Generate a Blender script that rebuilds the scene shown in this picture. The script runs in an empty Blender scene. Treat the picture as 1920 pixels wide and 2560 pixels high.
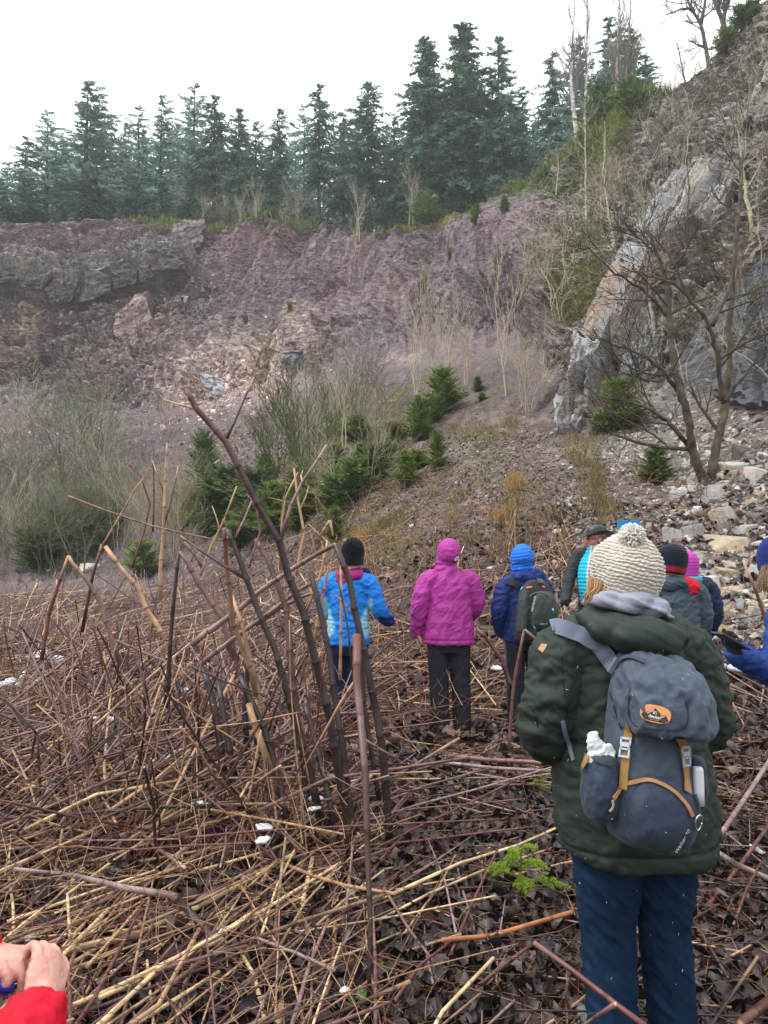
import bpy, bmesh, math, random
import numpy as np
from mathutils import Vector, Matrix
from mathutils.bvhtree import BVHTree

# ------------------------------------------------------------------ camera, sky, sun, exposure
SC = bpy.context.scene
COL = SC.collection
F, CU, CV, PITCH = 1923.0, 960.0, 1280.0, math.radians(3.1)   # photograph: 1920 x 2560
CAM = np.array([0.0, 0.0, 1.6])
cam_d = bpy.data.cameras.new('camera')
cam_d.sensor_fit = 'VERTICAL'; cam_d.sensor_height = 36.0; cam_d.lens = 36.0 * F / 2560.0
cam_d.clip_start = 0.05; cam_d.clip_end = 2000
cam_o = bpy.data.objects.new('camera', cam_d); COL.objects.link(cam_o)
cam_o.location = CAM; cam_o.rotation_euler = (math.radians(90) + PITCH, 0, 0)
SC.camera = cam_o

world = bpy.data.worlds.new('World'); SC.world = world; world.use_nodes = True
wn = world.node_tree; wn.nodes.clear()
w_out = wn.nodes.new('ShaderNodeOutputWorld')
w_sky = wn.nodes.new('ShaderNodeTexSky'); w_sky.sky_type = 'NISHITA'; w_sky.sun_disc = False
w_sky.sun_elevation = math.radians(52); w_sky.sun_rotation = math.radians(262)
w_sky.air_density = 1.0; w_sky.dust_density = 5.0
w_hs = wn.nodes.new('ShaderNodeHueSaturation'); w_hs.inputs['Saturation'].default_value = 0.25
w_b1 = wn.nodes.new('ShaderNodeBackground'); w_b1.inputs['Strength'].default_value = 0.06
w_b2 = wn.nodes.new('ShaderNodeBackground')                      # the closed cloud cover
w_b2.inputs['Color'].default_value = (0.94, 0.97, 1.0, 1); w_b2.inputs['Strength'].default_value = 0.80
w_tc = wn.nodes.new('ShaderNodeTexCoord'); w_sep = wn.nodes.new('ShaderNodeSeparateXYZ'); wn.links.new(w_tc.outputs['Generated'], w_sep.inputs[0])
w_mr = wn.nodes.new('ShaderNodeMapRange'); w_mr.inputs['From Min'].default_value = 0.0; w_mr.inputs['From Max'].default_value = 1.0     # overcast: zenith brighter than horizon
w_mr.inputs['To Min'].default_value = 0.52; w_mr.inputs['To Max'].default_value = 1.75; wn.links.new(w_sep.outputs['Z'], w_mr.inputs['Value'])
wn.links.new(w_mr.outputs[0], w_b2.inputs['Strength'])
w_add = wn.nodes.new('ShaderNodeAddShader')
wn.links.new(w_sky.outputs[0], w_hs.inputs['Color']); wn.links.new(w_hs.outputs[0], w_b1.inputs['Color'])
wn.links.new(w_b1.outputs[0], w_add.inputs[0]); wn.links.new(w_b2.outputs[0], w_add.inputs[1])
wn.links.new(w_add.outputs[0], w_out.inputs['Surface'])

sun_d = bpy.data.lights.new('sun', 'SUN'); sun_d.energy = 0.9; sun_d.angle = math.radians(22)
sun_d.color = (1.0, 0.97, 0.92)
sun_o = bpy.data.objects.new('sun', sun_d); COL.objects.link(sun_o)
def aim_sun(el, rot):
    # Nishita: rotation 0 = sun towards +Y, turning clockwise seen from above
    d = Vector((math.sin(rot) * math.cos(el), math.cos(rot) * math.cos(el), math.sin(el)))
    sun_o.rotation_euler = d.to_track_quat('Z', 'Y').to_euler(); sun_o.location = d * 80
aim_sun(math.radians(52), math.radians(262))

vs = SC.view_settings
vs.view_transform = 'Standard'; vs.look = 'None'; vs.exposure = 0.38; vs.gamma = 1.0
vs.use_curve_mapping = False
SC.render.engine = 'CYCLES'
cy = SC.cycles
cy.max_bounces = 5; cy.diffuse_bounces = 3; cy.glossy_bounces = 2; cy.transmission_bounces = 2
cy.volume_bounces = 0; cy.transparent_max_bounces = 4; cy.caustics_reflective = False; cy.caustics_refractive = False
cy.use_denoising = True
try: cy.denoiser = 'OPENIMAGEDENOISE'
except Exception: pass

R = np.random.default_rng(7)
random.seed(7)

# ------------------------------------------------------------------ helpers
def ray(u, v):
    u = np.asarray(u, float); v = np.asarray(v, float)
    up = (CV - v) / F; x = (u - CU) / F
    s, c = math.sin(PITCH), math.cos(PITCH)
    return np.stack(np.broadcast_arrays(x, c - up * s, s + up * c), -1)
def PX(u, v, Y):
    """The place at distance Y (metres ahead) seen at photograph pixel (u, v)."""
    d = ray(u, v); Y = np.asarray(Y, float)
    return CAM + d * (Y / d[..., 1])[..., None]
def project(p):
    q = np.asarray(p, float) - CAM
    s, c = math.sin(PITCH), math.cos(PITCH)
    f = q[..., 1] * c + q[..., 2] * s; up = -q[..., 1] * s + q[..., 2] * c
    return CU + F * q[..., 0] / f, CV - F * up / f

def smooth(e0, e1, x):
    t = np.clip((x - e0) / (e1 - e0 + 1e-12), 0, 1); return t * t * (3 - 2 * t)
def norm(a):
    return a / np.maximum(np.linalg.norm(a, axis=-1, keepdims=True), 1e-9)
def lin(r, g, b):
    c = np.array([r, g, b], float) / 255.0
    return np.where(c <= 0.04045, c / 12.92, ((c + 0.055) / 1.055) ** 2.4)

_perm = R.permutation(4096).astype(np.int64)
_grad = norm(R.normal(size=(4096, 3)))
def perlin(p):
    p = np.asarray(p, float); i = np.floor(p).astype(np.int64); f = p - i
    w = f * f * f * (f * (f * 6 - 15) + 10)
    out = np.zeros(p.shape[:-1])
    for dx in (0, 1):
        for dy in (0, 1):
            for dz in (0, 1):
                h = _perm[(_perm[(_perm[(i[..., 0] + dx) & 4095] + i[..., 1] + dy) & 4095] + i[..., 2] + dz) & 4095]
                g = _grad[h]
                d = g[..., 0] * (f[..., 0] - dx) + g[..., 1] * (f[..., 1] - dy) + g[..., 2] * (f[..., 2] - dz)
                wx = w[..., 0] if dx else 1 - w[..., 0]
                wy = w[..., 1] if dy else 1 - w[..., 1]
                wz = w[..., 2] if dz else 1 - w[..., 2]
                out += d * wx * wy * wz
    return out * 1.6
def fbm(p, octaves=4, gain=0.5, ridged=False):
    p = np.asarray(p, float); a, s, t = 1.0, 0.0, 0.0
    for _ in range(octaves):
        n = perlin(p)
        if ridged: n = 1 - 2 * np.abs(n)
        s = s + a * n; t += a; a *= gain; p = p * 2.03 + 17.3
    return s / t
def cells(p):
    """Worley-like facets: value of the nearest jittered cell (constant per cell) and the distance to it."""
    p = np.asarray(p, float); i = np.floor(p).astype(np.int64)
    best = np.full(p.shape[:-1], 9.0); val = np.zeros(p.shape[:-1]); off = np.zeros(p.shape)
    for dx in (-1, 0, 1):
        for dy in (-1, 0, 1):
            for dz in (-1, 0, 1):
                h = _perm[(_perm[(_perm[(i[..., 0] + dx) & 4095] + i[..., 1] + dy) & 4095] + i[..., 2] + dz) & 4095]
                q = i + np.array([dx, dy, dz]) + 0.5 + _grad[h] * 0.45
                d = np.linalg.norm(p - q, axis=-1); m = d < best
                best = np.where(m, d, best); val = np.where(m, h / 4096.0, val); off = np.where(m[..., None], p - q, off)
    return val, best, off

class Geo:
    """Collects vertices, faces and vertex colours; build() links them as ONE mesh object."""
    def __init__(s): s.v = []; s.q = []; s.t = []; s.c = []; s.n = 0; s.ng = []
    def add(s, v, quads=None, tris=None, col=(0.5, 0.5, 0.5), ngons=None):
        v = np.asarray(v, float).reshape(-1, 3)
        if quads is not None and len(quads): s.q.append(np.asarray(quads, np.int64) + s.n)
        if tris is not None and len(tris): s.t.append(np.asarray(tris, np.int64) + s.n)
        c = np.asarray(col, float)
        s.c.append(np.broadcast_to(c, (len(v), 3)) if c.ndim == 1 else c); s.v.append(v); s.n += len(v)
    def mesh(s, name, smooth_shade=True):
        v = np.concatenate(s.v) if s.v else np.zeros((0, 3)); c = np.concatenate(s.c) if s.c else np.zeros((0, 3))
        q = np.concatenate(s.q) if s.q else np.zeros((0, 4), np.int64); t = np.concatenate(s.t) if s.t else np.zeros((0, 3), np.int64)
        return make_mesh(name, v, q, t, c, smooth_shade)
    def build(s, name, mat, parent=None, smooth_shade=True):
        return link(name, s.mesh(name, smooth_shade), mat, parent)
def make_mesh(name, v, q, t, c=None, smooth_shade=True):
    me = bpy.data.meshes.new(name)
    me.vertices.add(len(v)); me.vertices.foreach_set('co', np.asarray(v, np.float32).ravel())
    idx = np.concatenate([np.asarray(q).ravel(), np.asarray(t).ravel()]).astype(np.int32)
    me.loops.add(len(idx)); me.loops.foreach_set('vertex_index', idx)
    st = np.concatenate([np.arange(len(q)) * 4, len(q) * 4 + np.arange(len(t)) * 3]).astype(np.int32)
    me.polygons.add(len(st)); me.polygons.foreach_set('loop_start', st)
    me.polygons.foreach_set('use_smooth', np.full(len(st), smooth_shade))
    me.update(calc_edges=True)
    if c is not None and len(c):
        a = me.color_attributes.new('Col', 'FLOAT_COLOR', 'POINT')
        a.data.foreach_set('color', np.concatenate([c, np.ones((len(c), 1))], 1).astype(np.float32).ravel())
    me.validate()
    return me
def link(name, me, mat, parent=None):
    o = bpy.data.objects.new(name, me); COL.objects.link(o)
    for m in (mat if isinstance(mat, (list, tuple)) else [mat]): me.materials.append(m)
    if parent is not None: o.parent = parent
    return o
def empty(name, loc=(0, 0, 0), rz=0.0):
    o = bpy.data.objects.new(name, None); COL.objects.link(o); o.location = loc; o.rotation_euler = (0, 0, rz)
    o.empty_display_size = 0.1; return o
def tag(o, label=None, cat=None, group=None, kind=None):
    if label: o['label'] = label
    if cat: o['category'] = cat
    if group: o['group'] = group
    if kind: o['kind'] = kind
    return o
def dup(o, parent=None):
    c = o.copy(); COL.objects.link(c)
    if parent is not None: c.parent = parent
    for ch in list(o.children): dup(ch, c)
    return c

def tube_arrays(pts, rad, sides=6, cap=True):
    pts = np.asarray(pts, float); n = len(pts); rad = np.broadcast_to(np.asarray(rad, float), (n,))
    tan = np.gradient(pts, axis=0) if n > 2 else np.repeat((pts[1:] - pts[:1]), n, 0)
    tan = norm(tan)
    a = np.array([0, 0, 1.0]) if abs(tan[0, 2]) < 0.9 else np.array([1.0, 0, 0])
    x = norm(np.cross(a, tan[0])); fr = []
    for k in range(n):
        x = x - tan[k] * (x @ tan[k]); x = x / max(np.linalg.norm(x), 1e-9); fr.append((x, np.cross(tan[k], x)))
    X = np.array([f[0] for f in fr]); Yv = np.array([f[1] for f in fr])
    an = np.arange(sides) * 2 * math.pi / sides
    v = pts[:, None] + rad[:, None, None] * (np.cos(an)[None, :, None] * X[:, None] + np.sin(an)[None, :, None] * Yv[:, None])
    i = np.arange(n - 1)[:, None] * sides; j = np.arange(sides)[None]; jn = (j + 1) % sides
    q = np.stack(np.broadcast_arrays(i + j, i + jn, i + sides + jn, i + sides + j), -1).reshape(-1, 4)
    v = v.reshape(-1, 3); t = np.zeros((0, 3), int)
    if cap:
        b = len(v); v = np.concatenate([v, pts[:1], pts[-1:]]); k = np.arange(sides); kn = (k + 1) % sides
        t = np.concatenate([np.stack([np.full(sides, b), kn, k], 1), np.stack([np.full(sides, b + 1), (n - 1) * sides + k, (n - 1) * sides + kn], 1)])
    return v, q, t
def tube(g, pts, rad, sides=6, col=(0.3, 0.2, 0.15), cap=True):
    v, q, t = tube_arrays(pts, rad, sides, cap); c = np.asarray(col, float)
    if c.ndim == 2 and len(c) == len(pts):
        cc = np.repeat(c, sides, 0)
        if cap: cc = np.concatenate([cc, c[:1], c[-1:]])
        c = cc
    g.add(v, q, t, c)

# ------------------------------------------------------------------ materials
def new_mat(name):
    m = bpy.data.materials.new(name); m.use_nodes = True
    return m, m.node_tree, m.node_tree.nodes['Principled BSDF']
def mat(name, col=None, rough=0.7, spec=0.5, noise=0.0, nscale=20.0, bump=0.0, bscale=60.0, attr=False, rand=0.0, metallic=0.0,
        bdist=0.01, sheen=0.0, detail=6.0, wave=None, trans=0.0, stretch=None, clear=0.0):
    m, nt, b = new_mat(name); N, L = nt.nodes, nt.links
    b.inputs['Roughness'].default_value = rough; b.inputs['Specular IOR Level'].default_value = spec; b.inputs['Metallic'].default_value = metallic
    if sheen: b.inputs['Sheen Weight'].default_value = sheen
    if clear: b.inputs['Coat Weight'].default_value = clear; b.inputs['Coat Roughness'].default_value = 0.25
    tc = N.new('ShaderNodeTexCoord'); vec = tc.outputs['Object']
    if stretch:
        mp = N.new('ShaderNodeMapping'); mp.inputs['Scale'].default_value = stretch; L.new(vec, mp.inputs['Vector']); vec = mp.outputs[0]
    if attr:
        a = N.new('ShaderNodeVertexColor'); a.layer_name = 'Col'; out = a.outputs['Color']
    else:
        c = N.new('ShaderNodeRGB'); c.outputs[0].default_value = (*col, 1); out = c.outputs[0]
    if noise:
        t = N.new('ShaderNodeTexNoise'); t.inputs['Scale'].default_value = nscale; t.inputs['Detail'].default_value = detail
        L.new(vec, t.inputs['Vector'])
        r = N.new('ShaderNodeMapRange'); r.inputs['From Min'].default_value = 0.25; r.inputs['From Max'].default_value = 0.75
        r.inputs['To Min'].default_value = 1 - noise; r.inputs['To Max'].default_value = 1 + noise; L.new(t.outputs['Fac'], r.inputs['Value'])
        mx = N.new('ShaderNodeMix'); mx.data_type = 'RGBA'; mx.blend_type = 'MULTIPLY'; mx.inputs['Factor'].default_value = 1
        L.new(out, mx.inputs['A']); L.new(r.outputs[0], mx.inputs['B']); out = mx.outputs['Result']
    if rand:
        oi = N.new('ShaderNodeObjectInfo'); hs = N.new('ShaderNodeHueSaturation')
        r1 = N.new('ShaderNodeMapRange'); r1.inputs['To Min'].default_value = 1 - rand; r1.inputs['To Max'].default_value = 1 + rand
        L.new(oi.outputs['Random'], r1.inputs['Value']); L.new(r1.outputs[0], hs.inputs['Value']); L.new(out, hs.inputs['Color']); out = hs.outputs[0]
    L.new(out, b.inputs['Base Color'])
    if bump:
        t = N.new('ShaderNodeTexNoise'); t.inputs['Scale'].default_value = bscale; t.inputs['Detail'].default_value = 6; t.inputs['Roughness'].default_value = 0.6
        L.new(vec, t.inputs['Vector'])
        bp = N.new('ShaderNodeBump'); bp.inputs['Strength'].default_value = bump; bp.inputs['Distance'].default_value = bdist
        L.new(t.outputs['Fac'], bp.inputs['Height']); L.new(bp.outputs[0], b.inputs['Normal'])
    if trans:      # thin leaves and needles let some light through
        tr = N.new('ShaderNodeBsdfTranslucent'); L.new(out, tr.inputs['Color']); ms = N.new('ShaderNodeMixShader'); ms.inputs[0].default_value = trans
        o = N['Material Output']; L.new(b.outputs[0], ms.inputs[1]); L.new(tr.outputs[0], ms.inputs[2]); L.new(ms.outputs[0], o.inputs['Surface'])
    return m
# ------------------------------------------------------------------ the quarry: floor, talus, rock walls, plateau
# columns of the terrain: photograph bearing u; then (pixel height, metres away) of toe, mid talus, base of rock, mid rock, crest
TC = np.array([
 (-900, 1448,40, 1250,42, 1050,44, 800,47, 565,50),
 (0,    1450,33, 1250,42, 960,49, 740,53, 562,58),
 (120,  1450,32, 1240,41, 970,49, 735,54, 560,59),
 (250,  1450,30, 1230,40, 990,48, 735,55, 545,60),
 (400,  1450,27, 1210,38, 1005,47, 745,55, 558,61),
 (500,  1450,24, 1200,36, 1010,46, 760,55, 572,61),
 (700,  1450,17, 1190,27, 965,43, 760,54, 572,62),
 (850,  1452,13, 1190,20.5, 905,40, 740,52, 590,62),
 (930,  1446,12.5, 1185,20, 890,38, 730,51, 603,62),
 (1000, 1440,12, 1180,19, 880,36.5, 720,50, 590,62),
 (1080, 1436,11.5, 1165,18.5, 865,35, 710,48.5, 562,61),
 (1150, 1430,11, 1150,18, 850,33.5, 700,47, 572,60),
 (1200, 1428,10.9, 1150,17.8, 845,33, 695,46, 548,59.5),
 (1300, 1422,10.6, 1150,17, 850,30, 680,43, 492,57),
 (1380, 1430,10.3, 1150,16.2, 905,25, 650,37, 442,54),
 (1450, 1440,10, 1150,15.6, 950,21, 640,31, 397,50.5),
 (1530, 1470,9.7, 1150,15.3, 955,20.4, 615,29, 330,47),
 (1600, 1500,9.5, 1150,15, 950,20, 600,27, 268,44),
 (1700, 1530,9.3, 1160,14.4, 955,19, 575,25, 218,41),
 (1780, 1560,9.2, 1170,13.9, 965,18, 560,23.6, 162,38.5),
 (1860, 1585,9.1, 1160,13.4, 975,16.7, 570,21.3, 70,35.5),
 (1920, 1600,9, 1150,13, 980,15.5, 575,19.5, 0,33),
 (2200, 1600,8.8, 1100,12, 900,14, 450,17.5, -180,27),
 (2800, 1600,8.5, 1000,11, 750,13, 250,16, -400,23)], float)
def gblur(a, s, axis):
    k = np.arange(-int(3 * s) - 1, int(3 * s) + 2); w = np.exp(-k * k / (2 * s * s)); w /= w.sum()
    pad = [(0, 0)] * a.ndim; pad[axis] = (len(k) // 2, len(k) // 2)
    b = np.pad(a, pad, mode='edge'); out = np.zeros_like(a)
    for i, ww in enumerate(w): out += ww * np.take(b, np.arange(a.shape[axis]) + i, axis)
    return out
US = np.concatenate([np.arange(-900, -60, 20), np.arange(-60, 1980, 3), np.arange(1980, 2801, 20)]).astype(float)
UD = np.arange(-900, 2801, 4.0)
tc = np.stack([np.interp(UD, TC[:, 0], TC[:, k]) for k in range(1, 11)], 1)
tc = gblur(tc, 7, 0)
tc = np.stack([np.interp(US, UD, tc[:, k]) for k in range(10)], 1)
crest_extra = 5 * fbm(np.stack([US / 40, US * 0, US * 0], 1), 4)
tc[:, 8] += crest_extra
NU = len(US)
stops = [PX(US, tc[:, 2 * k], tc[:, 2 * k + 1]) for k in range(5)]
crest = stops[4]
away = norm(np.stack([crest[:, 0], crest[:, 1], crest[:, 1] * 0], 1))
plat1 = crest + away * 2.5 + np.array([0, 0, 0.5])
plat2 = crest + away * 45 + np.array([0, 0, 2.5])
near_x = np.interp(US, [-900, 0, 960, 1920, 2800], [-30, -9, 0, 9, 22])
near = np.stack([near_x, np.full(NU, -7.0), np.zeros(NU)], 1)
n12 = PX(US, 1500, 1.2) * np.array([1, 1, 0]); n12[:, 0] += np.minimum(US, 0) / 900 * 13 + np.maximum(US - 1920, 0) / 880 * 11
mid7 = PX(US, 1500, 7.6); mid7[:, 2] = 0.02; mid7[:, 0] += np.minimum(US, 0) / 900 * 8 + np.maximum(US - 1920, 0) / 880 * 4
mid7[:, 1] = np.minimum(mid7[:, 1], stops[0][:, 1] - 1.0)
NR = [14, 110, 44, 120, 80, 190, 210, 8, 26]     # rows per section
keys = [near, n12, mid7, stops[0], stops[1], stops[2], stops[3], stops[4], plat1, plat2]
rows, sec, vpar = [], [], []
kv = [3000, 2600, 1790] + [None] * 7
KV = [np.full(NU, 3600.), np.full(NU, 3200.), np.full(NU, 1800.)] + [tc[:, 2 * k] for k in range(5)] + [tc[:, 8] - 1, tc[:, 8] - 2]
for s_, n in enumerate(NR):
    for k in range(n):
        f = k / n
        rows.append(keys[s_] * (1 - f) + keys[s_ + 1] * f); sec.append(s_ + f); vpar.append(KV[s_] * (1 - f) + KV[s_ + 1] * f)
rows.append(keys[-1]); sec.append(9.0); vpar.append(KV[-1])
T = np.array(rows); SEC = np.array(sec); VP = np.array(vpar)             # T[row, col, xyz]
T[..., :] = gblur(T, 4, 0) * 1.0 if False else T
w_blur = gblur(T, 5, 0)
bl = (smooth(1.8, 2.2, SEC) * (1 - smooth(6.6, 6.85, SEC)))[:, None, None]
T = T * (1 - bl) + w_blur * bl
UU = np.broadcast_to(US[None], VP.shape)
# --- displacement along the normal
du = np.gradient(T, axis=1); dv = np.gradient(T, axis=0)
NRM = norm(np.cross(du, dv))
ss = SEC[:, None] * np.ones((1, NU))
k_ground = 1 - smooth(2.6, 3.2, ss)
k_talus = smooth(2.6, 3.2, ss) * (1 - smooth(4.6, 5.15, ss))
k_rock = smooth(4.7, 5.2, ss) * (1 - smooth(6.95, 7.02, ss))
k_plat = smooth(6.95, 7.05, ss)
right = smooth(1330, 1470, UU + 40 * fbm(T / 3.0, 3))                 # the near right-hand hill
red = smooth(440, 560, UU + 0.55 * (VP - 700) + 50 * fbm(T / 4.0, 3)) * (1 - right)   # the red mudstone slope
# bed of massive grey rock in the left wall (pixel rows of its top and its undercut foot)
bt = np.interp(US, [-900, 0, 193, 270, 378, 463, 540], [665, 669, 680, 669, 627, 642, 640])
bb = np.interp(US, [-900, 0, 60, 127, 193, 239, 332, 386, 478, 540], [705, 708, 716, 735, 754, 735, 711, 704, 690, 660])
blk = cells(np.stack([UU / 75, VP / 60, UU * 0 + 3.3], -1))[0]
bed = smooth(0, 10, VP - bt[None] - 14 * (blk - .5)) * (1 - smooth(-3, 3, VP - bb[None])) * (1 - smooth(470, 500, UU))
P0 = T.copy()
low_m = smooth(0, 40, VP - bb[None])
rot = np.array([[0.94, 0.1, 0.33], [-0.1, 0.99, 0.0], [-0.33, 0.0, 0.94]])
Q = P0 @ rot.T
strata = fbm(Q * np.array([0.14, 0.14, 1.1]), 4)
big = fbm(P0 / 7.0, 3)
ridge = fbm(P0 / 2.6, 4, 0.55, True)
cv1, cd1, co1 = cells(Q * np.array([0.5, 0.5, 1.15]) + 0.35 * strata[..., None])
cv2, cd2, co2 = cells(Q * np.array([1.5, 1.5, 3.2]))
cv3, cd3, co3 = cells(Q * np.array([3.6, 3.6, 6.0]))
facet = (cv1 - .5) * 0.6 + (co1 @ np.array([0.3, 0.5, -0.6])) * 0.45
facet2 = (cv2 - .5) * 0.5 + (co2 @ np.array([-0.4, 0.5, -0.8])) * 0.5
facet3 = (cv3 - .5) * 0.5 + (co3 @ np.array([0.4, 0.5, -0.8])) * 0.5
left = (1 - red) * (1 - right)
d = np.zeros(VP.shape)
d += k_ground * (0.05 * fbm(P0 / 1.3, 3) + 0.02 * fbm(P0 / 0.22, 2)) * smooth(0, .3, ss + 0.2)
d += k_talus * (0.45 * fbm(P0 / 4.0, 3) + 0.16 * fbm(P0 / 0.8, 3) + 0.06 * facet3 + .25 * fbm(np.stack([UU / 30, VP / 160, UU * 0], -1), 3) * smooth(700, 500, UU))
def blob0(u0, v0, ru, rv, ang=0.0):
    a = math.radians(ang); x = (UU - u0) * math.cos(a) + (VP - v0) * math.sin(a); y = -(UU - u0) * math.sin(a) + (VP - v0) * math.cos(a)
    return smooth(1.3, 0.3, np.sqrt((x / ru) ** 2 + (y / rv) ** 2))
scale = np.linalg.norm(P0 - CAM, axis=-1) / 50.0
sw = Q[..., 2] / 1.5 + .6 * fbm(P0 / 5.0, 3); saw = (sw - np.floor(sw)); saw = np.where(saw < .12, saw / .12, 1 - .75 * (saw - .12) / .88) * 0 + np.where(saw > .16, 1 - .9 * (saw - .16) / .84, saw / .16)
saw2 = Q[..., 2] / .55 + .8 * fbm(P0 / 2.5 + 4, 3); saw2 = saw2 - np.floor(saw2); saw2 = np.where(saw2 > .2, 1 - (saw2 - .2) / .8, saw2 / .2)
led = smooth(-.35, .25, fbm(P0 / 3.2 + 7, 3))
upper = 1 - low_m
d += k_rock * left * (0.9 * big + (0.75 * facet + 0.65 * facet2) * (.6 + .6 * low_m) + .25 * facet3 + 0.4 * strata + upper * (1 - bed) * (1.0 * (saw - .5) + .35 * (saw2 - .5)) * led + 2.0 * bed + .7 * bed * (blk - .5) - 1.6 * smooth(-1, 4, VP - bb[None]) * smooth(52, 10, VP - bb[None]) * (.4 + .6 * smooth(-.3, .3, big)) * smooth(500, 460, UU))
lump0 = fbm(np.stack([UU / 130, VP / 90, UU * 0 + 8.7], -1), 4)
gul = fbm(np.stack([UU / 90 + VP / 300, VP / 420, UU * 0 + 1.7], -1), 4, 0.55, True)    # rills down the soft red slope
rill = fbm(np.stack([(UU + 0.9 * VP + 40 * lump0) / 34, (VP - 0.8 * UU) / 210, UU * 0], -1), 5, 0.55, True)
lump = fbm(np.stack([UU / 130, VP / 90, UU * 0 + 8.7], -1), 4)
crag = smooth(.05, .35, fbm(P0 / 4.5 + 13, 4))
d += k_rock * red * (2.0 * lump + 0.8 * gul + 0.75 * rill + (.65 * facet2 + .4 * facet + .2 * facet3 + .4 * ridge) * crag + .05 * facet3 - 1.1 * blob0(1260, 780, 70, 60, -35))
d -= k_rock * (1 - .75 * red) * (.30 * smooth(.50, .68, cd2) + .14 * smooth(.52, .70, cd3) + .5 * smooth(.55, .7, cd1) * low_m)
d += k_rock * right * (0.9 * big + (0.35 * facet + 0.35 * facet2 + .20 * facet3 + 0.35 * ridge) * (.45 + .55 * scale * 2).clip(0, 1))
# smooth inclined slabs and the rib on the right-hand hill
rib = np.abs((UU - 1390) * 0.83 - (1050 - VP) * 0.60) / 1.02
rib_m = smooth(42, 36, rib + 5 * fbm(T / 1.5, 3)) * smooth(1080, 1020, VP) * smooth(400, 520, VP)
slab2 = smooth(70, 30, np.abs((UU - 1860) * 0.8 - (800 - VP) * 0.6)) * smooth(1010, 960, VP) * smooth(520, 640, VP)
slab3 = smooth(34, 16, np.abs((UU - 1600) * 0.8 - (900 - VP) * 0.6)) * smooth(960, 930, VP) * smooth(820, 870, VP)
d = d * (1 - 0.85 * np.maximum(np.maximum(rib_m, slab2), slab3))
tilt_ = (UU - 1390) * 0.83 - (1050 - VP) * 0.60
d += (.45 + .022 * np.clip(tilt_, -42, 42)) * rib_m * .8 + 0.35 * slab2 + .25 * slab3
ledge = smooth(26, 0, VP - tc[None, :, 8]) * k_rock                    # turf hanging over the crest
d += k_plat * (0.25 * fbm(P0 / 2.0, 3) + 0.05) + ledge * 0.5 * (0.4 + fbm(P0 / 1.2, 3))
edge = 1 - 0
T = T + NRM * d[..., None]
# --- colour of the ground, rock and plants' mats by zone (albedo)
def C(r, g, b): return lin(r, g, b)
n1 = fbm(P0 / 1.1, 4); n2 = fbm(P0 / 5.0, 3); n3 = fbm(P0 / 0.35, 3)
nl = fbm(P0 / (1.2 * scale[..., None] + .15), 4)
def mix(a, b, f): return a * (1 - f[..., None]) + b * f[..., None]
colr = np.broadcast_to(C(126, 110, 112), T.shape).copy()
# left wall
cl = mix(np.broadcast_to(C(142, 122, 124), T.shape), np.broadcast_to(C(160, 132, 130), T.shape), smooth(-.3, .5, strata))
cl = mix(cl, np.broadcast_to(C(108, 97, 104), T.shape), smooth(0.45, 0.9, cv2) * .8)
cl = mix(cl, np.broadcast_to(C(170, 150, 144), T.shape), smooth(0.75, 0.98, cv1) * .7)
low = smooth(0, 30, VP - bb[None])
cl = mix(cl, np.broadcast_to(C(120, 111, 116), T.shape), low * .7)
cl = mix(cl, np.broadcast_to(C(146, 140, 142), T.shape), np.clip(bed * 1.2, 0, 1))
def blob(u0, v0, ru, rv, ang=0.0, nz=0.5):
    a = math.radians(ang); x = (UU - u0) * math.cos(a) + (VP - v0) * math.sin(a); y = -(UU - u0) * math.sin(a) + (VP - v0) * math.cos(a)
    return smooth(1.5, 0.35, np.sqrt((x / ru) ** 2 + (y / rv) ** 2) + 1.3 * nz * nl)
cl = mix(cl, np.broadcast_to(C(190, 172, 146), T.shape), blob(66, 800, 30, 100) * .75)
cl = mix(cl, np.broadcast_to(C(190, 168, 140), T.shape), blob(15, 850, 30, 60) * .4)
# red mudstone
cr = mix(np.broadcast_to(C(120, 106, 111), T.shape), np.broadcast_to(C(134, 110, 112), T.shape), smooth(-.4, .5, n2 + .5 * lump))
cr = mix(cr, np.broadcast_to(C(96, 82, 90), T.shape), smooth(.1, .7, fbm(P0 / 2.2 + 9, 4)) * .75)
cr = mix(cr, np.broadcast_to(C(150, 138, 146), T.shape), smooth(.1, .55, -rill + .3 * n1) * .5)
cr = mix(cr, np.broadcast_to(C(150, 106, 99), T.shape), np.clip(blob(700, 615, 95, 22, -6) + .6 * blob(1000, 760, 60, 50) + .5 * blob(860, 690, 70, 18, -30), 0, 1) * .6)
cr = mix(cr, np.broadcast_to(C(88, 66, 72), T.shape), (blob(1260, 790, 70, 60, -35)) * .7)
# right-hand hill
ch = mix(np.broadcast_to(C(104, 92, 84), T.shape), np.broadcast_to(C(150, 140, 128), T.shape), smooth(.62, .95, cv2))
ch = mix(ch, np.broadcast_to(C(84, 74, 66), T.shape), smooth(-.05, .5, n1 + .3 * n2) * .8)
ch = mix(ch, np.broadcast_to(C(178, 172, 164), T.shape), np.clip(smooth(.72, .86, cv3) * .6 + smooth(.78, .9, cv2) * .5 + .6 * blob(1500, 640, 50, 60, 30, .9) + .5 * blob(1690, 560, 90, 60, -30, .9) + .5 * blob(1800, 330, 90, 50, -40, .9), 0, .9))
ch = mix(ch, np.broadcast_to(C(92, 90, 48), T.shape), smooth(.1, .45, fbm(P0 / 2.0 + 5, 4)) * .75)
ch = mix(ch, mix(np.broadcast_to(C(158, 160, 166), T.shape), np.broadcast_to(C(178, 142, 110), T.shape), smooth(640, 720, VP + 60 * n1) * smooth(900, 820, VP)) * (1 + .22 * fbm(np.stack([tilt_ / 7, (UU - VP) / 240, UU * 0], -1), 3))[..., None], rib_m * .92)
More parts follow.
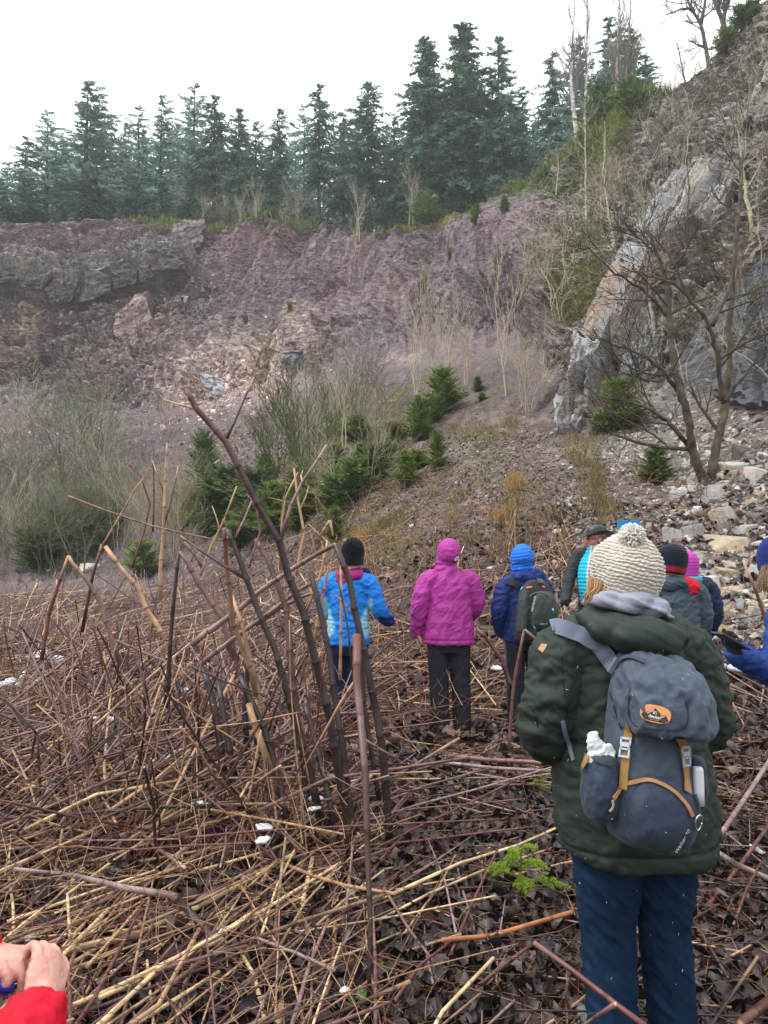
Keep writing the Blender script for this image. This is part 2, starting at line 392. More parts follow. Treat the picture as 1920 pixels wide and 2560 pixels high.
ch = mix(ch, np.broadcast_to(C(88, 90, 98), T.shape), slab2 * .9)
ch = mix(ch, np.broadcast_to(C(136, 138, 148), T.shape), slab3 * .9)
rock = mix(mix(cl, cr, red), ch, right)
# pink and cream quartzite at the foot of the wall
cream = np.clip(blob(620, 930, 190, 80, -24, .6) + .7 * blob(420, 900, 90, 100, 20, .7) + .6 * blob(250, 900, 110, 50, -20, .8) + blob(520, 960, 70, 75, 0, .7) + .8 * blob(372, 815, 62, 48, -25, .5) + blob(330, 860, 60, 40, -40) * .4 + blob(720, 900, 80, 34, -20) + .7 * blob(1010, 920, 60, 22, -10, .6), 0, 1)
rock = mix(rock, mix(np.broadcast_to(C(160, 134, 130), T.shape), np.broadcast_to(C(196, 178, 164), T.shape), smooth(.3, .8, .6 * cv3 + .4 * cv2)), cream * .85)
rock = mix(rock, np.broadcast_to(C(168, 170, 176), T.shape), blob(560, 985, 40, 22, -20) * .7)
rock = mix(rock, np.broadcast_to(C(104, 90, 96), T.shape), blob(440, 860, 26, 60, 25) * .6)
# talus
ct = mix(np.broadcast_to(C(104, 90, 91), T.shape), np.broadcast_to(C(126, 110, 109), T.shape), smooth(-.3, .6, n1))
ctr = mix(np.broadcast_to(C(92, 76, 68), T.shape), np.broadcast_to(C(122, 108, 98), T.shape), smooth(-.3, .4, n3 + .6 * n1))
ctr = mix(ctr, np.broadcast_to(C(98, 84, 87), T.shape), smooth(1120, 1000, VP + 80 * n2) * .8)
ct = mix(ct, ctr, smooth(640, 760, UU + .4 * (VP - 1200) + 60 * n2))
ct = mix(ct, np.broadcast_to(C(128, 122, 116), T.shape), right * .6)
mo = smooth(.12, .45, fbm(P0 / 1.6 + 3, 4) + .25 * blob(880, 1130, 240, 60, -32, .3) * 2 + .35 * blob(620, 1230, 180, 60, -32) - .3 * right - .25 * smooth(500, 300, UU))
ct = mix(ct, mix(np.broadcast_to(C(104, 92, 46), T.shape), np.broadcast_to(C(84, 92, 46), T.shape), smooth(-.3, .3, n1)), mo * .85)
ct = mix(ct, np.broadcast_to(C(140, 122, 88), T.shape), blob(1480, 1190, 34, 110, -22, .8) * .5)
colr = mix(rock, ct, k_talus + k_ground * smooth(2.2, 3, ss))
k_t2 = smooth(4.5, 5.1, ss)
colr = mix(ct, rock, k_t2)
gr = mix(np.broadcast_to(C(50, 38, 36), T.shape), np.broadcast_to(C(84, 66, 58), T.shape), smooth(-.4, .6, n3 + .5 * n1))
colr = mix(gr, colr, smooth(2.15, 3.0, ss))
pl = mix(np.broadcast_to(C(62, 62, 34), T.shape), np.broadcast_to(C(96, 96, 40), T.shape), smooth(-.4, .5, n1))
top_m = np.clip(smooth(30, 6, VP - tc[None, :, 8] + 26 * n1) * smooth(470, 560, UU + 60 * n2) + k_plat, 0, 1) * (ss > 5.5)
pl = mix(pl, np.broadcast_to(C(128, 118, 40), T.shape), smooth(.1, .5, n2) * (1 - k_plat))
colr = mix(colr, pl, top_m)
grn = np.clip(blob(1500, 400, 140, 40, -40, .6) + blob(1330, 500, 60, 22, -32) + blob(1590, 330, 60, 24, -42) + .8 * blob(1440, 480, 90, 24, -42, .8) + .5 * blob(1480, 600, 40, 80, 35) + .7 * blob(1440, 780, 60, 40, -40), 0, 1) * k_rock
colr = mix(colr, mix(np.broadcast_to(C(92, 104, 40), T.shape), np.broadcast_to(C(72, 84, 44), T.shape), smooth(-.3, .3, n1)), grn * .85)
gm = colr.mean(-1, keepdims=True); kd = (k_rock + .6 * k_talus)[..., None]; colr = colr * (1 - .05 * kd) + gm * .05 * kd; colr = colr * (1 + .12 * k_rock[..., None] - .10 * k_talus[..., None] + .14 * (k_rock * left)[..., None]); colr *= (1 + kd * (.55 * smooth(-.1, .9, fbm(P0 / (.55 * scale[..., None] + .1), 3, .6))[..., None] - .2))
wet = smooth(.1, .5, fbm(np.stack([UU / 60, VP / 160, UU * 0 + 4.4], -1), 4)) * k_rock; colr *= (1 - .26 * wet)[..., None]
colr *= (1 + k_rock * (1 - .7 * red) * (.34 * (cv3 - .5) + .24 * (cv2 - .5)))[..., None]; colr *= (1 - .10 * k_rock - .16 * k_rock * right * smooth(700, 350, VP))[..., None]
colr = np.clip(colr * (1 + .18 * n3[..., None]), 0.01, 0.9)

idx = np.arange(T.shape[0] * NU).reshape(T.shape[0], NU)
quads = np.stack([idx[:-1, :-1], idx[:-1, 1:], idx[1:, 1:], idx[1:, :-1]], -1)
r_ground = int(sum(NR[:3])); r_rock = int(sum(NR[:5])); 
def terrain_mat(name, bump, bscale, rough, nscale, nz):
    m, nt, b = new_mat(name); N, L = nt.nodes, nt.links
    a = N.new('ShaderNodeVertexColor'); a.layer_name = 'Col'
    tcx = N.new('ShaderNodeTexCoord')
    t1 = N.new('ShaderNodeTexNoise'); t1.inputs['Scale'].default_value = nscale; t1.inputs['Detail'].default_value = 8; t1.inputs['Roughness'].default_value = .68
    t2 = N.new('ShaderNodeTexVoronoi'); t2.inputs['Scale'].default_value = bscale
    mp = N.new('ShaderNodeMapping'); mp.inputs['Rotation'].default_value = (0.2, 0.35, 0); mp.inputs['Scale'].default_value = (1, 1, 2.2)
    L.new(tcx.outputs['Object'], mp.inputs['Vector'])
    for t in (t1, t2): L.new(mp.outputs[0], t.inputs['Vector'])
    r = N.new('ShaderNodeMapRange'); r.inputs['From Min'].default_value = .3; r.inputs['From Max'].default_value = .7
    r.inputs['To Min'].default_value = 1 - nz; r.inputs['To Max'].default_value = 1 + nz; L.new(t1.outputs['Fac'], r.inputs['Value'])
    mx = N.new('ShaderNodeMix'); mx.data_type = 'RGBA'; mx.blend_type = 'MULTIPLY'; mx.inputs['Factor'].default_value = 1
    L.new(a.outputs['Color'], mx.inputs['A']); L.new(r.outputs[0], mx.inputs['B'])
    v2 = N.new('ShaderNodeMapRange'); v2.inputs['To Min'].default_value = .78; v2.inputs['To Max'].default_value = 1.2; L.new(t2.outputs['Color'], v2.inputs['Value'])
    mx2 = N.new('ShaderNodeMix'); mx2.data_type = 'RGBA'; mx2.blend_type = 'MULTIPLY'; mx2.inputs['Factor'].default_value = 1
    L.new(mx.outputs['Result'], mx2.inputs['A']); L.new(v2.outputs[0], mx2.inputs['B'])
    L.new(mx2.outputs['Result'], b.inputs['Base Color'])
    ad = N.new('ShaderNodeMath'); ad.operation = 'MULTIPLY_ADD'; ad.inputs[1].default_value = .6; L.new(t2.outputs['Distance'], ad.inputs[0]); L.new(t1.outputs['Fac'], ad.inputs[2])
    bp = N.new('ShaderNodeBump'); bp.inputs['Strength'].default_value = bump; bp.inputs['Distance'].default_value = .6 / bscale
    L.new(ad.outputs[0], bp.inputs['Height']); L.new(bp.outputs[0], b.inputs['Normal'])
    b.inputs['Roughness'].default_value = rough; b.inputs['Specular IOR Level'].default_value = .3
    return m
M_rock = terrain_mat('quarry rock', .75, 2.4, .6, 1.6, .42)
M_talus = terrain_mat('talus', .9, 9.0, .8, 5.0, .5)
M_soil = terrain_mat('wet soil', .8, 22.0, .45, 12.0, .35)
def terrain_part(name, r0, r1, m, sm=True):
    V = T[r0:r1 + 1].reshape(-1, 3); Cc = colr[r0:r1 + 1].reshape(-1, 3)
    i = np.arange((r1 - r0 + 1) * NU).reshape(-1, NU)
    q = np.stack([i[:-1, :-1], i[:-1, 1:], i[1:, 1:], i[1:, :-1]], -1).reshape(-1, 4)
    return tag(link(name, make_mesh(name, V, q, np.zeros((0, 3), int), Cc, sm), m), kind='structure')
terrain_part('ground', 0, r_ground, M_soil)
terrain_part('hillside', r_ground, r_rock, M_talus)
terrain_part('quarry_cliff', r_rock, T.shape[0] - 1, M_rock, False)
bvh = BVHTree.FromPolygons(T.reshape(-1, 3).tolist(), quads.reshape(-1, 4).tolist())
def hit(u, v):
    """Terrain point seen at photograph pixel (u, v), or None."""
    r = bvh.ray_cast(Vector(CAM), Vector(ray(u, v)).normalized())
    return (np.array(r[0]), np.array(r[1])) if r[0] is not None else None
def drop(x, y, top=80):
    r = bvh.ray_cast(Vector((x, y, top)), Vector((0, 0, -1)))
    return (np.array(r[0]), np.array(r[1])) if r[0] is not None else (np.array([x, y, 0.0]), np.array([0, 0, 1.0]))

# smooth bedding planes standing out of the right-hand hill: thick slabs, each on its own plane
M_slab = terrain_mat('slab rock', .5, 6.0, .5, 2.2, .30)
def bed_slab(pix, col, col2, lift, thick, seed, label, sc=1.0, group='tilted slabs of the right-hand rock face'):
    r = np.random.default_rng(seed); H_ = [hit(u, v)[0] for u, v in pix]; c = np.mean(H_, 0)
    e1 = (H_[3] + H_[2] - H_[0] - H_[1]) / 2; e2 = (H_[1] + H_[2] - H_[0] - H_[3]) / 2; n = norm(np.cross(e1, e2)); n = -n if n @ (CAM - c) < 0 else n
    if sc > 1: n = norm(n * np.array([1, 1, .3]) + .35 * norm((CAM - c) * np.array([1, 1, 0])))
    a, b = (60, 22) if sc == 1 else (46, 46); s_, t_ = np.meshgrid(np.linspace(0, 1, a), np.linspace(0, 1, b), indexing='ij')
    q0 = [h - n * ((h - c) @ n) for h in H_]
    P = (q0[0] * ((1 - s_) * (1 - t_))[..., None] + q0[1] * ((1 - s_) * t_)[..., None] + q0[2] * (s_ * t_)[..., None] + q0[3] * (s_ * (1 - t_))[..., None])
    ed = np.minimum(np.minimum(s_, 1 - s_) * a / 4, np.minimum(t_, 1 - t_) * b / 4).clip(0, 1)
    jit = fbm(P / (.7 * sc) + seed, 3); P = P + sc * (norm(e2) * (jit * .35)[..., None] + norm(e1) * (fbm(P / (.9 * sc) + 5 + seed, 3) * .5)[..., None]) * (1 - ed)[..., None]
    st = np.floor(fbm(np.stack([t_ * 4, s_ * 2.5, s_ * 0 + seed], -1), 2) * 4) * .10
    top = P + n * (lift + (sc if sc == 1 else .8) * (.06 * fbm(P / (.5 * sc), 3) + st) + (.40 * fbm(P / 1.4, 4, .6) + .16 * (cells(P / .8)[0] - .5) if sc > 1 else 0))[..., None]; bot = P - n * thick
    f = smooth(-.25, .25, fbm(P / np.array([1.2, 1.2, 1.2]) + 3 + seed, 3) + (t_ - .5) * .6)[..., None]; cc = lin(*col) * (1 - f) + lin(*col2) * f
    cc = cc * (1 + .25 * fbm(np.stack([t_ * 14, s_ * 2, s_ * 0 + seed], -1), 3))[..., None]
    V = np.concatenate([top.reshape(-1, 3), bot.reshape(-1, 3)]); N = a * b; i = np.arange(N).reshape(a, b)
    qt = np.stack([i[:-1, :-1], i[1:, :-1], i[1:, 1:], i[:-1, 1:]], -1).reshape(-1, 4); rim = np.concatenate([i[:, 0], i[-1, 1:], i[::-1, -1][1:], i[0, ::-1][1:]]); r1 = np.roll(rim, -1)
    qs = np.stack([rim, r1, r1 + N, rim + N], -1)
    return tag(link('rock_slab', make_mesh('rock_slab', V, np.concatenate([qt, qt[:, ::-1] + N, qs]), np.zeros((0, 3), int), np.tile(cc.reshape(-1, 3), (2, 1)).clip(.02, .8), False), M_slab), label, 'rock slab', group)
for a_ in [([(1388, 1080), (1452, 1085), (1512, 880), (1450, 850)], (140, 138, 138), (108, 102, 98), .25, .8, 1, 'fractured pale slab at the foot of the long diagonal rib'),
           ([(1452, 848), (1520, 872), (1612, 690), (1545, 664)], (134, 114, 98), (122, 118, 116), .25, .8, 2, 'orange-tan slab in the middle of the long diagonal rib'),
           ([(1548, 662), (1612, 684), (1738, 432), (1698, 424)], (140, 142, 146), (118, 114, 112), .25, .8, 3, 'smooth pale grey slab at the top of the long diagonal rib'),
           ([(1578, 940), (1640, 945), (1662, 832), (1622, 822)], (122, 126, 134), (104, 102, 106), .2, .6, 4, 'small blue-grey slab between the trunks of the big bare tree'),
           ([(1570, 770), (1622, 776), (1644, 690), (1592, 664)], (138, 142, 152), (118, 112, 108), .2, .6, 5, 'small grey slab right of the orange-tan one'),
           ([(1808, 1010), (1960, 1040), (1965, 640), (1872, 690)], (74, 76, 82), (58, 58, 60), .25, .8, 6, 'big dark slate-coloured slab at the right margin'),
           ([(1850, 690), (1960, 620), (1965, 520), (1885, 590)], (128, 116, 104), (104, 98, 94), .2, .7, 7, 'brownish smooth slab above the dark slate-coloured one'),
           ([(1640, 620), (1672, 640), (1790, 430), (1765, 410)], (150, 144, 138), (116, 108, 100), .2, .6, 8, 'narrow pale slab parallel to the rib, right of its top'),
           ([(1740, 560), (1790, 590), (1860, 420), (1822, 400)], (142, 136, 130), (108, 100, 94), .15, .6, 9, 'pale streaked slab high on the right-hand face'),
           ([(1860, 290), (1900, 320), (1960, 190), (1925, 160)], (150, 146, 142), (110, 102, 96), .15, .6, 10, 'pale slab highest up at the right margin')]: bed_slab(*a_)

G1, G2 = (128, 120, 122), (108, 100, 103); gL = 'massive grey bed of the left wall'
for a_ in [([(-60, 672), (-60, 706), (62, 716), (66, 676)], G1, G2, .45, 2, 21, 'grey block of the massive bed at the left margin'), ([(66, 676), (62, 718), (126, 738), (132, 684)], G1, G2, .5, 2, 22, 'slanting grey block of the massive bed above the cream streak'),
           ([(132, 684), (126, 738), (195, 757), (197, 684)], G1, G2, .45, 2, 23, 'lowest wedge of the massive grey bed'), ([(198, 680), (196, 755), (272, 730), (272, 668)], G1, (124, 116, 118), .8, 2.2, 24, 'square-edged grey block right of the lowest wedge'),
           ([(273, 668), (273, 728), (336, 710), (330, 650)], G1, G2, .6, 2, 25, 'grey block in the middle of the massive bed'), ([(331, 650), (337, 709), (402, 694), (392, 622)], G1, (124, 112, 110), .6, 2, 26, 'tall grey block under the rim of the massive bed'),
           ([(393, 622), (403, 692), (474, 686), (462, 640)], G2, G1, 1.1, 2.2, 27, 'overhanging grey block over the dark hollow')]: bed_slab(*a_, 2.2, gL)
for a_ in [([(290, 800), (322, 878), (402, 852), (388, 764)], (150, 128, 120), (128, 110, 108), .35, 2, 31, 'bulging pinkish cream block below the grey bed'), ([(640, 898), (652, 976), (684, 968), (672, 884)], (166, 142, 122), (142, 122, 114), .35, 1.5, 32, 'upright tan slab in the pale rocks, leftmost of three'), ([(676, 888), (690, 962), (716, 956), (708, 880)], (160, 138, 122), (134, 114, 110), .35, 1.5, 33, 'upright tan slab in the pale rocks, middle of three'), ([(722, 884), (722, 940), (756, 930), (762, 878)], (140, 136, 142), (118, 110, 114), .35, 1.5, 34, 'grey slab in the pale rocks, rightmost of three'),
           ([(530, 950), (526, 1000), (590, 1012), (596, 962)], (164, 166, 174), (150, 140, 138), .3, 1.5, 35, 'blue-grey slab low in the pale rocks'), ([(420, 590), (410, 640), (500, 628), (500, 580)], (134, 120, 118), (112, 102, 104), .8, 2, 37, 'dark ledge under the crest saplings')]: bed_slab(*a_, 2.2, 'outcrops of the back wall')
# ------------------------------------------------------------------ plants
M_needle = mat('needles', attr=True, rough=.6, spec=.3, rand=.16, trans=.32)
M_bark = mat('bark', attr=True, rough=.9, spec=.2, noise=.7, nscale=7, bump=.9, bscale=16, rand=.1, bdist=.02)
M_twig = mat('twigs', attr=True, rough=.75, spec=.3, rand=.12)
M_grass = mat('grass', attr=True, rough=.7, spec=.25, trans=.25)

def spruce_meshes(H, rad, lo, whorls, per, elems, droop, seed, col, tip=1.35, esz=0.42, up=0.15, bark=(70, 58, 52), power=.85, wid=.30, gap=0.12):
    """trunk mesh and crown mesh of one conifer: whorls of branches clothed in small drooping sprays"""
    r = np.random.default_rng(seed)
    g = Geo(); n = 12
    z = np.linspace(-.4, H, n); bx = np.cumsum(r.normal(0, .012 * H / n, n)); by = np.cumsum(r.normal(0, .012 * H / n, n))
    pts = np.stack([bx - bx[0], by - by[0], z], 1)
    tube(g, pts, np.maximum(.016 * H * (1 - z / H) ** .9, .004 * H ** .5) + .004, 6, lin(*bark))
    base = lin(*bark)
    # dead stubs below the crown
    for k in range(int(10 * lo * 2)):
        zz = r.uniform(.12, max(lo, .2)) * H; a = r.uniform(0, 6.28); L = r.uniform(.04, .1) * H
        p0 = np.array([np.interp(zz, z, pts[:, 0]), np.interp(zz, z, pts[:, 1]), zz])
        tube(g, [p0, p0 + np.array([math.cos(a) * L * .6, math.sin(a) * L * .6, -.1 * L]), p0 + np.array([math.cos(a) * L, math.sin(a) * L, -.35 * L])], [.02, .012, .005], 3, base * 1.1, False)
    tm = g.mesh('trunk')
    hz = lo + (1 - lo) * (np.arange(whorls) + r.uniform(-.35, .35, whorls)) / whorls
    hz = np.repeat(np.clip(hz, lo * .9, .995), per)
    nb = len(hz); t = (hz - lo) / (1 - lo)
    lump = 1 + .22 * np.sin(t * 23 + r.uniform(0, 6)) * r.uniform(.3, 1)
    L = rad * (np.clip(1 - t, .02, 1) ** power) * np.clip(.35 + t * 4.5, 0, 1) * r.uniform(.55, 1.12, nb) * lump + .03 * rad
    L *= np.where(r.random(nb) < gap, .35, 1)
    az = r.uniform(0, 2 * math.pi, nb)
    s = (np.arange(elems) + r.uniform(0, 1, (nb, elems))) / elems          # along each branch
    s = s ** .8
    dz = (up * (1 + 1.5 * t[:, None]) * s - droop * (1 - .55 * t[:, None]) * s * s) * L[:, None]
    o = np.stack([np.cos(az), np.sin(az)], 1); side = np.stack([-np.sin(az), np.cos(az)], 1)
    curv = r.normal(0, .12, nb)[:, None] * s * s * L[:, None]
    xy = o[:, None] * (s * L[:, None])[..., None] + side[:, None] * curv[..., None]
    P = np.concatenate([xy, (hz[:, None] * H + dz)[..., None]], -1)
    P[..., 0] += np.interp(P[..., 2], z, pts[:, 0]); P[..., 1] += np.interp(P[..., 2], z, pts[:, 1])
    sgn = r.choice([-1., 1.], (nb, elems))
    el = esz * L[:, None] * (1.05 - .7 * s) * r.uniform(.6, 1.3, (nb, elems)) + .035 * rad
    fwd = r.uniform(.35, 1.0, (nb, elems)); sd = sgn * r.uniform(.1, 1.0, (nb, elems)); dn = -r.uniform(-.1, 1.0, (nb, elems)) * (droop + .15) * 1.2 + up * .4
    D = o[:, None] * fwd[..., None] + side[:, None] * sd[..., None]
    D = norm(np.concatenate([D, dn[..., None]], -1))
    W = norm(np.cross(D, norm(r.normal(0, .45, (nb, elems, 3)) + np.array([0, 0, 1.0]))))
    P = P.reshape(-1, 3); D = D.reshape(-1, 3); W = W.reshape(-1, 3); e = el.reshape(-1, 1)
    A = P; B = P + D * e * .45 + W * e * wid; Cc = P + D * e; E = P + D * e * .4 - W * e * wid * .9
    B[:, 2] -= e[:, 0] * .1; E[:, 2] -= e[:, 0] * .1
    V = np.stack([A, B, Cc, E], 1).reshape(-1, 3)
    q = np.arange(len(V)).reshape(-1, 4)
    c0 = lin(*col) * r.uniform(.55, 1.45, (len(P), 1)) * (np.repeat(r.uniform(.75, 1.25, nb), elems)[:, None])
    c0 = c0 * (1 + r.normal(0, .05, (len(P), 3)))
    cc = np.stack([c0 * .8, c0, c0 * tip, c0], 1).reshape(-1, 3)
    g = Geo(); g.add(V, q, None, np.clip(cc, .004, .8)); cm = g.mesh('crown', False)
    return tm, cm
def place_tree(name, tm, cm, loc, rz, sc, label, cat, group, mt=None, mc=None, parts=('trunk', 'crown'), sxy=1.0):
    e = empty(name, loc, rz); e.scale = (sc * sxy, sc * sxy, sc); tag(e, label, cat, group)
    link(parts[0], tm, [], e); link(parts[1], cm, [], e)
    return e
def finish(me, m): me.materials.append(m); return me
def with_mats(p, a=None, b=None):
    if not len(p[0].materials): p[0].materials.append(a or M_bark); p[1].materials.append(b or M_needle)
    return p
# tall spruces of the plateau: unit height 16 m variants
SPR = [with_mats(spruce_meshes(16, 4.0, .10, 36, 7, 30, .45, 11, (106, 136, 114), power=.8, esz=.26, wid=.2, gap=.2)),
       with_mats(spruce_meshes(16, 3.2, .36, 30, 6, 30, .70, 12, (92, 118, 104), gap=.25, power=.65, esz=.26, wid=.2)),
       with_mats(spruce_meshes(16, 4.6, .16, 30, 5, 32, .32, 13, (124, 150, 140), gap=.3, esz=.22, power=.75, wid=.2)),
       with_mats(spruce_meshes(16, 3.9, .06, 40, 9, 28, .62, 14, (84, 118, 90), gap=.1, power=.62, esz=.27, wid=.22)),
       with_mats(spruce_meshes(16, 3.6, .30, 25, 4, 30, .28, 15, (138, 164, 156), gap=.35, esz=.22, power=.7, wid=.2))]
def crest_at(u):
    return np.array([np.interp(u, US, T[-35 - 0, :, k]) for k in range(3)])
ROW_CREST = int(sum(NR[:7]))
def crest_pt(u): return np.array([np.interp(u, US, T[ROW_CREST, :, k]) for k in range(3)])
tops = [  # top pixel u, v, metres behind the crest, variant, width factor, words
 (20, 415, 9, 2, 1.1, 'frosty spruce at the edge of the photo left of all others'), (64, 336, 6, 2, 1.0, 'thin frosty spruce second from the left end of the forest'),
 (122, 266, 7, 4, 1.05, 'see-through frosty spruce left of the broadest one'), (220, 197, 6, 2, 1.35, 'broad heavy frosted spruce, tallest of the left third'),
 (262, 262, 10, 2, 1.0, 'frosted spruce half hidden behind the broadest left spruce'), (347, 254, 8, 4, 1.0, 'grey-green spruce in the gap right of the broad left spruce'),
 (405, 231, 7, 2, .9, 'pointed frosted spruce with a clear dark trunk'), (488, 200, 9, 4, 1.1, 'very thin see-through spruce with a bare top'),
 (538, 232, 8, 1, 1.1, 'grey spruce with a ragged top left of the forest middle'), (598, 262, 7, 0, 1.0, 'spruce with a pale snowy side above the dark rock ledge'),
 (640, 298, 9, 2, .9, 'short tipped spruce beside a deep sky notch'), (700, 262, 8, 1, .8, 'narrow spruce right of the sky notch'),
 (762, 248, 14, 4, .8, 'pale thin spruce behind the bare-trunked one'), (799, 203, 4, 1, .95, 'tall spruce with a long bare grey trunk above the red slope'),
 (856, 272, 9, 1, .8, 'slim spruce between two bare-trunked ones'), (920, 196, 5, 1, 1.15, 'spruce with a double top and bare trunk above the dip of the crest'),
 (985, 290, 8, 0, .9, 'lower spruce at the left foot of the dark tall group'), (1066, 86, 5, 3, .95, 'left spruce of the three tall dark ones'),
 (1158, 52, 6, 3, 1.05, 'tallest dark spruce, middle of the tall group of three'), (1246, 80, 7, 0, 1.0, 'right spruce of the three tall dark ones, with a spiky top'),
 (1306, 212, 9, 2, .9, 'frosted spruce on the right flank of the tall dark group'), (1382, 124, 8, 1, .85, 'slender spruce just right of the big sky gap'),
 (1452, 86, 7, 2, .95, 'spruce behind the two white birch trunks'), (1518, 36, 8, 2, 1.0, 'tall blue-grey spruce right of the birches'),
 (1575, 60, 6, 0, .95, 'dense spruce with many pale upright twigs before it'), (1612, 136, 5, 2, .8, 'low spreading spruce last before the open sky on the right')]
gF = 'tall spruces on the quarry edge'
for (u, v, back, var, wf, lab) in tops:
    c = crest_pt(u); a = norm(np.array([c[0], c[1], 0])); x, y = (c + a * back)[:2]
    z = drop(x, y)[0][2]
    pt = PX(u, v, y); hgt = max(pt[2] - z, 2.0)
    sc = hgt / 16.0
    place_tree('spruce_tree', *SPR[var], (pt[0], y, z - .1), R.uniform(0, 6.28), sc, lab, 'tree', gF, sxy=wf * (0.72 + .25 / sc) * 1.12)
# dimmer rows further back
for k in range(104):
    u = -260 + k * 19 + R.uniform(-14, 14)
    if 1640 < u: continue
    c = crest_pt(u); a = norm(np.array([c[0], c[1], 0])); back = R.uniform(14, 34); x, y = (c + a * back)[:2]; z = drop(x, y)[0][2]
    vt = np.interp(u, [-200, 0, 200, 480, 640, 800, 900, 1000, 1150, 1290, 1400, 1560, 1650], [390, 420, 320, 285, 340, 300, 285, 310, 190, 270, 210, 150, 240]) + R.uniform(-20, 70)
    pt = PX(u, vt, y); hgt = max(pt[2] - z, 4); sc = hgt / 16.0
    place_tree('spruce_tree', *SPR[R.choice([1, 1, 2, 4, 0])], (x, y, z - .1), R.uniform(0, 6.28), sc, 'pale spruce in the back rows of the forest, seen through the front trees', 'tree', 'back rows of the spruce forest', sxy=.8 * (.72 + .25 / sc))
# young spruces crowding the edge
YSP = [with_mats(spruce_meshes(3.2, 1.15, .02, 16, 7, 16, .30, 21, (66, 92, 74), esz=.4, up=.2)),
       with_mats(spruce_meshes(3.2, 1.35, .02, 13, 8, 16, .22, 22, (72, 100, 72), esz=.42, up=.25)),
       with_mats(spruce_meshes(3.2, .95, .03, 18, 7, 14, .35, 23, (80, 104, 96), esz=.4, up=.18))]
for k in range(48):
    u = -220 + k * 33 + R.uniform(-14, 14)
    if 760 < u < 930 and R.random() < .6: continue
    if u > 1380: continue
    c = crest_pt(u); a = norm(np.array([c[0], c[1], 0])); back = R.uniform(1.2, 7); x, y = (c + a * back)[:2]; z = drop(x, y)[0][2]
    sc = R.uniform(.5, 1.5) * (1.25 if u < 720 else .9)
    place_tree('young_spruce', *YSP[R.integers(3)], (x, y, z - .15), R.uniform(0, 6.28), sc, 'dark young spruce crowding the turf edge under the tall forest', 'tree', 'young spruces along the quarry edge', sxy=R.uniform(.9, 1.4))

# ---- bare trees and shrubs
def grow(g, p, d, L, r, depth, rg, col, spread=.6, upb=.15, nseg=4, kids=(3, 5), wob=.12, sides=4, rmin=.003, shrink=(.45, .75), start=.25):
    pts = [p]; dirs = [d]
    for _ in range(nseg):
        d = norm(d + rg.normal(0, wob, 3) + np.array([0, 0, upb * .35])); pts.append(pts[-1] + d * L / nseg); dirs.append(d)
    pts = np.array(pts); rad = np.maximum(np.linspace(r, r * .42, nseg + 1), rmin)
    tube(g, pts, rad, sides if r > .012 else 3, np.asarray(col) * rg.uniform(.8, 1.2), False)
    if depth <= 0: return
    for _ in range(rg.integers(kids[0], kids[1] + 1)):
        f = rg.uniform(start, 1.0); i = min(int(f * nseg), nseg - 1); q = pts[i] + (pts[i + 1] - pts[i]) * (f * nseg - i)
        perp = norm(np.cross(dirs[i + 1], rg.normal(size=3)))
        nd = norm(dirs[i + 1] * (1 - spread * .4) + perp * spread * rg.uniform(.7, 1.2) + np.array([0, 0, upb]))
        grow(g, q, nd, L * rg.uniform(*shrink) * (1.1 - .4 * f), np.interp(f, [0, 1], [r, r * .42]) * .62, depth - 1, rg, col, spread, upb, max(2, nseg - 1), kids, wob * 1.15, sides, rmin, shrink, .2)
def shrub_mesh(name, seed, stems, H, r0, lean, depth, col, kids=(3, 5), spread=.55, upb=.18, rmin=.004, wob=.10):
    rg = np.random.default_rng(seed); g = Geo()
    for k in range(stems):
        a = rg.uniform(0, 6.28); l = rg.uniform(.3, 1) * lean; d = norm(np.array([math.cos(a) * l, math.sin(a) * l, 1.0]))
        p = np.array([math.cos(a) * .12 * rg.random(), math.sin(a) * .12 * rg.random(), -.15])
        grow(g, p, d, H * rg.uniform(.65, 1.05), r0 * rg.uniform(.6, 1.1), depth, rg, lin(*col), spread, upb, 5, kids, wob, 4, rmin)
    return finish(g.mesh(name), M_twig)
GREY = (150, 142, 120)
SHR = [shrub_mesh('bare_shrub', 31, 5, 3.0, .022, .5, 3, (112, 114, 84), (3, 4), .75, .15, .0048, .17),
       shrub_mesh('bare_shrub', 32, 6, 3.0, .020, .55, 3, (100, 98, 76), (2, 4), .8, .1, .0048, .2),
       shrub_mesh('bare_shrub', 33, 7, 3.0, .016, .42, 2, (166, 160, 134), (3, 5), .65, .22, .0048, .14)]
PALE = [shrub_mesh('bare_sapling', 41, 1, 3.0, .030, .06, 2, (186, 174, 150), (7, 10), .5, .3, .0035, .07),
        shrub_mesh('bare_sapling', 42, 2, 3.0, .026, .12, 2, (176, 164, 140), (6, 9), .55, .28, .0035, .08),
        shrub_mesh('bare_sapling', 43, 5, 3.0, .020, .35, 2, (160, 148, 124), (5, 8), .6, .22, .0035, .11)]
TANG = [shrub_mesh('tangled_shrub', 51, 3, 3.0, .022, .6, 3, (132, 120, 98), (2, 4), .8, .1, .0032, .22),
        shrub_mesh('tangled_shrub', 52, 2, 3.0, .026, .5, 3, (92, 80, 66), (2, 4), .85, .05, .0032, .24),
        shrub_mesh('tangled_shrub', 53, 3, 3.0, .022, .7, 2, (176, 166, 140), (3, 6), .85, .1, .0032, .24)]
BROOM = [shrub_mesh('broom_shrub', 61, 30, 1.5, .009, .75, 2, (92, 100, 58), (3, 5), .5, .2, .003, .10)]
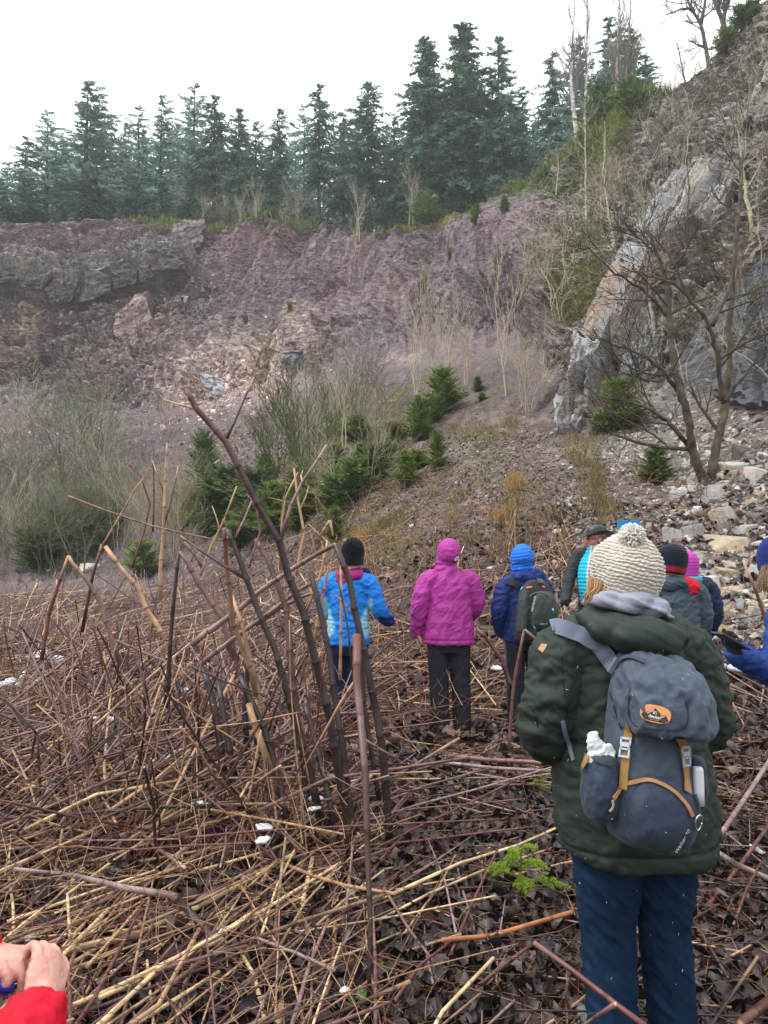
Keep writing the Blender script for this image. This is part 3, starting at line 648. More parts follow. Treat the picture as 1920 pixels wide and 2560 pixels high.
def put(me, u, v, top_v=None, sc=None, label='', cat='shrub', group=None, base=3.0, name=None, rz=None, sxy=1.0, fill=.95, lean=(0, 0)):
    h = hit(u, v); p = h[0] if h is not None else drop(*(crest_pt(u) * 1.01)[:2])[0]
    if sc is None: sc = abs(PX(u, top_v, p[1])[2] - p[2]) / (base * fill)
    o = bpy.data.objects.new(name or me.name.split('.')[0], me); COL.objects.link(o); o.location = p
    o.rotation_euler = (lean[0], lean[1], R.uniform(0, 6.28) if rz is None else rz); o.scale = (sc * sxy, sc * sxy, sc)
    return tag(o, label, cat, group)
# grey-green willow thicket on the left
for k in range(46):
    u = R.uniform(-160, 330); v = R.uniform(1285, 1448)
    if u > 230 and v > 1380: continue
    sc = R.uniform(.75, 1.5)
    put(SHR[R.integers(3)], u, v, sc=sc, label='leafless grey-green willow shrub in the thicket at the foot of the left wall', cat='shrub', group='willow thicket on the left')
for (u, v, tv) in [(215, 1190, 905), (250, 1230, 960), (170, 1210, 930), (120, 1230, 960), (60, 1240, 950), (280, 1260, 1010)]:
    put(SHR[0 if u % 20 else 2], u, v, tv, label='tall pale willow shrub rising above the left thicket against the rock', group='tall willows of the left thicket')
for k in range(10):
    put(PALE[2], R.uniform(340, 480), R.uniform(1330, 1440), sc=R.uniform(.6, 1.2), label='thin bare sapling on the open scree between thicket and young spruces', group='saplings on the left scree')
# shrubs on the middle slope
mid = [(870, 1052, 840), (900, 1056, 860), (815, 1090, 900), (760, 1170, 1000), (860, 1120, 930), (925, 1220, 1050), (780, 1260, 1120), (905, 1090, 890), (850, 1240, 1090), (955, 1190, 1050)]
for i, (u, v, tv) in enumerate(mid):
    put((SHR + PALE)[i % 6], u, v, tv, label='leafless shrub among the young spruces on the mossy middle slope', group='bare shrubs on the mossy slope')
for i, (u, v, tv, lab) in enumerate([(1043, 1062, 800, 'slim pale sapling standing behind the two big young spruces'), (1082, 985, 775, 'forked pale sapling left of the rounded young spruce'),
        (1112, 975, 790, 'bushy pale sapling rising out of the rounded young spruce'), (1165, 962, 800, 'thin sapling on bare scree right of the rounded young spruce'),
        (1268, 985, 735, 'tall white-stemmed sapling in front of the red hollow'), (895, 600 + 10, 470, 'lone birch sapling on the lip of the crest dip'), (885, 640, 560, 'small bare birch on the red slope under the crest dip'),
        (1030, 545, 430, 'dead pale stem at the turf edge by the bright green bush')]):
    put(PALE[i % 2], u, v, tv, label=lab, cat='sapling')
for (u, v, tv, j) in [(1322, 1032, 850, 2), (1300, 1022, 870, 1)]:
    put(PALE[j], u, v, tv, label='fan-shaped pale shrub with dark foot on the scree below the rib' if j == 2 else 'smaller pale shrub leaning out left of the fan-shaped one', sxy=1.3)
# tangle on the right-hand hill
for k in range(46):
    u = R.uniform(1330, 1990); lo_v = np.interp(u, [1330, 1450, 1600, 1780, 1920], [560, 450, 320, 230, 120]); v = R.uniform(lo_v, 980)
    put(TANG[R.integers(3)], u, v, sc=R.uniform(.5, 1.05), label='leafless twisted shrub clinging to the steep right-hand rock face', cat='shrub', group='twisted shrubs on the right-hand face')
for k in range(30):
    u = R.uniform(1450, 1960); v = np.interp(u, [1450, 1600, 1780, 1920], [420, 290, 190, 90]) + R.uniform(15, 260)
    put(TANG[R.integers(3)], u, v, sc=R.uniform(.6, 1.2), label='leafless twisted shrub high on the right-hand slope under the skyline', cat='shrub', group='twisted shrubs under the right skyline')
for k in range(12):
    u = R.uniform(1280, 1420); v = R.uniform(600, 800)
    put(TANG[R.integers(3)], u, v, sc=R.uniform(.6, 1.1), label='bare bramble-like shrub in the corner between red slope and right-hand face', cat='shrub', group='shrubs in the corner of the quarry')
for k in range(26):
    u = R.uniform(420, 760); c = crest_pt(u); a = norm(np.array([c[0], c[1], 0])); x, y = (c + a * R.uniform(.8, 3.5))[:2]; z = drop(x, y)[0]
    o = bpy.data.objects.new('bare_sapling', (PALE + SHR)[R.integers(5)]); COL.objects.link(o); o.location = z; o.scale = (R.uniform(.7, 1.3),) * 3; o.rotation_euler = (0, 0, R.uniform(0, 6))
    tag(o, 'leafless grey sapling on the crest in front of the dark forest', 'sapling', 'saplings along the left crest')
# broom and bright bushes
put(BROOM[0], 775, 1165, sc=1.9, label='dense olive broom bush with fine upright twigs on the middle slope', cat='bush', sxy=1.25)
put(BROOM[0], 700, 1180, sc=1.5, label='smaller olive broom bush left of the dense one', cat='bush', sxy=1.2)
# ---- young spruces of the slope
SLP = [with_mats(spruce_meshes(1.6, .75, .01, 26, 13, 30, .14, 71, (118, 136, 62), esz=.28, up=.5, wid=.22, power=.5)),
       with_mats(spruce_meshes(1.6, .62, .01, 26, 12, 30, .16, 72, (104, 124, 60), esz=.28, up=.45, wid=.22, power=.55)),
       with_mats(spruce_meshes(1.6, .95, .01, 20, 13, 32, .12, 73, (102, 122, 66), esz=.26, up=.4, wid=.22, power=.45))]
def young(u, v, tv, w, lab, var=1, group=None):
    h = hit(u, v); p = h[0] if h is not None else drop(*(crest_pt(u) * 1.01)[:2])[0]; H = abs(PX(u, tv, p[1])[2] - p[2]); sc = H / 1.6 * 1.12
    wm = w / F * p[1]; base_r = [.75, .60, .95][var]
    return place_tree('young_spruce', *SLP[var], p - np.array([0, 0, .05]), R.uniform(0, 6.28), sc, lab, 'tree', group or 'young spruces on the middle slope', sxy=max(.6, wm / 2 / (base_r * sc) * 1.25))
for a in [(1108, 1030, 932, 95, 'rounded light green young spruce high on the slope', 0), (1045, 1102, 1000, 78, 'dense dark young spruce below left of the rounded one', 1),
          (1092, 1174, 1085, 58, 'slim light young spruce alone on the mossy scree', 1), (1016, 1214, 1142, 62, 'small yellow-green young spruce lowest of the middle group', 0),
          (1195, 978, 942, 30, 'tiny young spruce on bare scree, highest of all', 1), (1205, 1000, 980, 24, 'tuft-sized young spruce just below the tiny one', 0),
          (935, 1200, 1120, 100, 'spreading snow-dusted young spruce between bare shrubs', 2), (880, 1250, 1160, 110, 'wide snow-dusted young spruce beside a bare stem', 2),
          (838, 1288, 1200, 110, 'low dark young spruce at the lower end of the moss strip', 2), (962, 1160, 1085, 48, 'narrow young spruce in shade of the bare shrubs', 1),
          (835, 1352, 1270, 60, 'pale feathery young spruce above the black knit hat', 1),
          (509, 1250, 1092, 92, 'tallest see-through young spruce with a visible stem left of the middle', 1), (660, 1205, 1140, 60, 'bright young spruce top right of the big dark stalk', 0),
          (560, 1290, 1180, 150, 'broad dark young spruce behind the dark stalk', 2), (630, 1310, 1190, 130, 'bushy green young spruce right of the dark stalk', 2),
          (690, 1290, 1230, 90, 'low green young spruce at the foot of the moss strip', 2), (520, 1340, 1250, 110, 'young spruce beside the black boulder', 2), (470, 1300, 1215, 80, 'young spruce left of the black boulder', 1),
          (600, 1370, 1290, 100, 'lowest green young spruce behind the broken stalks', 2), (355, 1440, 1360, 88, 'round dark young spruce alone in front of the thicket', 0),
          (150, 1395, 1290, 150, 'dark snow-dusted young spruce inside the left thicket', 2), (240, 1385, 1290, 120, 'dark young spruce at the right rim of the left thicket', 2), (90, 1420, 1330, 130, 'low dark young spruce at the foot of the left thicket', 2),
          (215, 1300, 1230, 100, 'half hidden young spruce high in the left thicket', 1), (290, 1310, 1250, 60, 'small young spruce on the scree edge of the left thicket', 1),
          (1550, 1075, 960, 120, 'dark young spruce behind the twisted branches of the big bare tree', 0), (1500, 1085, 1040, 60, 'low dark spruce shoot under the long bare limb', 2),
          (1640, 1210, 1118, 85, 'young spruce at the left foot of the big bare tree', 1), (1068, 560, 500, 70, 'bright green bush-like spruce on the turf edge under the tall dark group', 0),
          (1190, 560, 515, 36, 'small spruce in the mossy dip of the crest', 1), (1262, 530, 495, 28, 'small pale spruce at the right end of the mossy dip', 1),
          (1500, 330, 235, 110, 'dark bushy spruce on the crest at the foot of the birches', 2), (1575, 285, 215, 90, 'dark spruce bush right of the birches on the crest', 2),
          (1470, 375, 330, 70, 'low dark green bush on the crest left of the birches', 0), (1875, 60, 20, 100, 'dark frosted spruce bush on the upper right skyline', 2), (1820, 130, 80, 80, 'dark spruce bush below the frosted one on the skyline', 2), (1905, 770, 715, 50, 'bright green spruce tuft at the right rim of the rock face', 0)]:
    young(*a)
for k in range(30):
    f = R.random(); u = 640 + 440 * f + R.normal(0, 34); v = 1330 - 270 * f + R.normal(0, 30)
    young(u, v, v - R.uniform(28, 60), R.uniform(40, 85), 'low young spruce in the green band across the middle slope', int(R.integers(3)), 'low young spruces of the green band')
for k in range(12):
    u = R.uniform(430, 720); v = R.uniform(1250, 1380)
    young(u, v, v - R.uniform(50, 95), R.uniform(70, 130), 'bushy young spruce in the dense group behind the standing stalks', int(R.integers(3)), 'young spruces behind the standing stalks')
# birches and bare trees of the right skyline
def trunk_tree(name, paths, label, cat, col, r0, subs, rg_seed, twcol, rt=.45, depth=2, sides=7, Lsub=(1.0, 2.0), spread=.8, upb=.15, black=False, group=None):
    """paths: lists of (u, v, Y); trunk limbs are hand laid, lesser branches grow from them"""
    rg = np.random.default_rng(rg_seed); root = empty(name, PX(*paths[0][0])); tag(root, label, cat, group); off = np.array(root.location)
    gt, gb = Geo(), Geo()
    for j, pth in enumerate(paths):
        k = np.array([PX(*q) for q in pth]) - off
        t = np.linspace(0, len(k) - 1, len(k) * 5 - 4); p = np.stack([np.interp(t, range(len(k)), k[:, a]) for a in range(3)], 1)
        p = gblur(p, 1.4, 0); p[0] = k[0] - (np.array([0, 0, .3]) if j == 0 else 0); p += rg.normal(0, .012, p.shape)
        r1 = r0 if j == 0 else r0 * (pth[0][3] if len(pth[0]) > 3 else rt)
        rad = np.linspace(r1, r1 * .22, len(p)) * (1 + .06 * rg.normal(size=len(p)))
        cc = np.tile(lin(*col), (len(p), 1)) * rg.uniform(.75, 1.2, (len(p), 1))
        tube(gt, p, rad, sides, cc)
        for _ in range(subs[j] if isinstance(subs, (list, tuple)) else subs):
            f = rg.uniform(.15 if j else .3, 1); i = min(int(f * (len(p) - 1)), len(p) - 2)
            dr = norm(p[i + 1] - p[i]); pr = norm(np.cross(dr, rg.normal(size=3)))
            grow(gb, p[i], norm(dr * .5 + pr * spread + np.array([0, 0, upb])), rg.uniform(*Lsub) * (1.15 - .5 * f), max(rad[i] * .5, .01), depth, rg, lin(*twcol), .6, upb, 5, (3, 5), .14, 4, .004)
    gt.build('trunk', M_bark, root); gb.build('crown', M_twig, root)
    return root
def PXP(*a): return PX(*a[:3])
_PX = PX
def PX(u, v, Y, *_): return _PX(u, v, Y)
bc = crest_pt(1450); yb = bc[1] + 1.5
trunk_tree('birch_tree', [[(1446, 362, yb), (1436, 290, yb), (1427, 200, yb), (1432, 100, yb), (1441, -60, yb)]], 'white-barked birch leaning left at its foot, left one of the pair', 'tree', (205, 200, 190), .19, 26, 81, (120, 112, 110), Lsub=(1.2, 2.6), spread=.55, upb=.4)
trunk_tree('birch_tree', [[(1459, 358, yb), (1465, 250, yb), (1467, 150, yb), (1468, -60, yb)]], 'straight white-barked birch, right one of the pair', 'tree', (198, 194, 184), .15, 26, 82, (120, 112, 110), Lsub=(1.2, 2.4), spread=.55, upb=.4)
yb2 = crest_pt(1545)[1] + 1.2
trunk_tree('birch_tree', [[(1543, 320, yb2), (1541, 200, yb2), (1546, 90, yb2), (1549, -50, yb2)]], 'pale birch standing alone among spruces right of the pair', 'tree', (190, 186, 176), .15, 26, 83, (118, 112, 112), Lsub=(1.2, 2.4), spread=.5, upb=.4)
yb3 = crest_pt(1565)[1] - .5
trunk_tree('bare_tree', [[(1562, 275, yb3), (1566, 180, yb3), (1572, 90, yb3), (1580, -30, yb3)], [(1563, 260, yb3, .8), (1550, 180, yb3), (1547, 110, yb3)], [(1564, 262, yb3, .8), (1590, 160, yb3), (1606, 90, yb3)], [(1563, 262, yb3, .7), (1530, 190, yb3), (1516, 160, yb3)]],
           'many-stemmed leafless tree with upright pale branches on the crest', 'tree', (120, 116, 100), .11, 14, 84, (120, 116, 100), Lsub=(1.0, 2.2), spread=.35, upb=.6)
yt = crest_pt(1775)[1] + .3
trunk_tree('bare_tree', [[(1775, 180, yt), (1766, 120, yt), (1752, 60, yt), (1735, 30, yt), (1712, 18, yt), (1660, 40, yt)], [(1752, 60, yt, .8), (1765, 0, yt), (1768, -60, yt)], [(1766, 120, yt, .5), (1740, 110, yt), (1715, 95, yt)], [(1735, 30, yt, .6), (1712, -10, yt), (1700, -50, yt)]],
           'leafless tree reaching out left against the white sky above the steep slope', 'tree', (104, 88, 92), .13, [16, 10, 6, 8], 85, (104, 90, 96), Lsub=(.7, 1.6), spread=.8, upb=.15)
yt2 = crest_pt(1820)[1]
trunk_tree('bare_tree', [[(1822, 110, yt2), (1806, 50, yt2), (1784, 0, yt2), (1770, -60, yt2)], [(1806, 50, yt2, .7), (1822, 10, yt2), (1826, -40, yt2)]], 'leafless reddish tree right beside the outreaching one on the skyline', 'tree', (108, 90, 92), .16, [16, 10], 86, (104, 90, 96), Lsub=(.7, 1.6), spread=.7, upb=.25)
yt3 = crest_pt(1715)[1]
trunk_tree('bare_sapling', [[(1716, 225, yt3), (1708, 180, yt3), (1698, 130, yt3), (1690, 100, yt3)]], 'thin leafless sapling alone against the sky on the right skyline', 'sapling', (110, 100, 100), .06, 14, 87, (116, 106, 108), Lsub=(.5, 1.0), spread=.7, upb=.2, depth=1)
# the big bare tree among the fallen rocks
yB = hit(1768, 1205)[0][1]
trunk_tree('bare_tree', [[(1768, 1212, yB), (1752, 1185, yB), (1735, 1147, yB - .1), (1724, 1066, yB - .2), (1700, 977, yB - .2), (1681, 890, yB - .2), (1671, 789, yB - .1), (1668, 700, yB), (1640, 620, yB), (1608, 560, yB)],
    [(1776, 1200, yB, .9), (1797, 1093, yB + .1), (1814, 1016, yB + .2), (1820, 930, yB + .2), (1826, 750, yB + .3), (1838, 640, yB + .3), (1852, 470, yB + .4), (1858, 380, yB + .4)],
    [(1812, 1016, yB + .2, .5), (1797, 924, yB - .1), (1778, 816, yB - .3), (1727, 750, yB - .5), (1690, 708, yB - .6), (1620, 690, yB - .7), (1540, 660, yB - .8)],
    [(1778, 816, yB - .3, .42), (1820, 735, yB - .3), (1840, 634, yB - .2), (1834, 480, yB)],
    [(1718, 1110, yB, .45), (1666, 1050, yB - .4), (1616, 1020, yB - .7), (1550, 996, yB - .9), (1480, 990, yB - 1)],
    [(1728, 1122, yB, .42), (1627, 1118, yB - .5), (1527, 1085, yB - .9), (1480, 1050, yB - 1.1)],
    [(1705, 985, yB, .4), (1640, 905, yB - .5), (1560, 870, yB - .8), (1480, 840, yB - .9)],
    [(1672, 800, yB, .4), (1610, 720, yB - .3), (1540, 690, yB - .6), (1450, 600, yB - .7)],
    [(1822, 880, yB, .4), (1870, 850, yB), (1930, 835, yB + .1)], [(1818, 1000, yB, .35), (1870, 920, yB - .2), (1925, 880, yB - .3)],
    [(1690, 930, yB, .35), (1640, 960, yB - .5), (1560, 930, yB - .8)], [(1720, 745, yB - .5, .3), (1680, 640, yB - .5), (1600, 560, yB - .6)]],
    'big leafless tree with two leaning trunks growing out of the fallen rocks', 'tree', (88, 80, 68), .095, [9, 10, 9, 7, 8, 7, 7, 7, 4, 5, 5, 6], 88, (74, 64, 54), Lsub=(.7, 1.8), spread=.8, upb=.1)
yC = hit(1640, 800)[0][1] - 2.0
trunk_tree('bare_sapling', [[(1640, 860, yC), (1618, 700, yC), (1612, 600, yC), (1608, 480, yC)]], 'pale straight sapling with silvery bark before the grey slab', 'sapling', (160, 158, 140), .05, 12, 89, (150, 146, 126), Lsub=(.5, 1.2), spread=.6, upb=.3)
for i, (u, v, u2, v2, lab) in enumerate([(1465, 560, 1460, 250, 'pale slender stem standing free on the upper right-hand slope'), (1505, 560, 1512, 290, 'silvery stem with few twigs right of the slender one'), (1540, 620, 1500, 400, 'crooked pale stem leaning left above the rib'), (1720, 620, 1716, 400, 'dark thin stem on the rock face beside the grey slab'), (1390, 480, 1392, 380, 'short pale stem at the mossy shoulder of the crest'), (1880, 560, 1840, 300, 'leaning dark stem near the right margin of the rock face')]):
    h = hit(u, v)[0]; ym = h[1] - .3
    trunk_tree('bare_sapling', [[(u, v + 4, ym), ((u * 2 + u2) / 3 + R.uniform(-6, 6), (v * 2 + v2) / 3, ym), ((u + 2 * u2) / 3 + R.uniform(-6, 6), (v + 2 * v2) / 3, ym), (u2, v2, ym)]], lab, 'sapling', (176, 168, 140) if i % 4 != 3 else (90, 80, 70), .05, 14, 90 + i, (160, 150, 126), Lsub=(.6, 1.5), spread=.75, upb=.2)
# ------------------------------------------------------------------ stones and scree
M_stone = mat('stone', attr=True, rough=.7, spec=.4, noise=.28, nscale=9, bump=.5, bscale=22, rand=.14, bdist=.015)
M_chip = mat('stone chips', attr=True, rough=.75, spec=.35)
def hull(seed, n=16, flat=.5):
    r = np.random.default_rng(seed); bm = bmesh.new()
    p = r.uniform(-1, 1, (n, 3)); p = np.sign(p) * np.abs(p) ** .55; p *= np.array([.5, .42, .5 * flat])
    for q in p: bm.verts.new(q)
    bmesh.ops.convex_hull(bm, input=bm.verts)
    bmesh.ops.delete(bm, geom=[v for v in bm.verts if not v.link_faces], context='VERTS')
    return bm
def rock_mesh(seed, col, flat, n=14):
    bm = hull(seed, n, flat)
    bmesh.ops.bevel(bm, geom=bm.edges[:], offset=.022, segments=1, profile=.5, affect='EDGES')
    bmesh.ops.triangulate(bm, faces=bm.faces[:])
    me = bpy.data.meshes.new('rock'); bm.to_mesh(me); bm.free()
    a = me.color_attributes.new('Col', 'FLOAT_COLOR', 'POINT')
    c = np.tile(np.append(lin(*col), 1), (len(me.vertices), 1)); co = np.array([v.co[:] for v in me.vertices])
    f = perlin(co * 2.3 + seed)[:, None]
    c[:, :3] *= 1 + .25 * f
    c[:, :3] = np.where(f > .35, c[:, :3] * np.array([1.05, .86, .62]), c[:, :3])
    a.data.foreach_set('color', c.astype(np.float32).ravel()); return finish(me, M_stone)
RK = {'grey': [rock_mesh(100 + k, (150, 148, 146), [.45, .6, .35, .75, .5][k]) for k in range(5)],
      'tan': [rock_mesh(120 + k, (160, 146, 122), [.6, .7, .5, .85][k]) for k in range(4)],
      'dark': [rock_mesh(140 + k, (96, 90, 84), [.6, .8, .7][k]) for k in range(3)],
      'pale': [rock_mesh(160 + k, (194, 190, 184), [.3, .4, .25, .5][k]) for k in range(4)]}
def stone(u, v, w, h, kind, label, group='fallen rocks on the right-hand scree', tilt=.25):
    q = hit(u, v)
    if q is None: return
    p, nrm = q; s = p[1] / F
    o = bpy.data.objects.new('rock', RK[kind][R.integers(len(RK[kind]))]); COL.objects.link(o)
    base = o.data; zs = max(h * s, .3 * w * s) * 1.25
    fl = max(v_.co.z for v_ in base.vertices) * 2
    o.location = p + np.array([0, w * s * .3, 0]) + np.array([0, 0, zs * .05]); o.scale = (w * s, w * s * R.uniform(.75, 1.1), zs / fl * .9)
    o.rotation_euler = (R.normal(0, tilt), R.normal(0, tilt), R.uniform(-.5, .5) + (math.pi if R.random() < .5 else 0))
    return tag(o, label, 'rock', group)
big = [(1855, 1168, 84, 28, 'pale', 'flat pale slab right of the big bare tree'), (1905, 1192, 66, 30, 'pale', 'flat slab at the right margin below the pale one'), (1847, 1240, 135, 46, 'grey', 'largest wide grey slab in the fallen rocks'),
       (1866, 1135, 48, 32, 'dark', 'dark wedge of rock just right of the tree foot'), (1820, 1305, 62, 48, 'grey', 'blocky grey rock with a square face below the wide slab'), (1797, 1340, 66, 44, 'dark', 'brown-stained block with a shaded front'),
       (1741, 1346, 60, 42, 'grey', 'tilted grey slab left of the brown-stained block'), (1689, 1354, 58, 48, 'grey', 'upright grey slab nearest the knit hat'), (1832, 1372, 110, 44, 'tan', 'long rock with an orange-stained top'),
       (1727, 1316, 52, 22, 'grey', 'low grey rock behind the tilted slab'), (1618, 1312, 52, 34, 'dark', 'mossy dark rock above the pompom'), (1880, 1330, 54, 26, 'grey', 'low grey rock right of the brown-stained block'),
       (1712, 1286, 32, 22, 'tan', 'small tan rock above the tilted slab'), (1835, 1190, 30, 22, 'tan', 'small rock wedged above the wide slab'), (1808, 1196, 28, 24, 'pale', 'small pale rock by the tree foot'), (1884, 1264, 32, 18, 'tan', 'small tan rock right of the wide slab'),
       (1775, 1476, 80, 46, 'pale', 'big pale rounded rock beside the magenta hood'), (1837, 1486, 54, 36, 'tan', 'tan rounded rock beside the big pale one'), (1824, 1440, 52, 34, 'tan', 'warm grey rock above the tan rounded one'), (1872, 1498, 52, 30, 'pale', 'pale rock low at the right below the blue knit hat'),
       (1847, 1520, 66, 30, 'grey', 'long grey rock above the cream block'), (1808, 1545, 56, 46, 'tan', 'cream block with a flat slanting face'), (1858, 1552, 68, 32, 'grey', 'flat grey rock right of the cream block'), (1773, 1440, 46, 22, 'grey', 'low grey rock behind the big pale one'),
       (1764, 1520, 34, 26, 'pale', 'small pale rock below the big rounded one'), (1808, 1590, 38, 30, 'tan', 'tan rock behind the dark phone'), (1844, 1600, 30, 18, 'pale', 'small pale stone above the phone'), (1806, 1680, 42, 30, 'pale', 'lone pale stone lying out among the stalks'), (1900, 1440, 46, 34, 'grey', 'grey rock just under the blue knit hat'), (1900, 1540, 44, 30, 'grey', 'grey rock at the right margin above the blue sleeve'),
       (1700, 1240, 46, 26, 'pale', 'pale flat stone left of the tree foot'), (1780, 1260, 50, 24, 'grey', 'grey stone in front of the tree foot'), (1668, 1300, 40, 22, 'pale', 'small pale slab high behind the pompom'), (1900, 1300, 44, 30, 'dark', 'dark rock at the right margin'), (1765, 1395, 60, 26, 'grey', 'low grey slab above the navy beanie'), (1905, 1370, 46, 26, 'pale', 'pale slab above the blue knit hat'), (1800, 1750, 54, 38, 'tan', 'sandy rock in the stalks right of the green coat')]
for b in big: stone(b[0], b[1], b[2] * 1.12, b[3] * 1.3, *b[4:])
stone(484, 1345, 56, 70, 'dark', 'black craggy boulder among the young spruces', None, .1)
stone(231, 1425, 95, 18, 'pale', 'pale flat slab on the scree in front of the left thicket', None, .05)
for (u, v, w, h, lab) in [(1030, 1318, 36, 16, 'pale stone on the mossy slope behind the magenta hood'), (1215, 1245, 22, 12, 'pale stone alone in the dry grass high on the slope'), (929, 1262, 20, 10, 'small pale stone below the snow-dusted spruces'), (910, 1280, 16, 12, 'small rounded pale stone at the lower moss edge'), (1225, 1425, 28, 14, 'pale stone left of the bright blue hood'), (1350, 1420, 34, 18, 'pale stone between blue hood and leather hat'), (1395, 1335, 24, 22, 'pale upright stone left of the leather hat'), (1380, 1440, 26, 14, 'greenish stone right of the bright blue hood'), (960, 1425, 26, 16, 'pale stone right of the black knit hat'), (975, 1450, 22, 18, 'pale upright stone behind the blue jacket shoulder')]:
    stone(u, v, w, h, 'pale', lab, 'single stones on the slope')
gs = 'loose stones of the right-hand scree'
for k in range(150):
    u = R.uniform(1590, 1960); v = R.uniform(1090, 1600)
    if u < 1660 and v > 1380: continue
    w = R.uniform(16, 40) * (1.1 if u > 1700 else .8)
    stone(u, v, w, w * R.uniform(.3, .7), R.choice(['grey', 'grey', 'tan', 'pale', 'pale']), 'loose angular stone in the right-hand scree, smaller than the slabs around it', gs, .35)
for k in range(50):
    u = R.uniform(1300, 1680); v = R.uniform(1070, 1390)
    stone(u, v, R.uniform(12, 22), R.uniform(5, 10), R.choice(['pale', 'tan', 'grey']), 'hand-sized pale stone in the fine scree left of the big bare tree', 'hand-sized stones of the fine scree', .3)
def arr_of(bm):
    bmesh.ops.triangulate(bm, faces=bm.faces[:]); bm.verts.index_update()
    v = np.array([q.co[:] for q in bm.verts]); t = np.array([[x.index for x in f.verts] for f in bm.faces]); bm.free(); return v, t
HV = [arr_of(hull(200 + k, 8, .3)) for k in range(6)]
def rotm(n):
    q = norm(R.normal(size=(n, 4))); w, x, y, z = q.T
    return np.stack([1 - 2 * (y * y + z * z), 2 * (x * y - z * w), 2 * (x * z + y * w), 2 * (x * y + z * w), 1 - 2 * (x * x + z * z), 2 * (y * z - x * w), 2 * (x * z - y * w), 2 * (y * z + x * w), 1 - 2 * (x * x + y * y)], -1).reshape(n, 3, 3)
def scatter(g, pos, nrm, size, cols, tilt=.5):
    n = len(pos); which = R.integers(len(HV), size=n)
    a = R.uniform(0, 6.28, n); z = norm(nrm + R.normal(0, tilt, (n, 3))); x = norm(np.cross(z, np.stack([np.cos(a), np.sin(a), a * 0], 1))); y = np.cross(z, x)
    for k, (v, t) in enumerate(HV):
        m = np.where(which == k)[0]
        if not len(m): continue
        V = pos[m, None] + size[m, None, None] * (v[None, :, :1] * x[m, None] + v[None, :, 1:2] * y[m, None] + v[None, :, 2:] * z[m, None])
        tt = t[None] + (np.arange(len(m)) * len(v))[:, None, None]
        g.add(V.reshape(-1, 3), None, tt.reshape(-1, 3), np.repeat(cols[m], len(v), 0))
def hits(U, V):
    P_, N_ = [], []
    for u, v in zip(U, V):
        h = hit(u, v)
        if h is not None: P_.append(h[0]); N_.append(h[1])
    return np.array(P_), np.array(N_)
def pick(cols, n, var=.18):
    c = np.array([lin(*c) for c in cols])[R.integers(len(cols), size=n)]; return np.clip(c * (1 + R.normal(0, var, (n, 1))), .01, .85)
g = Geo()
U = R.uniform(1270, 1960, 7500); V = R.uniform(1030, 1620, 7500)
keep = (V > 1640 - (U - 1270) * .9 - 300) & ~((U < 1480) & (R.random(7500) < smooth(1480, 1300, U)))
p, nn = hits(U[keep], V[keep]); n = len(p)
scatter(g, p + nn * .01, nn, p[:, 1] / F * R.gamma(3.0, 3.4, n).clip(3, 34), pick([(150, 144, 138), (166, 156, 146), (124, 116, 110), (140, 126, 120), (176, 168, 160)], n))
g.build('scree_rubble', M_chip, smooth_shade=False)['kind'] = 'stuff'
g = Geo()
U = np.concatenate([R.uniform(60, 1330, 9500), R.uniform(60, 720, 5000)]); V = np.concatenate([R.uniform(1000, 1480, 9500), R.uniform(990, 1470, 5000)]); p, nn = hits(U, V); n = len(p)
sz = p[:, 1] / F * R.gamma(2.2, 1.7, n).clip(1.4, 15)
scatter(g, p + nn * .004, nn, sz, pick([(150, 138, 136), (166, 156, 150), (112, 96, 96), (132, 116, 116), (96, 82, 80)], n))
g.build('slope_rubble', M_chip, smooth_shade=False)['kind'] = 'stuff'
# rock rubble scattered over the ledges of the walls
g = Geo()
U = R.uniform(0, 560, 1800); V = R.uniform(560, 1010, 1800); p, nn = hits(U, V); n = len(p)
scatter(g, p, nn, p[:, 1] / F * R.gamma(2.5, 3.0, n).clip(2, 24), pick([(140, 122, 122), (156, 138, 132), (110, 98, 102)], n, .12))
U = R.uniform(1370, 1940, 1700); V = R.uniform(420, 1050, 1700); p, nn = hits(U, V); n = len(p)
scatter(g, p, nn, p[:, 1] / F * R.gamma(2.2, 4.0, n).clip(3, 34), pick([(112, 102, 94), (144, 136, 126), (92, 82, 74)], n, .12))
U = R.normal(600, 90, 2000); V = 955 - (U - 600) * .25 + R.normal(0, 42, 2000); p, nn = hits(U, V); n = len(p)
scatter(g, p, nn, p[:, 1] / F * R.gamma(2.5, 3.2, n).clip(2, 26), pick([(186, 160, 152), (206, 190, 174), (150, 126, 124), (168, 140, 130)], n, .12))
g.build('wall_rubble', M_chip, smooth_shade=False)['kind'] = 'stuff'
# ------------------------------------------------------------------ grass, moss tufts, dead leaves
def blades(g, pos, nrm, L, W, cols, droop=.5, spread=.6):
    n = len(pos); a = R.uniform(0, 6.28, n); d = norm(nrm * .6 + np.array([0, 0, .6]) + np.stack([np.cos(a), np.sin(a), a * 0], 1) * spread * R.uniform(.2, 1, (n, 1)))
    s = norm(np.cross(d, R.normal(size=(n, 3)))); L = L[:, None]; W = np.broadcast_to(np.asarray(W, float), (n,))[:, None]
    m = pos + d * L * .55; tip = pos + d * L + np.array([0, 0, -1.0]) * L * droop * R.uniform(.2, 1, (n, 1))
    V = np.stack([pos - s * W, pos + s * W, m + s * W * .8, m - s * W * .8, tip], 1)
    b = (np.arange(n) * 5)[:, None]
    g.add(V.reshape(-1, 3), b + np.array([[0, 1, 2, 3]]), b + np.array([[3, 2, 4]]), np.repeat(cols, 5, 0))
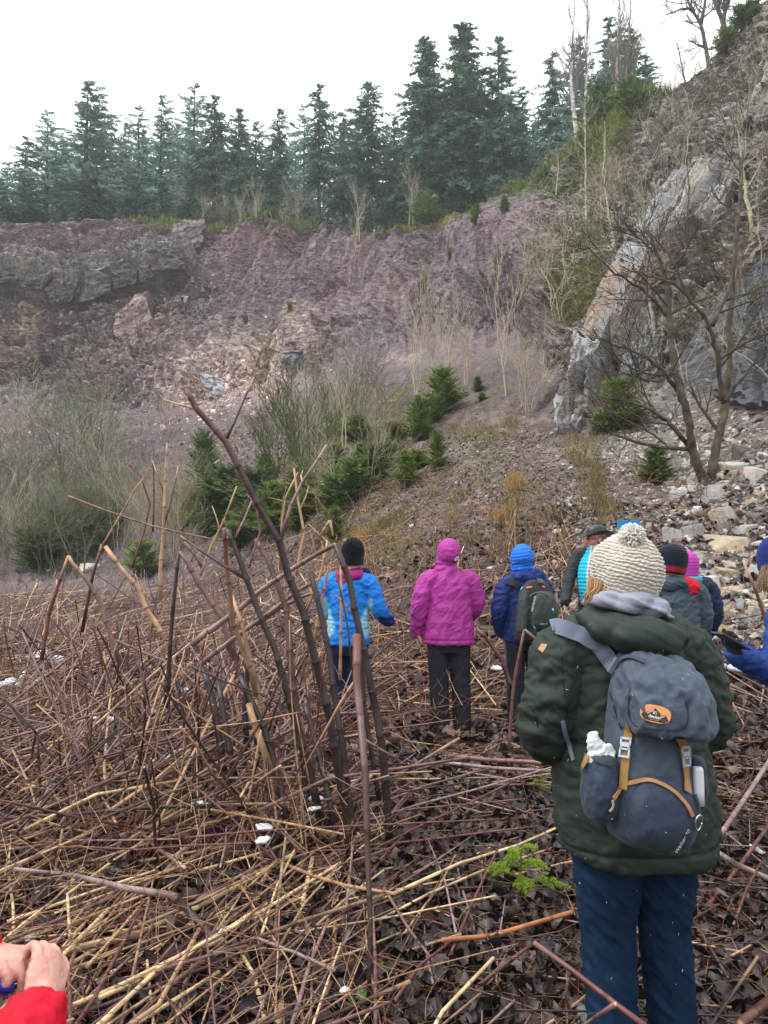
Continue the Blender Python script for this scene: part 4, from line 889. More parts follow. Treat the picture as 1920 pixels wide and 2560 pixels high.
def tufts(centers, per, rad, L, W, cols, g, var=.2):
    P_, N_ = [], []
    for c, nn_ in zip(*centers):
        k = R.normal(0, rad, (per, 2)); P_.append(np.stack([c[0] + k[:, 0], c[1] + k[:, 1], np.full(per, c[2])], 1) - nn_[None] * 0); N_.append(np.repeat(nn_[None], per, 0))
    P_ = np.concatenate(P_); N_ = np.concatenate(N_)
    c0 = np.repeat(np.concatenate(centers[:1]) if False else np.array(centers[0]), per, 0)
    P_[:, 2] -= ((P_ - c0) * N_).sum(1) / np.maximum(N_[:, 2], .3)       # stay on the slope's plane
    n = len(P_); blades(g, P_, N_, L * R.uniform(.5, 1.2, n), W, pick(cols, n, var))
g = Geo()
U = np.concatenate([R.normal(1480, 22, 46) + np.linspace(-34, 34, 46), R.uniform(1130, 1300, 16), R.uniform(860, 1300, 40), R.uniform(1250, 1420, 16)])
V = np.concatenate([np.linspace(1090, 1300, 46) + R.normal(0, 12, 46), R.uniform(1060, 1110, 16) , R.uniform(1200, 1440, 40), R.uniform(1250, 1420, 16)])
tufts(hits(U, V), 60, .10, .26, .004, [(150, 132, 92), (136, 120, 80), (120, 110, 72), (168, 150, 110)], g)
tufts(hits(np.array([910., 915, 903, 1290, 1285, 1250]), np.array([1350., 1352, 1348, 1215, 1220, 1300])), 160, .09, .34, .004, [(196, 160, 100), (180, 150, 96)], g)
g.build('dry_grass', M_grass)['kind'] = 'stuff'
g = Geo()
def mosspts(n, u0, u1, v0, v1): return hits(R.uniform(u0, u1, n), R.uniform(v0, v1, n))
tufts(mosspts(90, 620, 1080, 1040, 1330), 70, .16, .10, .006, [(120, 116, 44), (136, 112, 40), (96, 104, 48)], g)
tufts(mosspts(40, 780, 1000, 1300, 1420), 60, .14, .12, .005, [(140, 130, 60), (110, 112, 52)], g)
tufts(mosspts(70, 1380, 1500, 580, 800), 60, .25, .3, .01, [(104, 112, 50), (126, 120, 60)], g)
cu = R.uniform(780, 1320, 110); cp = [crest_pt(u) + np.array([0, R.uniform(-.4, .9), 0]) for u in cu]; cp = [drop(q[0], q[1]) for q in cp]
tufts((np.array([q[0] for q in cp]), np.array([q[1] for q in cp])), 80, .35, .55, .022, [(150, 136, 48), (170, 146, 58), (110, 116, 46)], g)
cu = np.concatenate([R.uniform(1280, 1640, 150), R.uniform(300, 780, 34)]); cp = [crest_pt(u) + np.array([0, R.uniform(-1.0, 1.2), 0]) for u in cu]; cp = [drop(q[0], q[1]) for q in cp]
tufts((np.array([q[0] for q in cp]), np.array([q[1] for q in cp])), 110, .5, .75, .022, [(110, 130, 42), (88, 104, 44), (126, 138, 52), (84, 76, 50)], g)
tufts(mosspts(80, 1440, 1570, 285, 400), 70, .40, .45, .022, [(112, 132, 40), (128, 140, 50), (90, 104, 44)], g)
g.build('moss', M_grass)['kind'] = 'stuff'
for (u, v, s) in [(615, 805, .45), (723, 770, .35), (1063, 715, .5), (1066, 655, .35), (1125, 640, .4), (1245, 652, .35)]:    # tufts holding on in the red slope
    h = hit(u, v); g = Geo(); tufts(([h[0]], [h[1]]), 220, s * .2, s, .016, [(104, 116, 44), (122, 126, 50)], g)
    tag(g.build('grass_tuft', M_grass), 'small green tuft of grass clinging to the bare red slope', 'grass tuft', 'green tufts on the red slope')
# sheet of dark wet leaves on the quarry floor
M_leaf = mat('wet leaves', attr=True, rough=.38, spec=.4, noise=.4, nscale=40, bump=.25, bscale=90, bdist=.004)
def leaves(g, pos, nrm, size, cols, curl=.5, tl=.45):
    n = len(pos); a = R.uniform(0, 6.28, n); z = norm(nrm + R.normal(0, tl, (n, 3))); x = norm(np.cross(z, np.stack([np.cos(a), np.sin(a), a * 0], 1))); y = np.cross(z, x)
    gx = np.array([-.5, -.22, .18, .52]); gw = np.array([.20, .42, .38, .10]); s = size[:, None, None]; c1 = R.normal(0, curl, (n, 1)); c2 = R.normal(0, curl, (n, 1)) + .3
    rows_ = []
    for k in range(4):
        for j in (-1, 0, 1):
            h = c1 * gx[k] ** 2 * 1.4 + c2 * (abs(j) * gw[k]) ** 2 * 2.5 + R.normal(0, .09, (n, 1))
            rows_.append(x * gx[k] + y * (j * gw[k]) + z * h)
    V = pos[:, None] + s * np.stack(rows_, 1); b = (np.arange(n) * 12)[:, None, None]
    q = np.array([[k * 3 + j, k * 3 + j + 1, k * 3 + j + 4, k * 3 + j + 3] for k in range(3) for j in range(2)])
    g.add(V.reshape(-1, 3), (b + q[None]).reshape(-1, 4), None, np.repeat(cols, 12, 0))
def floor_pts(n, y0, y1, xl=-1.0, xr=1.0, power=1.0):
    Y = y0 + (y1 - y0) * R.random(n) ** power; X = Y * R.uniform(.54 * xl, .54 * xr, n) + R.normal(0, .15, n)
    P_, N_ = [], []
    for x, y in zip(X, Y):
        h = drop(x, y, 3.5)
        P_.append(h[0]); N_.append(h[1] if h[1][2] > 0 else -h[1])
    return np.array(P_), np.array(N_)
g = Geo(); LC = [(42, 31, 31), (54, 40, 38), (40, 32, 35), (64, 47, 43), (50, 43, 47), (76, 58, 50)]
p, nn = floor_pts(40000, 1.0, 6.0, -1.45, 1.45, power=1.1); leaves(g, p + nn * R.uniform(.002, .025, (len(p), 1)), nn, R.uniform(.03, .085, len(p)), pick(LC, len(p), .2), .8, .38)
p, nn = floor_pts(11000, 5.5, 13, -1.15, 1.15, power=1.3); leaves(g, p + nn * .015, nn, R.uniform(.06, .14, len(p)), pick(LC + [(132, 104, 88)], len(p), .2))
g.build('leaf_litter', M_leaf)['kind'] = 'stuff'
g = Geo(); p, nn = hits(R.uniform(560, 1500, 9000), R.uniform(1080, 1480, 9000))
leaves(g, p + nn * .012, nn, p[:, 1] / F * R.uniform(3.5, 9, len(p)), pick([(120, 98, 88), (104, 84, 78), (138, 116, 102), (108, 92, 90), (92, 76, 72)], len(p), .15))
g.build('slope_leaf_litter', M_leaf)['kind'] = 'stuff'
# ------------------------------------------------------------------ dead knotweed
M_stalk = mat('dead stalks', attr=True, rough=.38, spec=.45, noise=.55, nscale=11, bump=.3, bscale=60, bdist=.003, stretch=(1, 1, 1))
TAN, STRAW, MAUVE, DARK, RED, GRYM, BLK = (172, 136, 104), (216, 186, 142), (118, 86, 82), (58, 40, 39), (102, 61, 53), (138, 114, 112), (40, 30, 30)
def stalk(g, pts, r0, r1, col, sides=7, node=.21, sub=True, tipcol=None, basecol=None, rg=R):
    """one hollow cane with swollen, dark-ringed nodes"""
    pts = np.asarray(pts, float); seg = np.linalg.norm(np.diff(pts, axis=0), axis=1); s = np.concatenate([[0], np.cumsum(seg)]); Ls = s[-1]
    nn_ = max(1, int(Ls / node)); nd = (np.arange(nn_) + rg.uniform(.2, .8)) * Ls / nn_
    tt = np.unique(np.concatenate([s, nd - .012, nd - .004, nd + .004, nd + .012, np.linspace(0, Ls, max(3, int(Ls / .12)))]).clip(0, Ls))
    p = np.stack([np.interp(tt, s, pts[:, k]) for k in range(3)], 1)
    rad = np.interp(tt, [0, Ls], [r0, r1]); isn = np.min(np.abs(tt[:, None] - nd[None]), 1) < .006
    rad = rad * np.where(isn, 1.14, 1.0)
    c = np.tile(lin(*col), (len(tt), 1))
    if basecol is not None: c = c * (tt / Ls)[:, None] + lin(*basecol) * (1 - tt / Ls)[:, None]
    if tipcol is not None: f = smooth(.7, 1, tt / Ls)[:, None]; c = c * (1 - f) + lin(*tipcol) * f
    c = c * np.exp(rg.normal(0, .10, (len(tt), 1))); c[isn] *= .45
    v, q, t = tube_arrays(p, rad, sides, True); cc = np.repeat(c, sides, 0); cc = np.concatenate([cc, [lin(*STRAW)], [lin(*STRAW)]])
    g.add(v, q, t, cc)
gK = 'dead knotweed stalks'
def up_path(pix, Y0, Y1=None, jit=.0):
    n = len(pix); Ys = np.linspace(Y0, Y0 if Y1 is None else Y1, n); return np.array([PX(u, v, y) for (u, v), y in zip(pix, Ys)])
def dense(p, k=4):
    t = np.linspace(0, len(p) - 1, (len(p) - 1) * k + 1); return np.stack([np.interp(t, range(len(p)), p[:, a]) for a in range(3)], 1)
def named(pix, Y0, Y1, w0, w1, col, label, branches=(), tip=None, base=None, name='knotweed_stalk'):
    """pix from the foot up; w0, w1 thickness in photograph pixels at the foot and the top"""
    p = up_path(pix, Y0, Y1); root = p[0].copy()
    g = Geo(); stalk(g, p - root, .90 * w0 / F * Y0 / 2, .90 * w1 / F * (Y1 or Y0) / 2, col, 8, tipcol=tip, basecol=base)
    o = g.build(name, M_stalk); o.location = root; tag(o, label, 'stalk', gK)
    for (bp, c, w) in branches:
        yb_ = np.interp(bp[0][1], [pix[-1][1], pix[0][1]], [Y1 or Y0, Y0]); q = np.array([PX(u, v, yb_ + .05 * k) for k, (u, v) in enumerate(bp)]) - root
        g = Geo(); stalk(g, q, w / F * yb_ / 2, w * .45 / F * yb_ / 2, c, 6, tipcol=TAN); g.build('side_branch', M_stalk, o)
    return o
named([(876, 2165), (868, 2036), (845, 1925), (822, 1783), (799, 1697), (781, 1621), (758, 1529), (720, 1437), (697, 1350), (650, 1271), (606, 1186), (563, 1103), (490, 1020), (466, 974)], 4.0, 4.0, 26, 16, DARK, 'tallest dark stalk with a Y-forked top rising over the scree',
      [([(490, 1022), (452, 1012), (413, 1000)], TAN, 8), ([(563, 1103), (590, 1045), (616, 985), (635, 943)], DARK, 9), ([(700, 1349), (727, 1265), (756, 1204), (790, 1155), (816, 1112)], MAUVE, 11), ([(756, 1204), (752, 1190), (757, 1176)], TAN, 5), ([(630, 1235), (612, 1260), (590, 1330)], MAUVE, 4)], tip=RED, base=BLK)
named([(805, 2060), (770, 1917), (746, 1830), (717, 1731), (689, 1627), (660, 1562), (635, 1500), (613, 1439), (588, 1370), (568, 1323)], 4.2, 4.3, 24, 13, DARK, 'dark stalk with a straight dark twig near its snapped top, left of the tallest',
      [([(613, 1446), (559, 1414), (508, 1381), (452, 1340)], DARK, 9), ([(588, 1345), (610, 1300), (628, 1255), (640, 1245)], MAUVE, 7)], base=BLK)
named([(640, 1740), (631, 1685), (610, 1627), (581, 1555), (574, 1475), (565, 1403), (561, 1320)], 4.6, 4.4, 16, 12, RED, 'reddish stalk folded at the top beside the dark straight-twigged one', tip=RED, base=TAN)
named([(974, 2110), (966, 1990), (955, 1864), (942, 1788), (929, 1725), (909, 1619), (888, 1533), (874, 1453), (839, 1361)], 4.15, 4.3, 24, 16, DARK, 'dark stalk crossing the blue jacket, bent over at its top', [([(882, 1535), (866, 1515), (842, 1490), (828, 1488)], MAUVE, 6)], base=BLK)
named([(480, 1610), (545, 1562), (599, 1522), (653, 1475), (725, 1426), (780, 1392), (838, 1361)], 4.9, 4.3, 18, 12, GRYM, 'thick mauve broken cane lying slantwise up to the black knit hat', tip=MAUVE)
named([(500, 1660), (590, 1592), (690, 1520), (745, 1476), (800, 1447)], 5.0, 4.6, 14, 10, GRYM, 'mauve cane lying parallel below the thick slanting one')
named([(640, 1562), (700, 1520), (760, 1490), (800, 1478)], 5.0, 4.7, 12, 8, MAUVE, 'short red-mauve cane under the two slanting ones')
named([(922, 2500), (926, 2313), (920, 2163), (914, 1940), (905, 1840), (901, 1788), (892, 1700), (892, 1587)], 2.72, 3.3, 11, 24, MAUVE, 'snapped reddish stalk with a split pale top in front of the blue jacket', [([(912, 1850), (945, 1870), (990, 1895)], TAN, 8), ([(896, 1690), (850, 1760), (800, 1850), (760, 1920)], TAN, 9)], tip=RED, base=BLK)
named([(948, 2000), (925, 1860), (910, 1760), (905, 1650), (898, 1600)], 4.3, 4.4, 14, 12, DARK, 'dark straight stalk close behind the split-topped one', base=BLK)
named([(884, 2090), (856, 1864), (838, 1750), (823, 1634), (805, 1548), (788, 1475), (776, 1430)], 4.2, 4.5, 20, 14, DARK, 'dark stalk just left of the blue jacket', base=BLK)
named([(778, 2010), (752, 1830), (730, 1700), (722, 1600), (715, 1519), (690, 1450), (668, 1396), (639, 1349)], 4.4, 4.8, 22, 14, RED, 'brown leaning stalk behind the tallest dark one', base=DARK)
named([(415, 1770), (422, 1663), (431, 1537), (440, 1446), (447, 1379)], 5.0, 5.0, 13, 10, DARK, 'thin dark stalk, left leg of the folded pair in the heap')
named([(590, 1650), (552, 1540), (523, 1497), (494, 1457), (469, 1407), (448, 1379)], 5.0, 5.0, 18, 11, MAUVE, 'mauve-brown cane, right leg of the folded pair in the heap', [([(478, 1405), (482, 1390), (480, 1375)], DARK, 5)])
named([(506, 1420), (495, 1400), (475, 1372), (460, 1356)], 5.1, 5.1, 10, 8, MAUVE, 'short bent cane behind the folded pair')
named([(104, 1650), (124, 1529), (145, 1465), (171, 1390)], 5.6, 5.6, 12, 9, RED, 'brown stalk with a splintered orange top at the left, leaning right', tip=TAN)
named([(300, 1660), (272, 1575), (249, 1506), (220, 1454), (179, 1405), (171, 1390)], 5.6, 5.6, 14, 10, MAUVE, 'brown cane hanging from the splintered orange top', tip=TAN)
named([(205, 1580), (231, 1442), (255, 1361)], 6.0, 6.0, 10, 8, DARK, 'dark thin stalk leaning against the pale thick one at the left', tip=TAN)
named([(410, 1600), (394, 1564), (370, 1529), (341, 1465), (301, 1419), (263, 1366)], 6.0, 6.0, 15, 12, TAN, 'pale thick cane snapped at its upper end at the left')
named([(402, 1500), (401, 1420), (408, 1330), (412, 1220), (418, 1107)], 6.2, 6.2, 12, 5, TAN, 'upright pale stem before the scree left of the see-through spruce', [([(408, 1320), (425, 1260), (440, 1200), (445, 1165)], RED, 6), ([(411, 1240), (395, 1190), (380, 1150)], RED, 5), ([(416, 1130), (424, 1080), (424, 1050)], MAUVE, 4)])
named([(330, 1420), (360, 1330), (375, 1260), (352, 1190), (316, 1155)], 6.4, 6.4, 6, 4, RED, 'thin dark red twig with a kink left of the upright pale stem')
named([(382, 1330), (385, 1250), (384, 1180), (380, 1140)], 6.4, 6.4, 6, 4, RED, 'thin straight dark red twig beside the kinked one')
named([(255, 1365), (300, 1290), (340, 1220), (362, 1190)], 5.9, 5.9, 6, 4, TAN, 'thin tan twig rising to the right from the snapped pale cane')
named([(0, 1320) if False else (170, 1240), (260, 1275), (380, 1315), (480, 1338), (560, 1352)], 5.2, 5.0, 6, 4, MAUVE, 'long thin twig stretched almost level before the young spruces')
named([(560, 1930), (545, 1820), (530, 1740), (508, 1670)], 4.6, 4.8, 22, 16, DARK, 'thick dark stub in the clump left of the tallest stalk', base=BLK)
named([(590, 1960), (570, 1850), (555, 1760), (545, 1700)], 4.5, 4.7, 20, 15, DARK, 'second thick dark stub of the clump, slightly shorter', base=BLK)
named([(620, 1900), (612, 1780), (618, 1680), (619, 1600)], 4.6, 4.7, 17, 13, BLK, 'black upright stalk in the clump left of the tallest')
named([(700, 2000), (680, 1860), (650, 1740), (630, 1660), (605, 1560), (580, 1490)], 4.5, 4.7, 14, 10, TAN, 'pale upright stalk rising through the dark clump', base=DARK)
named([(720, 2080), (700, 1960), (660, 1820), (600, 1690)], 4.2, 4.5, 22, 16, DARK, 'dark leaning stalk right of the clump', base=BLK)
named([(840, 2080), (815, 1960), (790, 1860), (762, 1760)], 4.1, 4.4, 20, 15, DARK, 'dark stalk low behind the tallest one', base=BLK)
named([(680, 1930), (650, 1850), (630, 1790), (622, 1760)], 4.3, 4.4, 20, 18, TAN, 'short split tan stump in the middle of the clump')
named([(787, 1602), (800, 1520), (815, 1450), (823, 1412)], 4.5, 4.5, 10, 8, TAN, 'pale tan stem beside the left shoulder of the blue jacket')
named([(800, 1340), (825, 1300), (832, 1340)], 4.4, 4.4, 7, 7, TAN, 'small pale bent twig left of the black knit hat')
named([(765, 1530), (800, 1440), (815, 1380), (818, 1350)], 4.5, 4.5, 9, 6, TAN, 'curved pale stem left of the black knit hat')
named([(850, 1700), (852, 1600), (853, 1500), (852, 1415)], 4.4, 4.4, 9, 7, TAN, 'thin pale stem standing in front of the blue jacket')
named([(882, 1680), (868, 1560), (852, 1480), (840, 1435)], 4.3, 4.3, 6, 4, RED, 'thin reddish twig crossing the blue jacket')
named([(740, 1440), (760, 1330), (745, 1250), (735, 1170)], 4.6, 4.6, 9, 6, TAN, 'slim pale stem behind the right fork of the tallest stalk', [([(748, 1280), (765, 1240), (772, 1215)], TAN, 5)])
named([(700, 1420), (705, 1300), (715, 1240), (745, 1180)], 4.7, 4.7, 8, 4, TAN, 'pale stem curving right between fork and tallest stalk')
named([(622, 1420), (650, 1330), (640, 1260), (620, 1240)], 4.6, 4.6, 6, 4, MAUVE, 'short mauve twig left of the tallest stalk')
named([(500, 1440), (530, 1360), (560, 1300), (592, 1215)], 4.9, 4.9, 6, 4, TAN, 'thin pale twig leaning right before the dark young spruce', [([(548, 1320), (540, 1290), (530, 1265)], TAN, 4)])
named([(1284, 1720), (1272, 1705), (1258, 1653), (1210, 1588), (1190, 1569)], 5.9, 6.0, 15, 9, RED, 'brown cane leaning against the pink jacket hem', base=DARK)
named([(1272, 1870), (1282, 1736), (1289, 1684), (1299, 1632), (1311, 1574)], 5.2, 5.2, 10, 8, RED, 'reddish snapped stem in front of the navy rucksack wearer', base=MAUVE)
named([(1368, 1622), (1356, 1611), (1311, 1574)], 5.15, 5.2, 8, 9, MAUVE, 'hanging end of the snapped stem by the green sleeve')
named([(1925, 1590), (1907, 1529), (1888, 1472), (1860, 1408)], 4.6, 4.6, 12, 7, RED, 'brown stem leaning left in front of the right-hand scree', tip=TAN)
named([(1625, 2575), (1539, 2510), (1430, 2425), (1336, 2357)], 1.75, 2.0, 17, 13, RED, 'red-brown cane with a fork crossing low in front of the blue jeans', [([(1539, 2510), (1500, 2535), (1455, 2566)], MAUVE, 14)], tip=MAUVE)
named([(602, 2418), (520, 2330), (440, 2244)], 3.0, 3.4, 22, 20, DARK, 'dark foot of the bent grey-mauve cane low at the left')
named([(440, 2244), (428, 2238), (318, 2221), (185, 2189), (35, 2172)], 3.35, 3.4, 21, 10, GRYM, 'smooth grey-mauve cane bent level low at the left')
named([(179, 2371), (347, 2331), (498, 2267), (620, 2200), (735, 2134)], 3.0, 3.9, 15, 11, STRAW, 'long straw-coloured cane curving up to the right low at the left')
named([(694, 2565), (718, 2441), (752, 2279), (781, 2146)], 2.6, 3.9, 20, 12, STRAW, 'straight straw cane pointing away at the foot of the tall stalks')
named([(388, 2560), (498, 2441), (590, 2310), (689, 2151)], 2.65, 3.9, 18, 11, GRYM, 'long mauve and straw cane pointing away low in the middle', tip=STRAW)
named([(532, 2030), (637, 2039), (741, 2059), (840, 2090)], 4.4, 4.15, 15, 14, (160, 116, 66), 'level orange-brown cane lying before the clump')
named([(300, 2090), (420, 2050), (520, 2010), (590, 2005)], 4.1, 4.5, 12, 9, GRYM, 'curved mauve cane lying left of the orange-brown one')
named([(1120, 1890), (1220, 1900), (1330, 1905), (1390, 1915)], 5.3, 5.0, 13, 12, MAUVE, 'pinkish cane lying level behind the left sleeve of the green coat')
named([(1100, 1905), (1230, 1920), (1370, 1928)], 5.1, 4.9, 10, 10, GRYM, 'second level cane just below the pinkish one')
named([(1105, 2350), (1230, 2340), (1330, 2310), (1430, 2280)], 3.1, 3.3, 14, 12, (168, 104, 64), 'orange-brown cane lying below the small spruce seedling')
named([(1190, 2470), (1290, 2390), (1345, 2350)], 2.8, 3.0, 12, 9, RED, 'red-brown cane slanting to the left of the jeans')
named([(960, 2220), (1020, 2320), (1085, 2405)], 3.4, 3.0, 9, 8, MAUVE, 'thin mauve cane slanting down right in the open mud')
named([(1120, 2400), (1180, 2260), (1245, 2120)], 3.0, 3.9, 9, 7, RED, 'thin red stem leaning up across the open mud beside the seedling')
named([(1760, 2110), (1840, 2160), (1930, 2200)], 4.0, 3.7, 15, 14, GRYM, 'smooth mauve cane right of the green coat hem')
named([(1800, 2090), (1860, 2000), (1925, 1900)], 4.1, 5.0, 15, 12, GRYM, 'mauve cane slanting up at the right margin')
named([(1740, 2300), (1800, 2230), (1860, 2150), (1925, 2060)], 3.4, 4.2, 14, 11, RED, 'red-brown cane slanting up right of the blue jeans')
named([(1850, 2560), (1925, 2500)], 2.4, 2.6, 26, 24, RED, 'thick red cane end in the lower right corner')
named([(1730, 2450), (1830, 2400), (1925, 2330)], 2.9, 3.2, 20, 18, DARK, 'dark brown thick cane low right behind the jeans')
hand = sum(1 for o in COL.objects if o.name.startswith('knotweed_stalk'))
# random lying and leaning canes
cand = []
def lay(n, y0, y1, x0, x1, ang, sd, Lr, rr, cols, pitch=(0, .06), lift=.10, power=1.0):
    Y = y0 + (y1 - y0) * R.random(n) ** power; X = Y * R.uniform(x0, x1, n)
    for x, y in zip(X, Y):
        a = R.normal(ang, sd); L = R.uniform(*Lr); r = R.uniform(*rr) ; ph = R.uniform(*pitch)
        h = drop(x, y, 3.5)[0]; d = np.array([math.cos(a) * math.cos(ph), math.sin(a) * math.cos(ph), math.sin(ph)])
        m = max(3, int(L / .25)); t = np.linspace(0, L, m); p = h + d * t[:, None] + np.array([0, 0, r + R.uniform(.0, lift)])
        p += np.cumsum(R.normal(0, .019, (m, 3)), 0) * np.array([1, 1, .5])
        if ph < .12:
            e = drop(p[-1, 0], p[-1, 1], 3.5)[0][2]; p[:, 2] += (e - h[2]) * t / L
        if R.random() < .45 and m > 3:                        # a kink
            k = R.integers(1, m - 1); v = R.normal(0, .12, 3); v[2] = -abs(v[2]) * (ph > .12); p[k + 1:] += v * np.arange(1, m - k)[:, None]
        e2 = np.array([drop(q[0], q[1], 3.5)[0][2] for q in p[[0, -1]]]); p[:, 2] = np.maximum(p[:, 2], np.linspace(e2[0], e2[1], m) + r)
        c = cols[R.integers(len(cols))]
        if p[:, 1].min() < 1.15 or (p[:, 1].min() < 1.5 and abs(p[:, 0]).min() < 1.2 and p[:, 2].max() > .3): continue
        cand.append((p, r, r * R.uniform(.5, .95), c, L * r / max(y, 1) ** 2))
MIXL = [TAN, TAN, STRAW, MAUVE, MAUVE, RED, DARK, GRYM]; MIXR = [MAUVE, RED, RED, DARK, TAN, GRYM, DARK]
def fold(n, y0, y1, x0, x1):
    """canes snapped at a height, the upper end hanging back to the ground"""
    for _ in range(n):
        y = R.uniform(y0, y1); x = y * R.uniform(x0, x1); h = drop(x, y, 3.5)[0]; a = R.uniform(0, 6.28); H = R.uniform(.35, 1.0); l = R.uniform(.1, .35) * H
        top = h + np.array([math.cos(a) * l, math.sin(a) * l, H]); b = a + R.normal(0, 1.2); L = R.uniform(.6, 1.3); drp = R.uniform(.3, 1.0) * H
        e = top + np.array([math.cos(b) * L, math.sin(b) * L, -drp]); e[2] = max(e[2], drop(e[0], e[1], 3.5)[0][2] + .01)
        if min(e[1], y) < 2.0: continue
        r = R.uniform(.004, .010); c = [DARK, RED, MAUVE, MAUVE, TAN][R.integers(5)]; m = 5; t = np.linspace(0, 1, m)[:, None]
        for p in (h + (top - h) * t, top + (e - top) * t):
            p = p + np.cumsum(R.normal(0, .008, (m, 3)), 0); cand.append((p, r, r * .8, c, np.linalg.norm(p[-1] - p[0]) * r / y ** 2))
lay(240, 1.6, 5.0, -.85, -.04, 1.25, .7, (.3, 1.3), (.003, .009), MIXL + [DARK, MAUVE], lift=.10)
lay(300, 3.8, 9.0, -.66, -.02, 1.1, .8, (.4, 1.7), (.004, .011), MIXL + [DARK, RED], (0, .25), .30)
lay(520, 3.9, 8.5, -.50, -.06, .8, 1.3, (.5, 1.7), (.004, .011), [DARK, RED, MAUVE, MAUVE, TAN, GRYM, RED], (.1, .8), .15)
lay(170, 4.0, 7.5, -.42, -.06, 1.2, 2.0, (.4, 1.3), (.004, .009), [DARK, RED, MAUVE, BLK, TAN], (.8, 1.5), .0)
lay(520, 8, 22, -.56, -.03, .8, .9, (.6, 2.0), (.006, .012), MIXL + [RED, DARK], (0, .25), .25, .8)
lay(220, 8, 20, -.54, -.02, 1.2, 1.2, (.6, 1.4), (.006, .011), MIXL + [DARK], (.3, 1.3), .05)
fold(70, 4.2, 8.0, -.46, -.05); fold(40, 8, 15, -.5, -.03)
lay(330, 1.5, 5.5, -.02, .72, .5, 1.2, (.25, 1.2), (.0025, .007), MIXR, lift=.04)
lay(430, 5.0, 9.5, -.03, .56, .35, 1.1, (.35, 1.4), (.003, .009), MIXR + [TAN], (0, .04), .04)
lay(260, 7.2, 11.5, -.05, .30, .7, 1.2, (.5, 1.4), (.004, .009), MIXL + [RED], (0, .16), .12)
lay(120, 7.8, 12, -.08, .34, 1.4, .5, (.5, 1.3), (.003, .006), [TAN, RED, MAUVE], (.7, 1.4), .0)
lay(190, 1.5, 4.0, -.80, .02, 1.2, .38, (.4, 1.3), (.003, .0095), [STRAW, STRAW, TAN, TAN, GRYM, MAUVE, RED], lift=.10)
def clear(p):      # the visitors' legs stand free of the tangle
    u, v = project(p); y = p[:, 1]; k = R.random()
    if k > .06 and np.any((u > 1030) & (u < 1200) & (v > 1540) & (v < 1850) & (y < 6.95)): return False
    return not (k > .35 and np.any((u > 815) & (u < 960) & (v > 1590) & (v < 1850) & (y < 6.7)))
cand = [c for c in cand if clear(c[0])]
cand.sort(key=lambda c: -c[4])
NI = max(0, 296 - hand)
cn = {TAN: 'tan', STRAW: 'straw-coloured', MAUVE: 'mauve-brown', DARK: 'dark brown', RED: 'red-brown', GRYM: 'grey-mauve', BLK: 'black'}
for p, r0, r1, c, _ in cand[:NI]:
    g = Geo(); o0 = p[0].copy(); stalk(g, p - o0, r0, r1, c, 7, basecol=DARK if R.random() < .3 else None, tipcol=TAN if R.random() < .3 else None)
    o = g.build('knotweed_stalk', M_stalk); o.location = o0
    side = 'left of the standing clump' if p[0, 0] < -.3 else ('in the open middle' if p[0, 0] < .25 else 'on the right')
    tag(o, f'{cn[c]} dead stalk loose in the tangle {side}', 'stalk', f'{cn[c]} stalks lying {side}')
g = Geo()
for p, r0, r1, c, _ in cand[NI:]: stalk(g, p, r0, r1, c, 5, .2)
g.build('stalk_litter', M_stalk)['kind'] = 'stuff'
# fine red-brown twiglets and straw between the canes
g = Geo()
def twigs(n, y0, y1, x0, x1, L, r, cols, pitch=.6, lift=.25, power=1.0):
    Y = y0 + (y1 - y0) * R.random(n) ** power; X = Y * R.uniform(x0, x1, n)
    for x, y in zip(X, Y):
        h = drop(x, y, 3.5)[0]; a = R.uniform(0, 6.28); ph = R.uniform(-.2, pitch); l = R.uniform(*L); t = np.linspace(0, l, 4)[:, None]
        p = h + np.array([0, 0, R.uniform(.01, lift)]) + t * np.array([math.cos(a) * math.cos(ph), math.sin(a) * math.cos(ph), math.sin(ph)]) + np.cumsum(R.normal(0, .1 * l, (4, 3)), 0)
        p[:, 2] = np.maximum(p[:, 2], h[2] + .005)
        tube(g, p, np.linspace(r, r * .5, 4) * max(1, y / 4), 3, lin(*cols[R.integers(len(cols))]), False)
twigs(3600, 2.2, 8, -.55, .0, (.08, .35), .0014, [(100, 60, 52), (88, 54, 50), (118, 76, 62), (176, 146, 108)], .8, .45, .9)
twigs(2600, 1.8, 6, -.05, .55, (.06, .25), .0011, [(110, 66, 48), (170, 142, 96), (130, 100, 70)], .3, .06)
twigs(2600, 6, 14, -.55, .45, (.15, .6), .0016, [(126, 76, 60), (170, 136, 96), (104, 66, 58)], .8, .3)
twigs(1100, 8, 22, -.5, .1, (.3, .9), .0016, [(120, 92, 74), (150, 120, 88)], 1.3, .1)
g.build('twig_litter', M_twig)['kind'] = 'stuff'
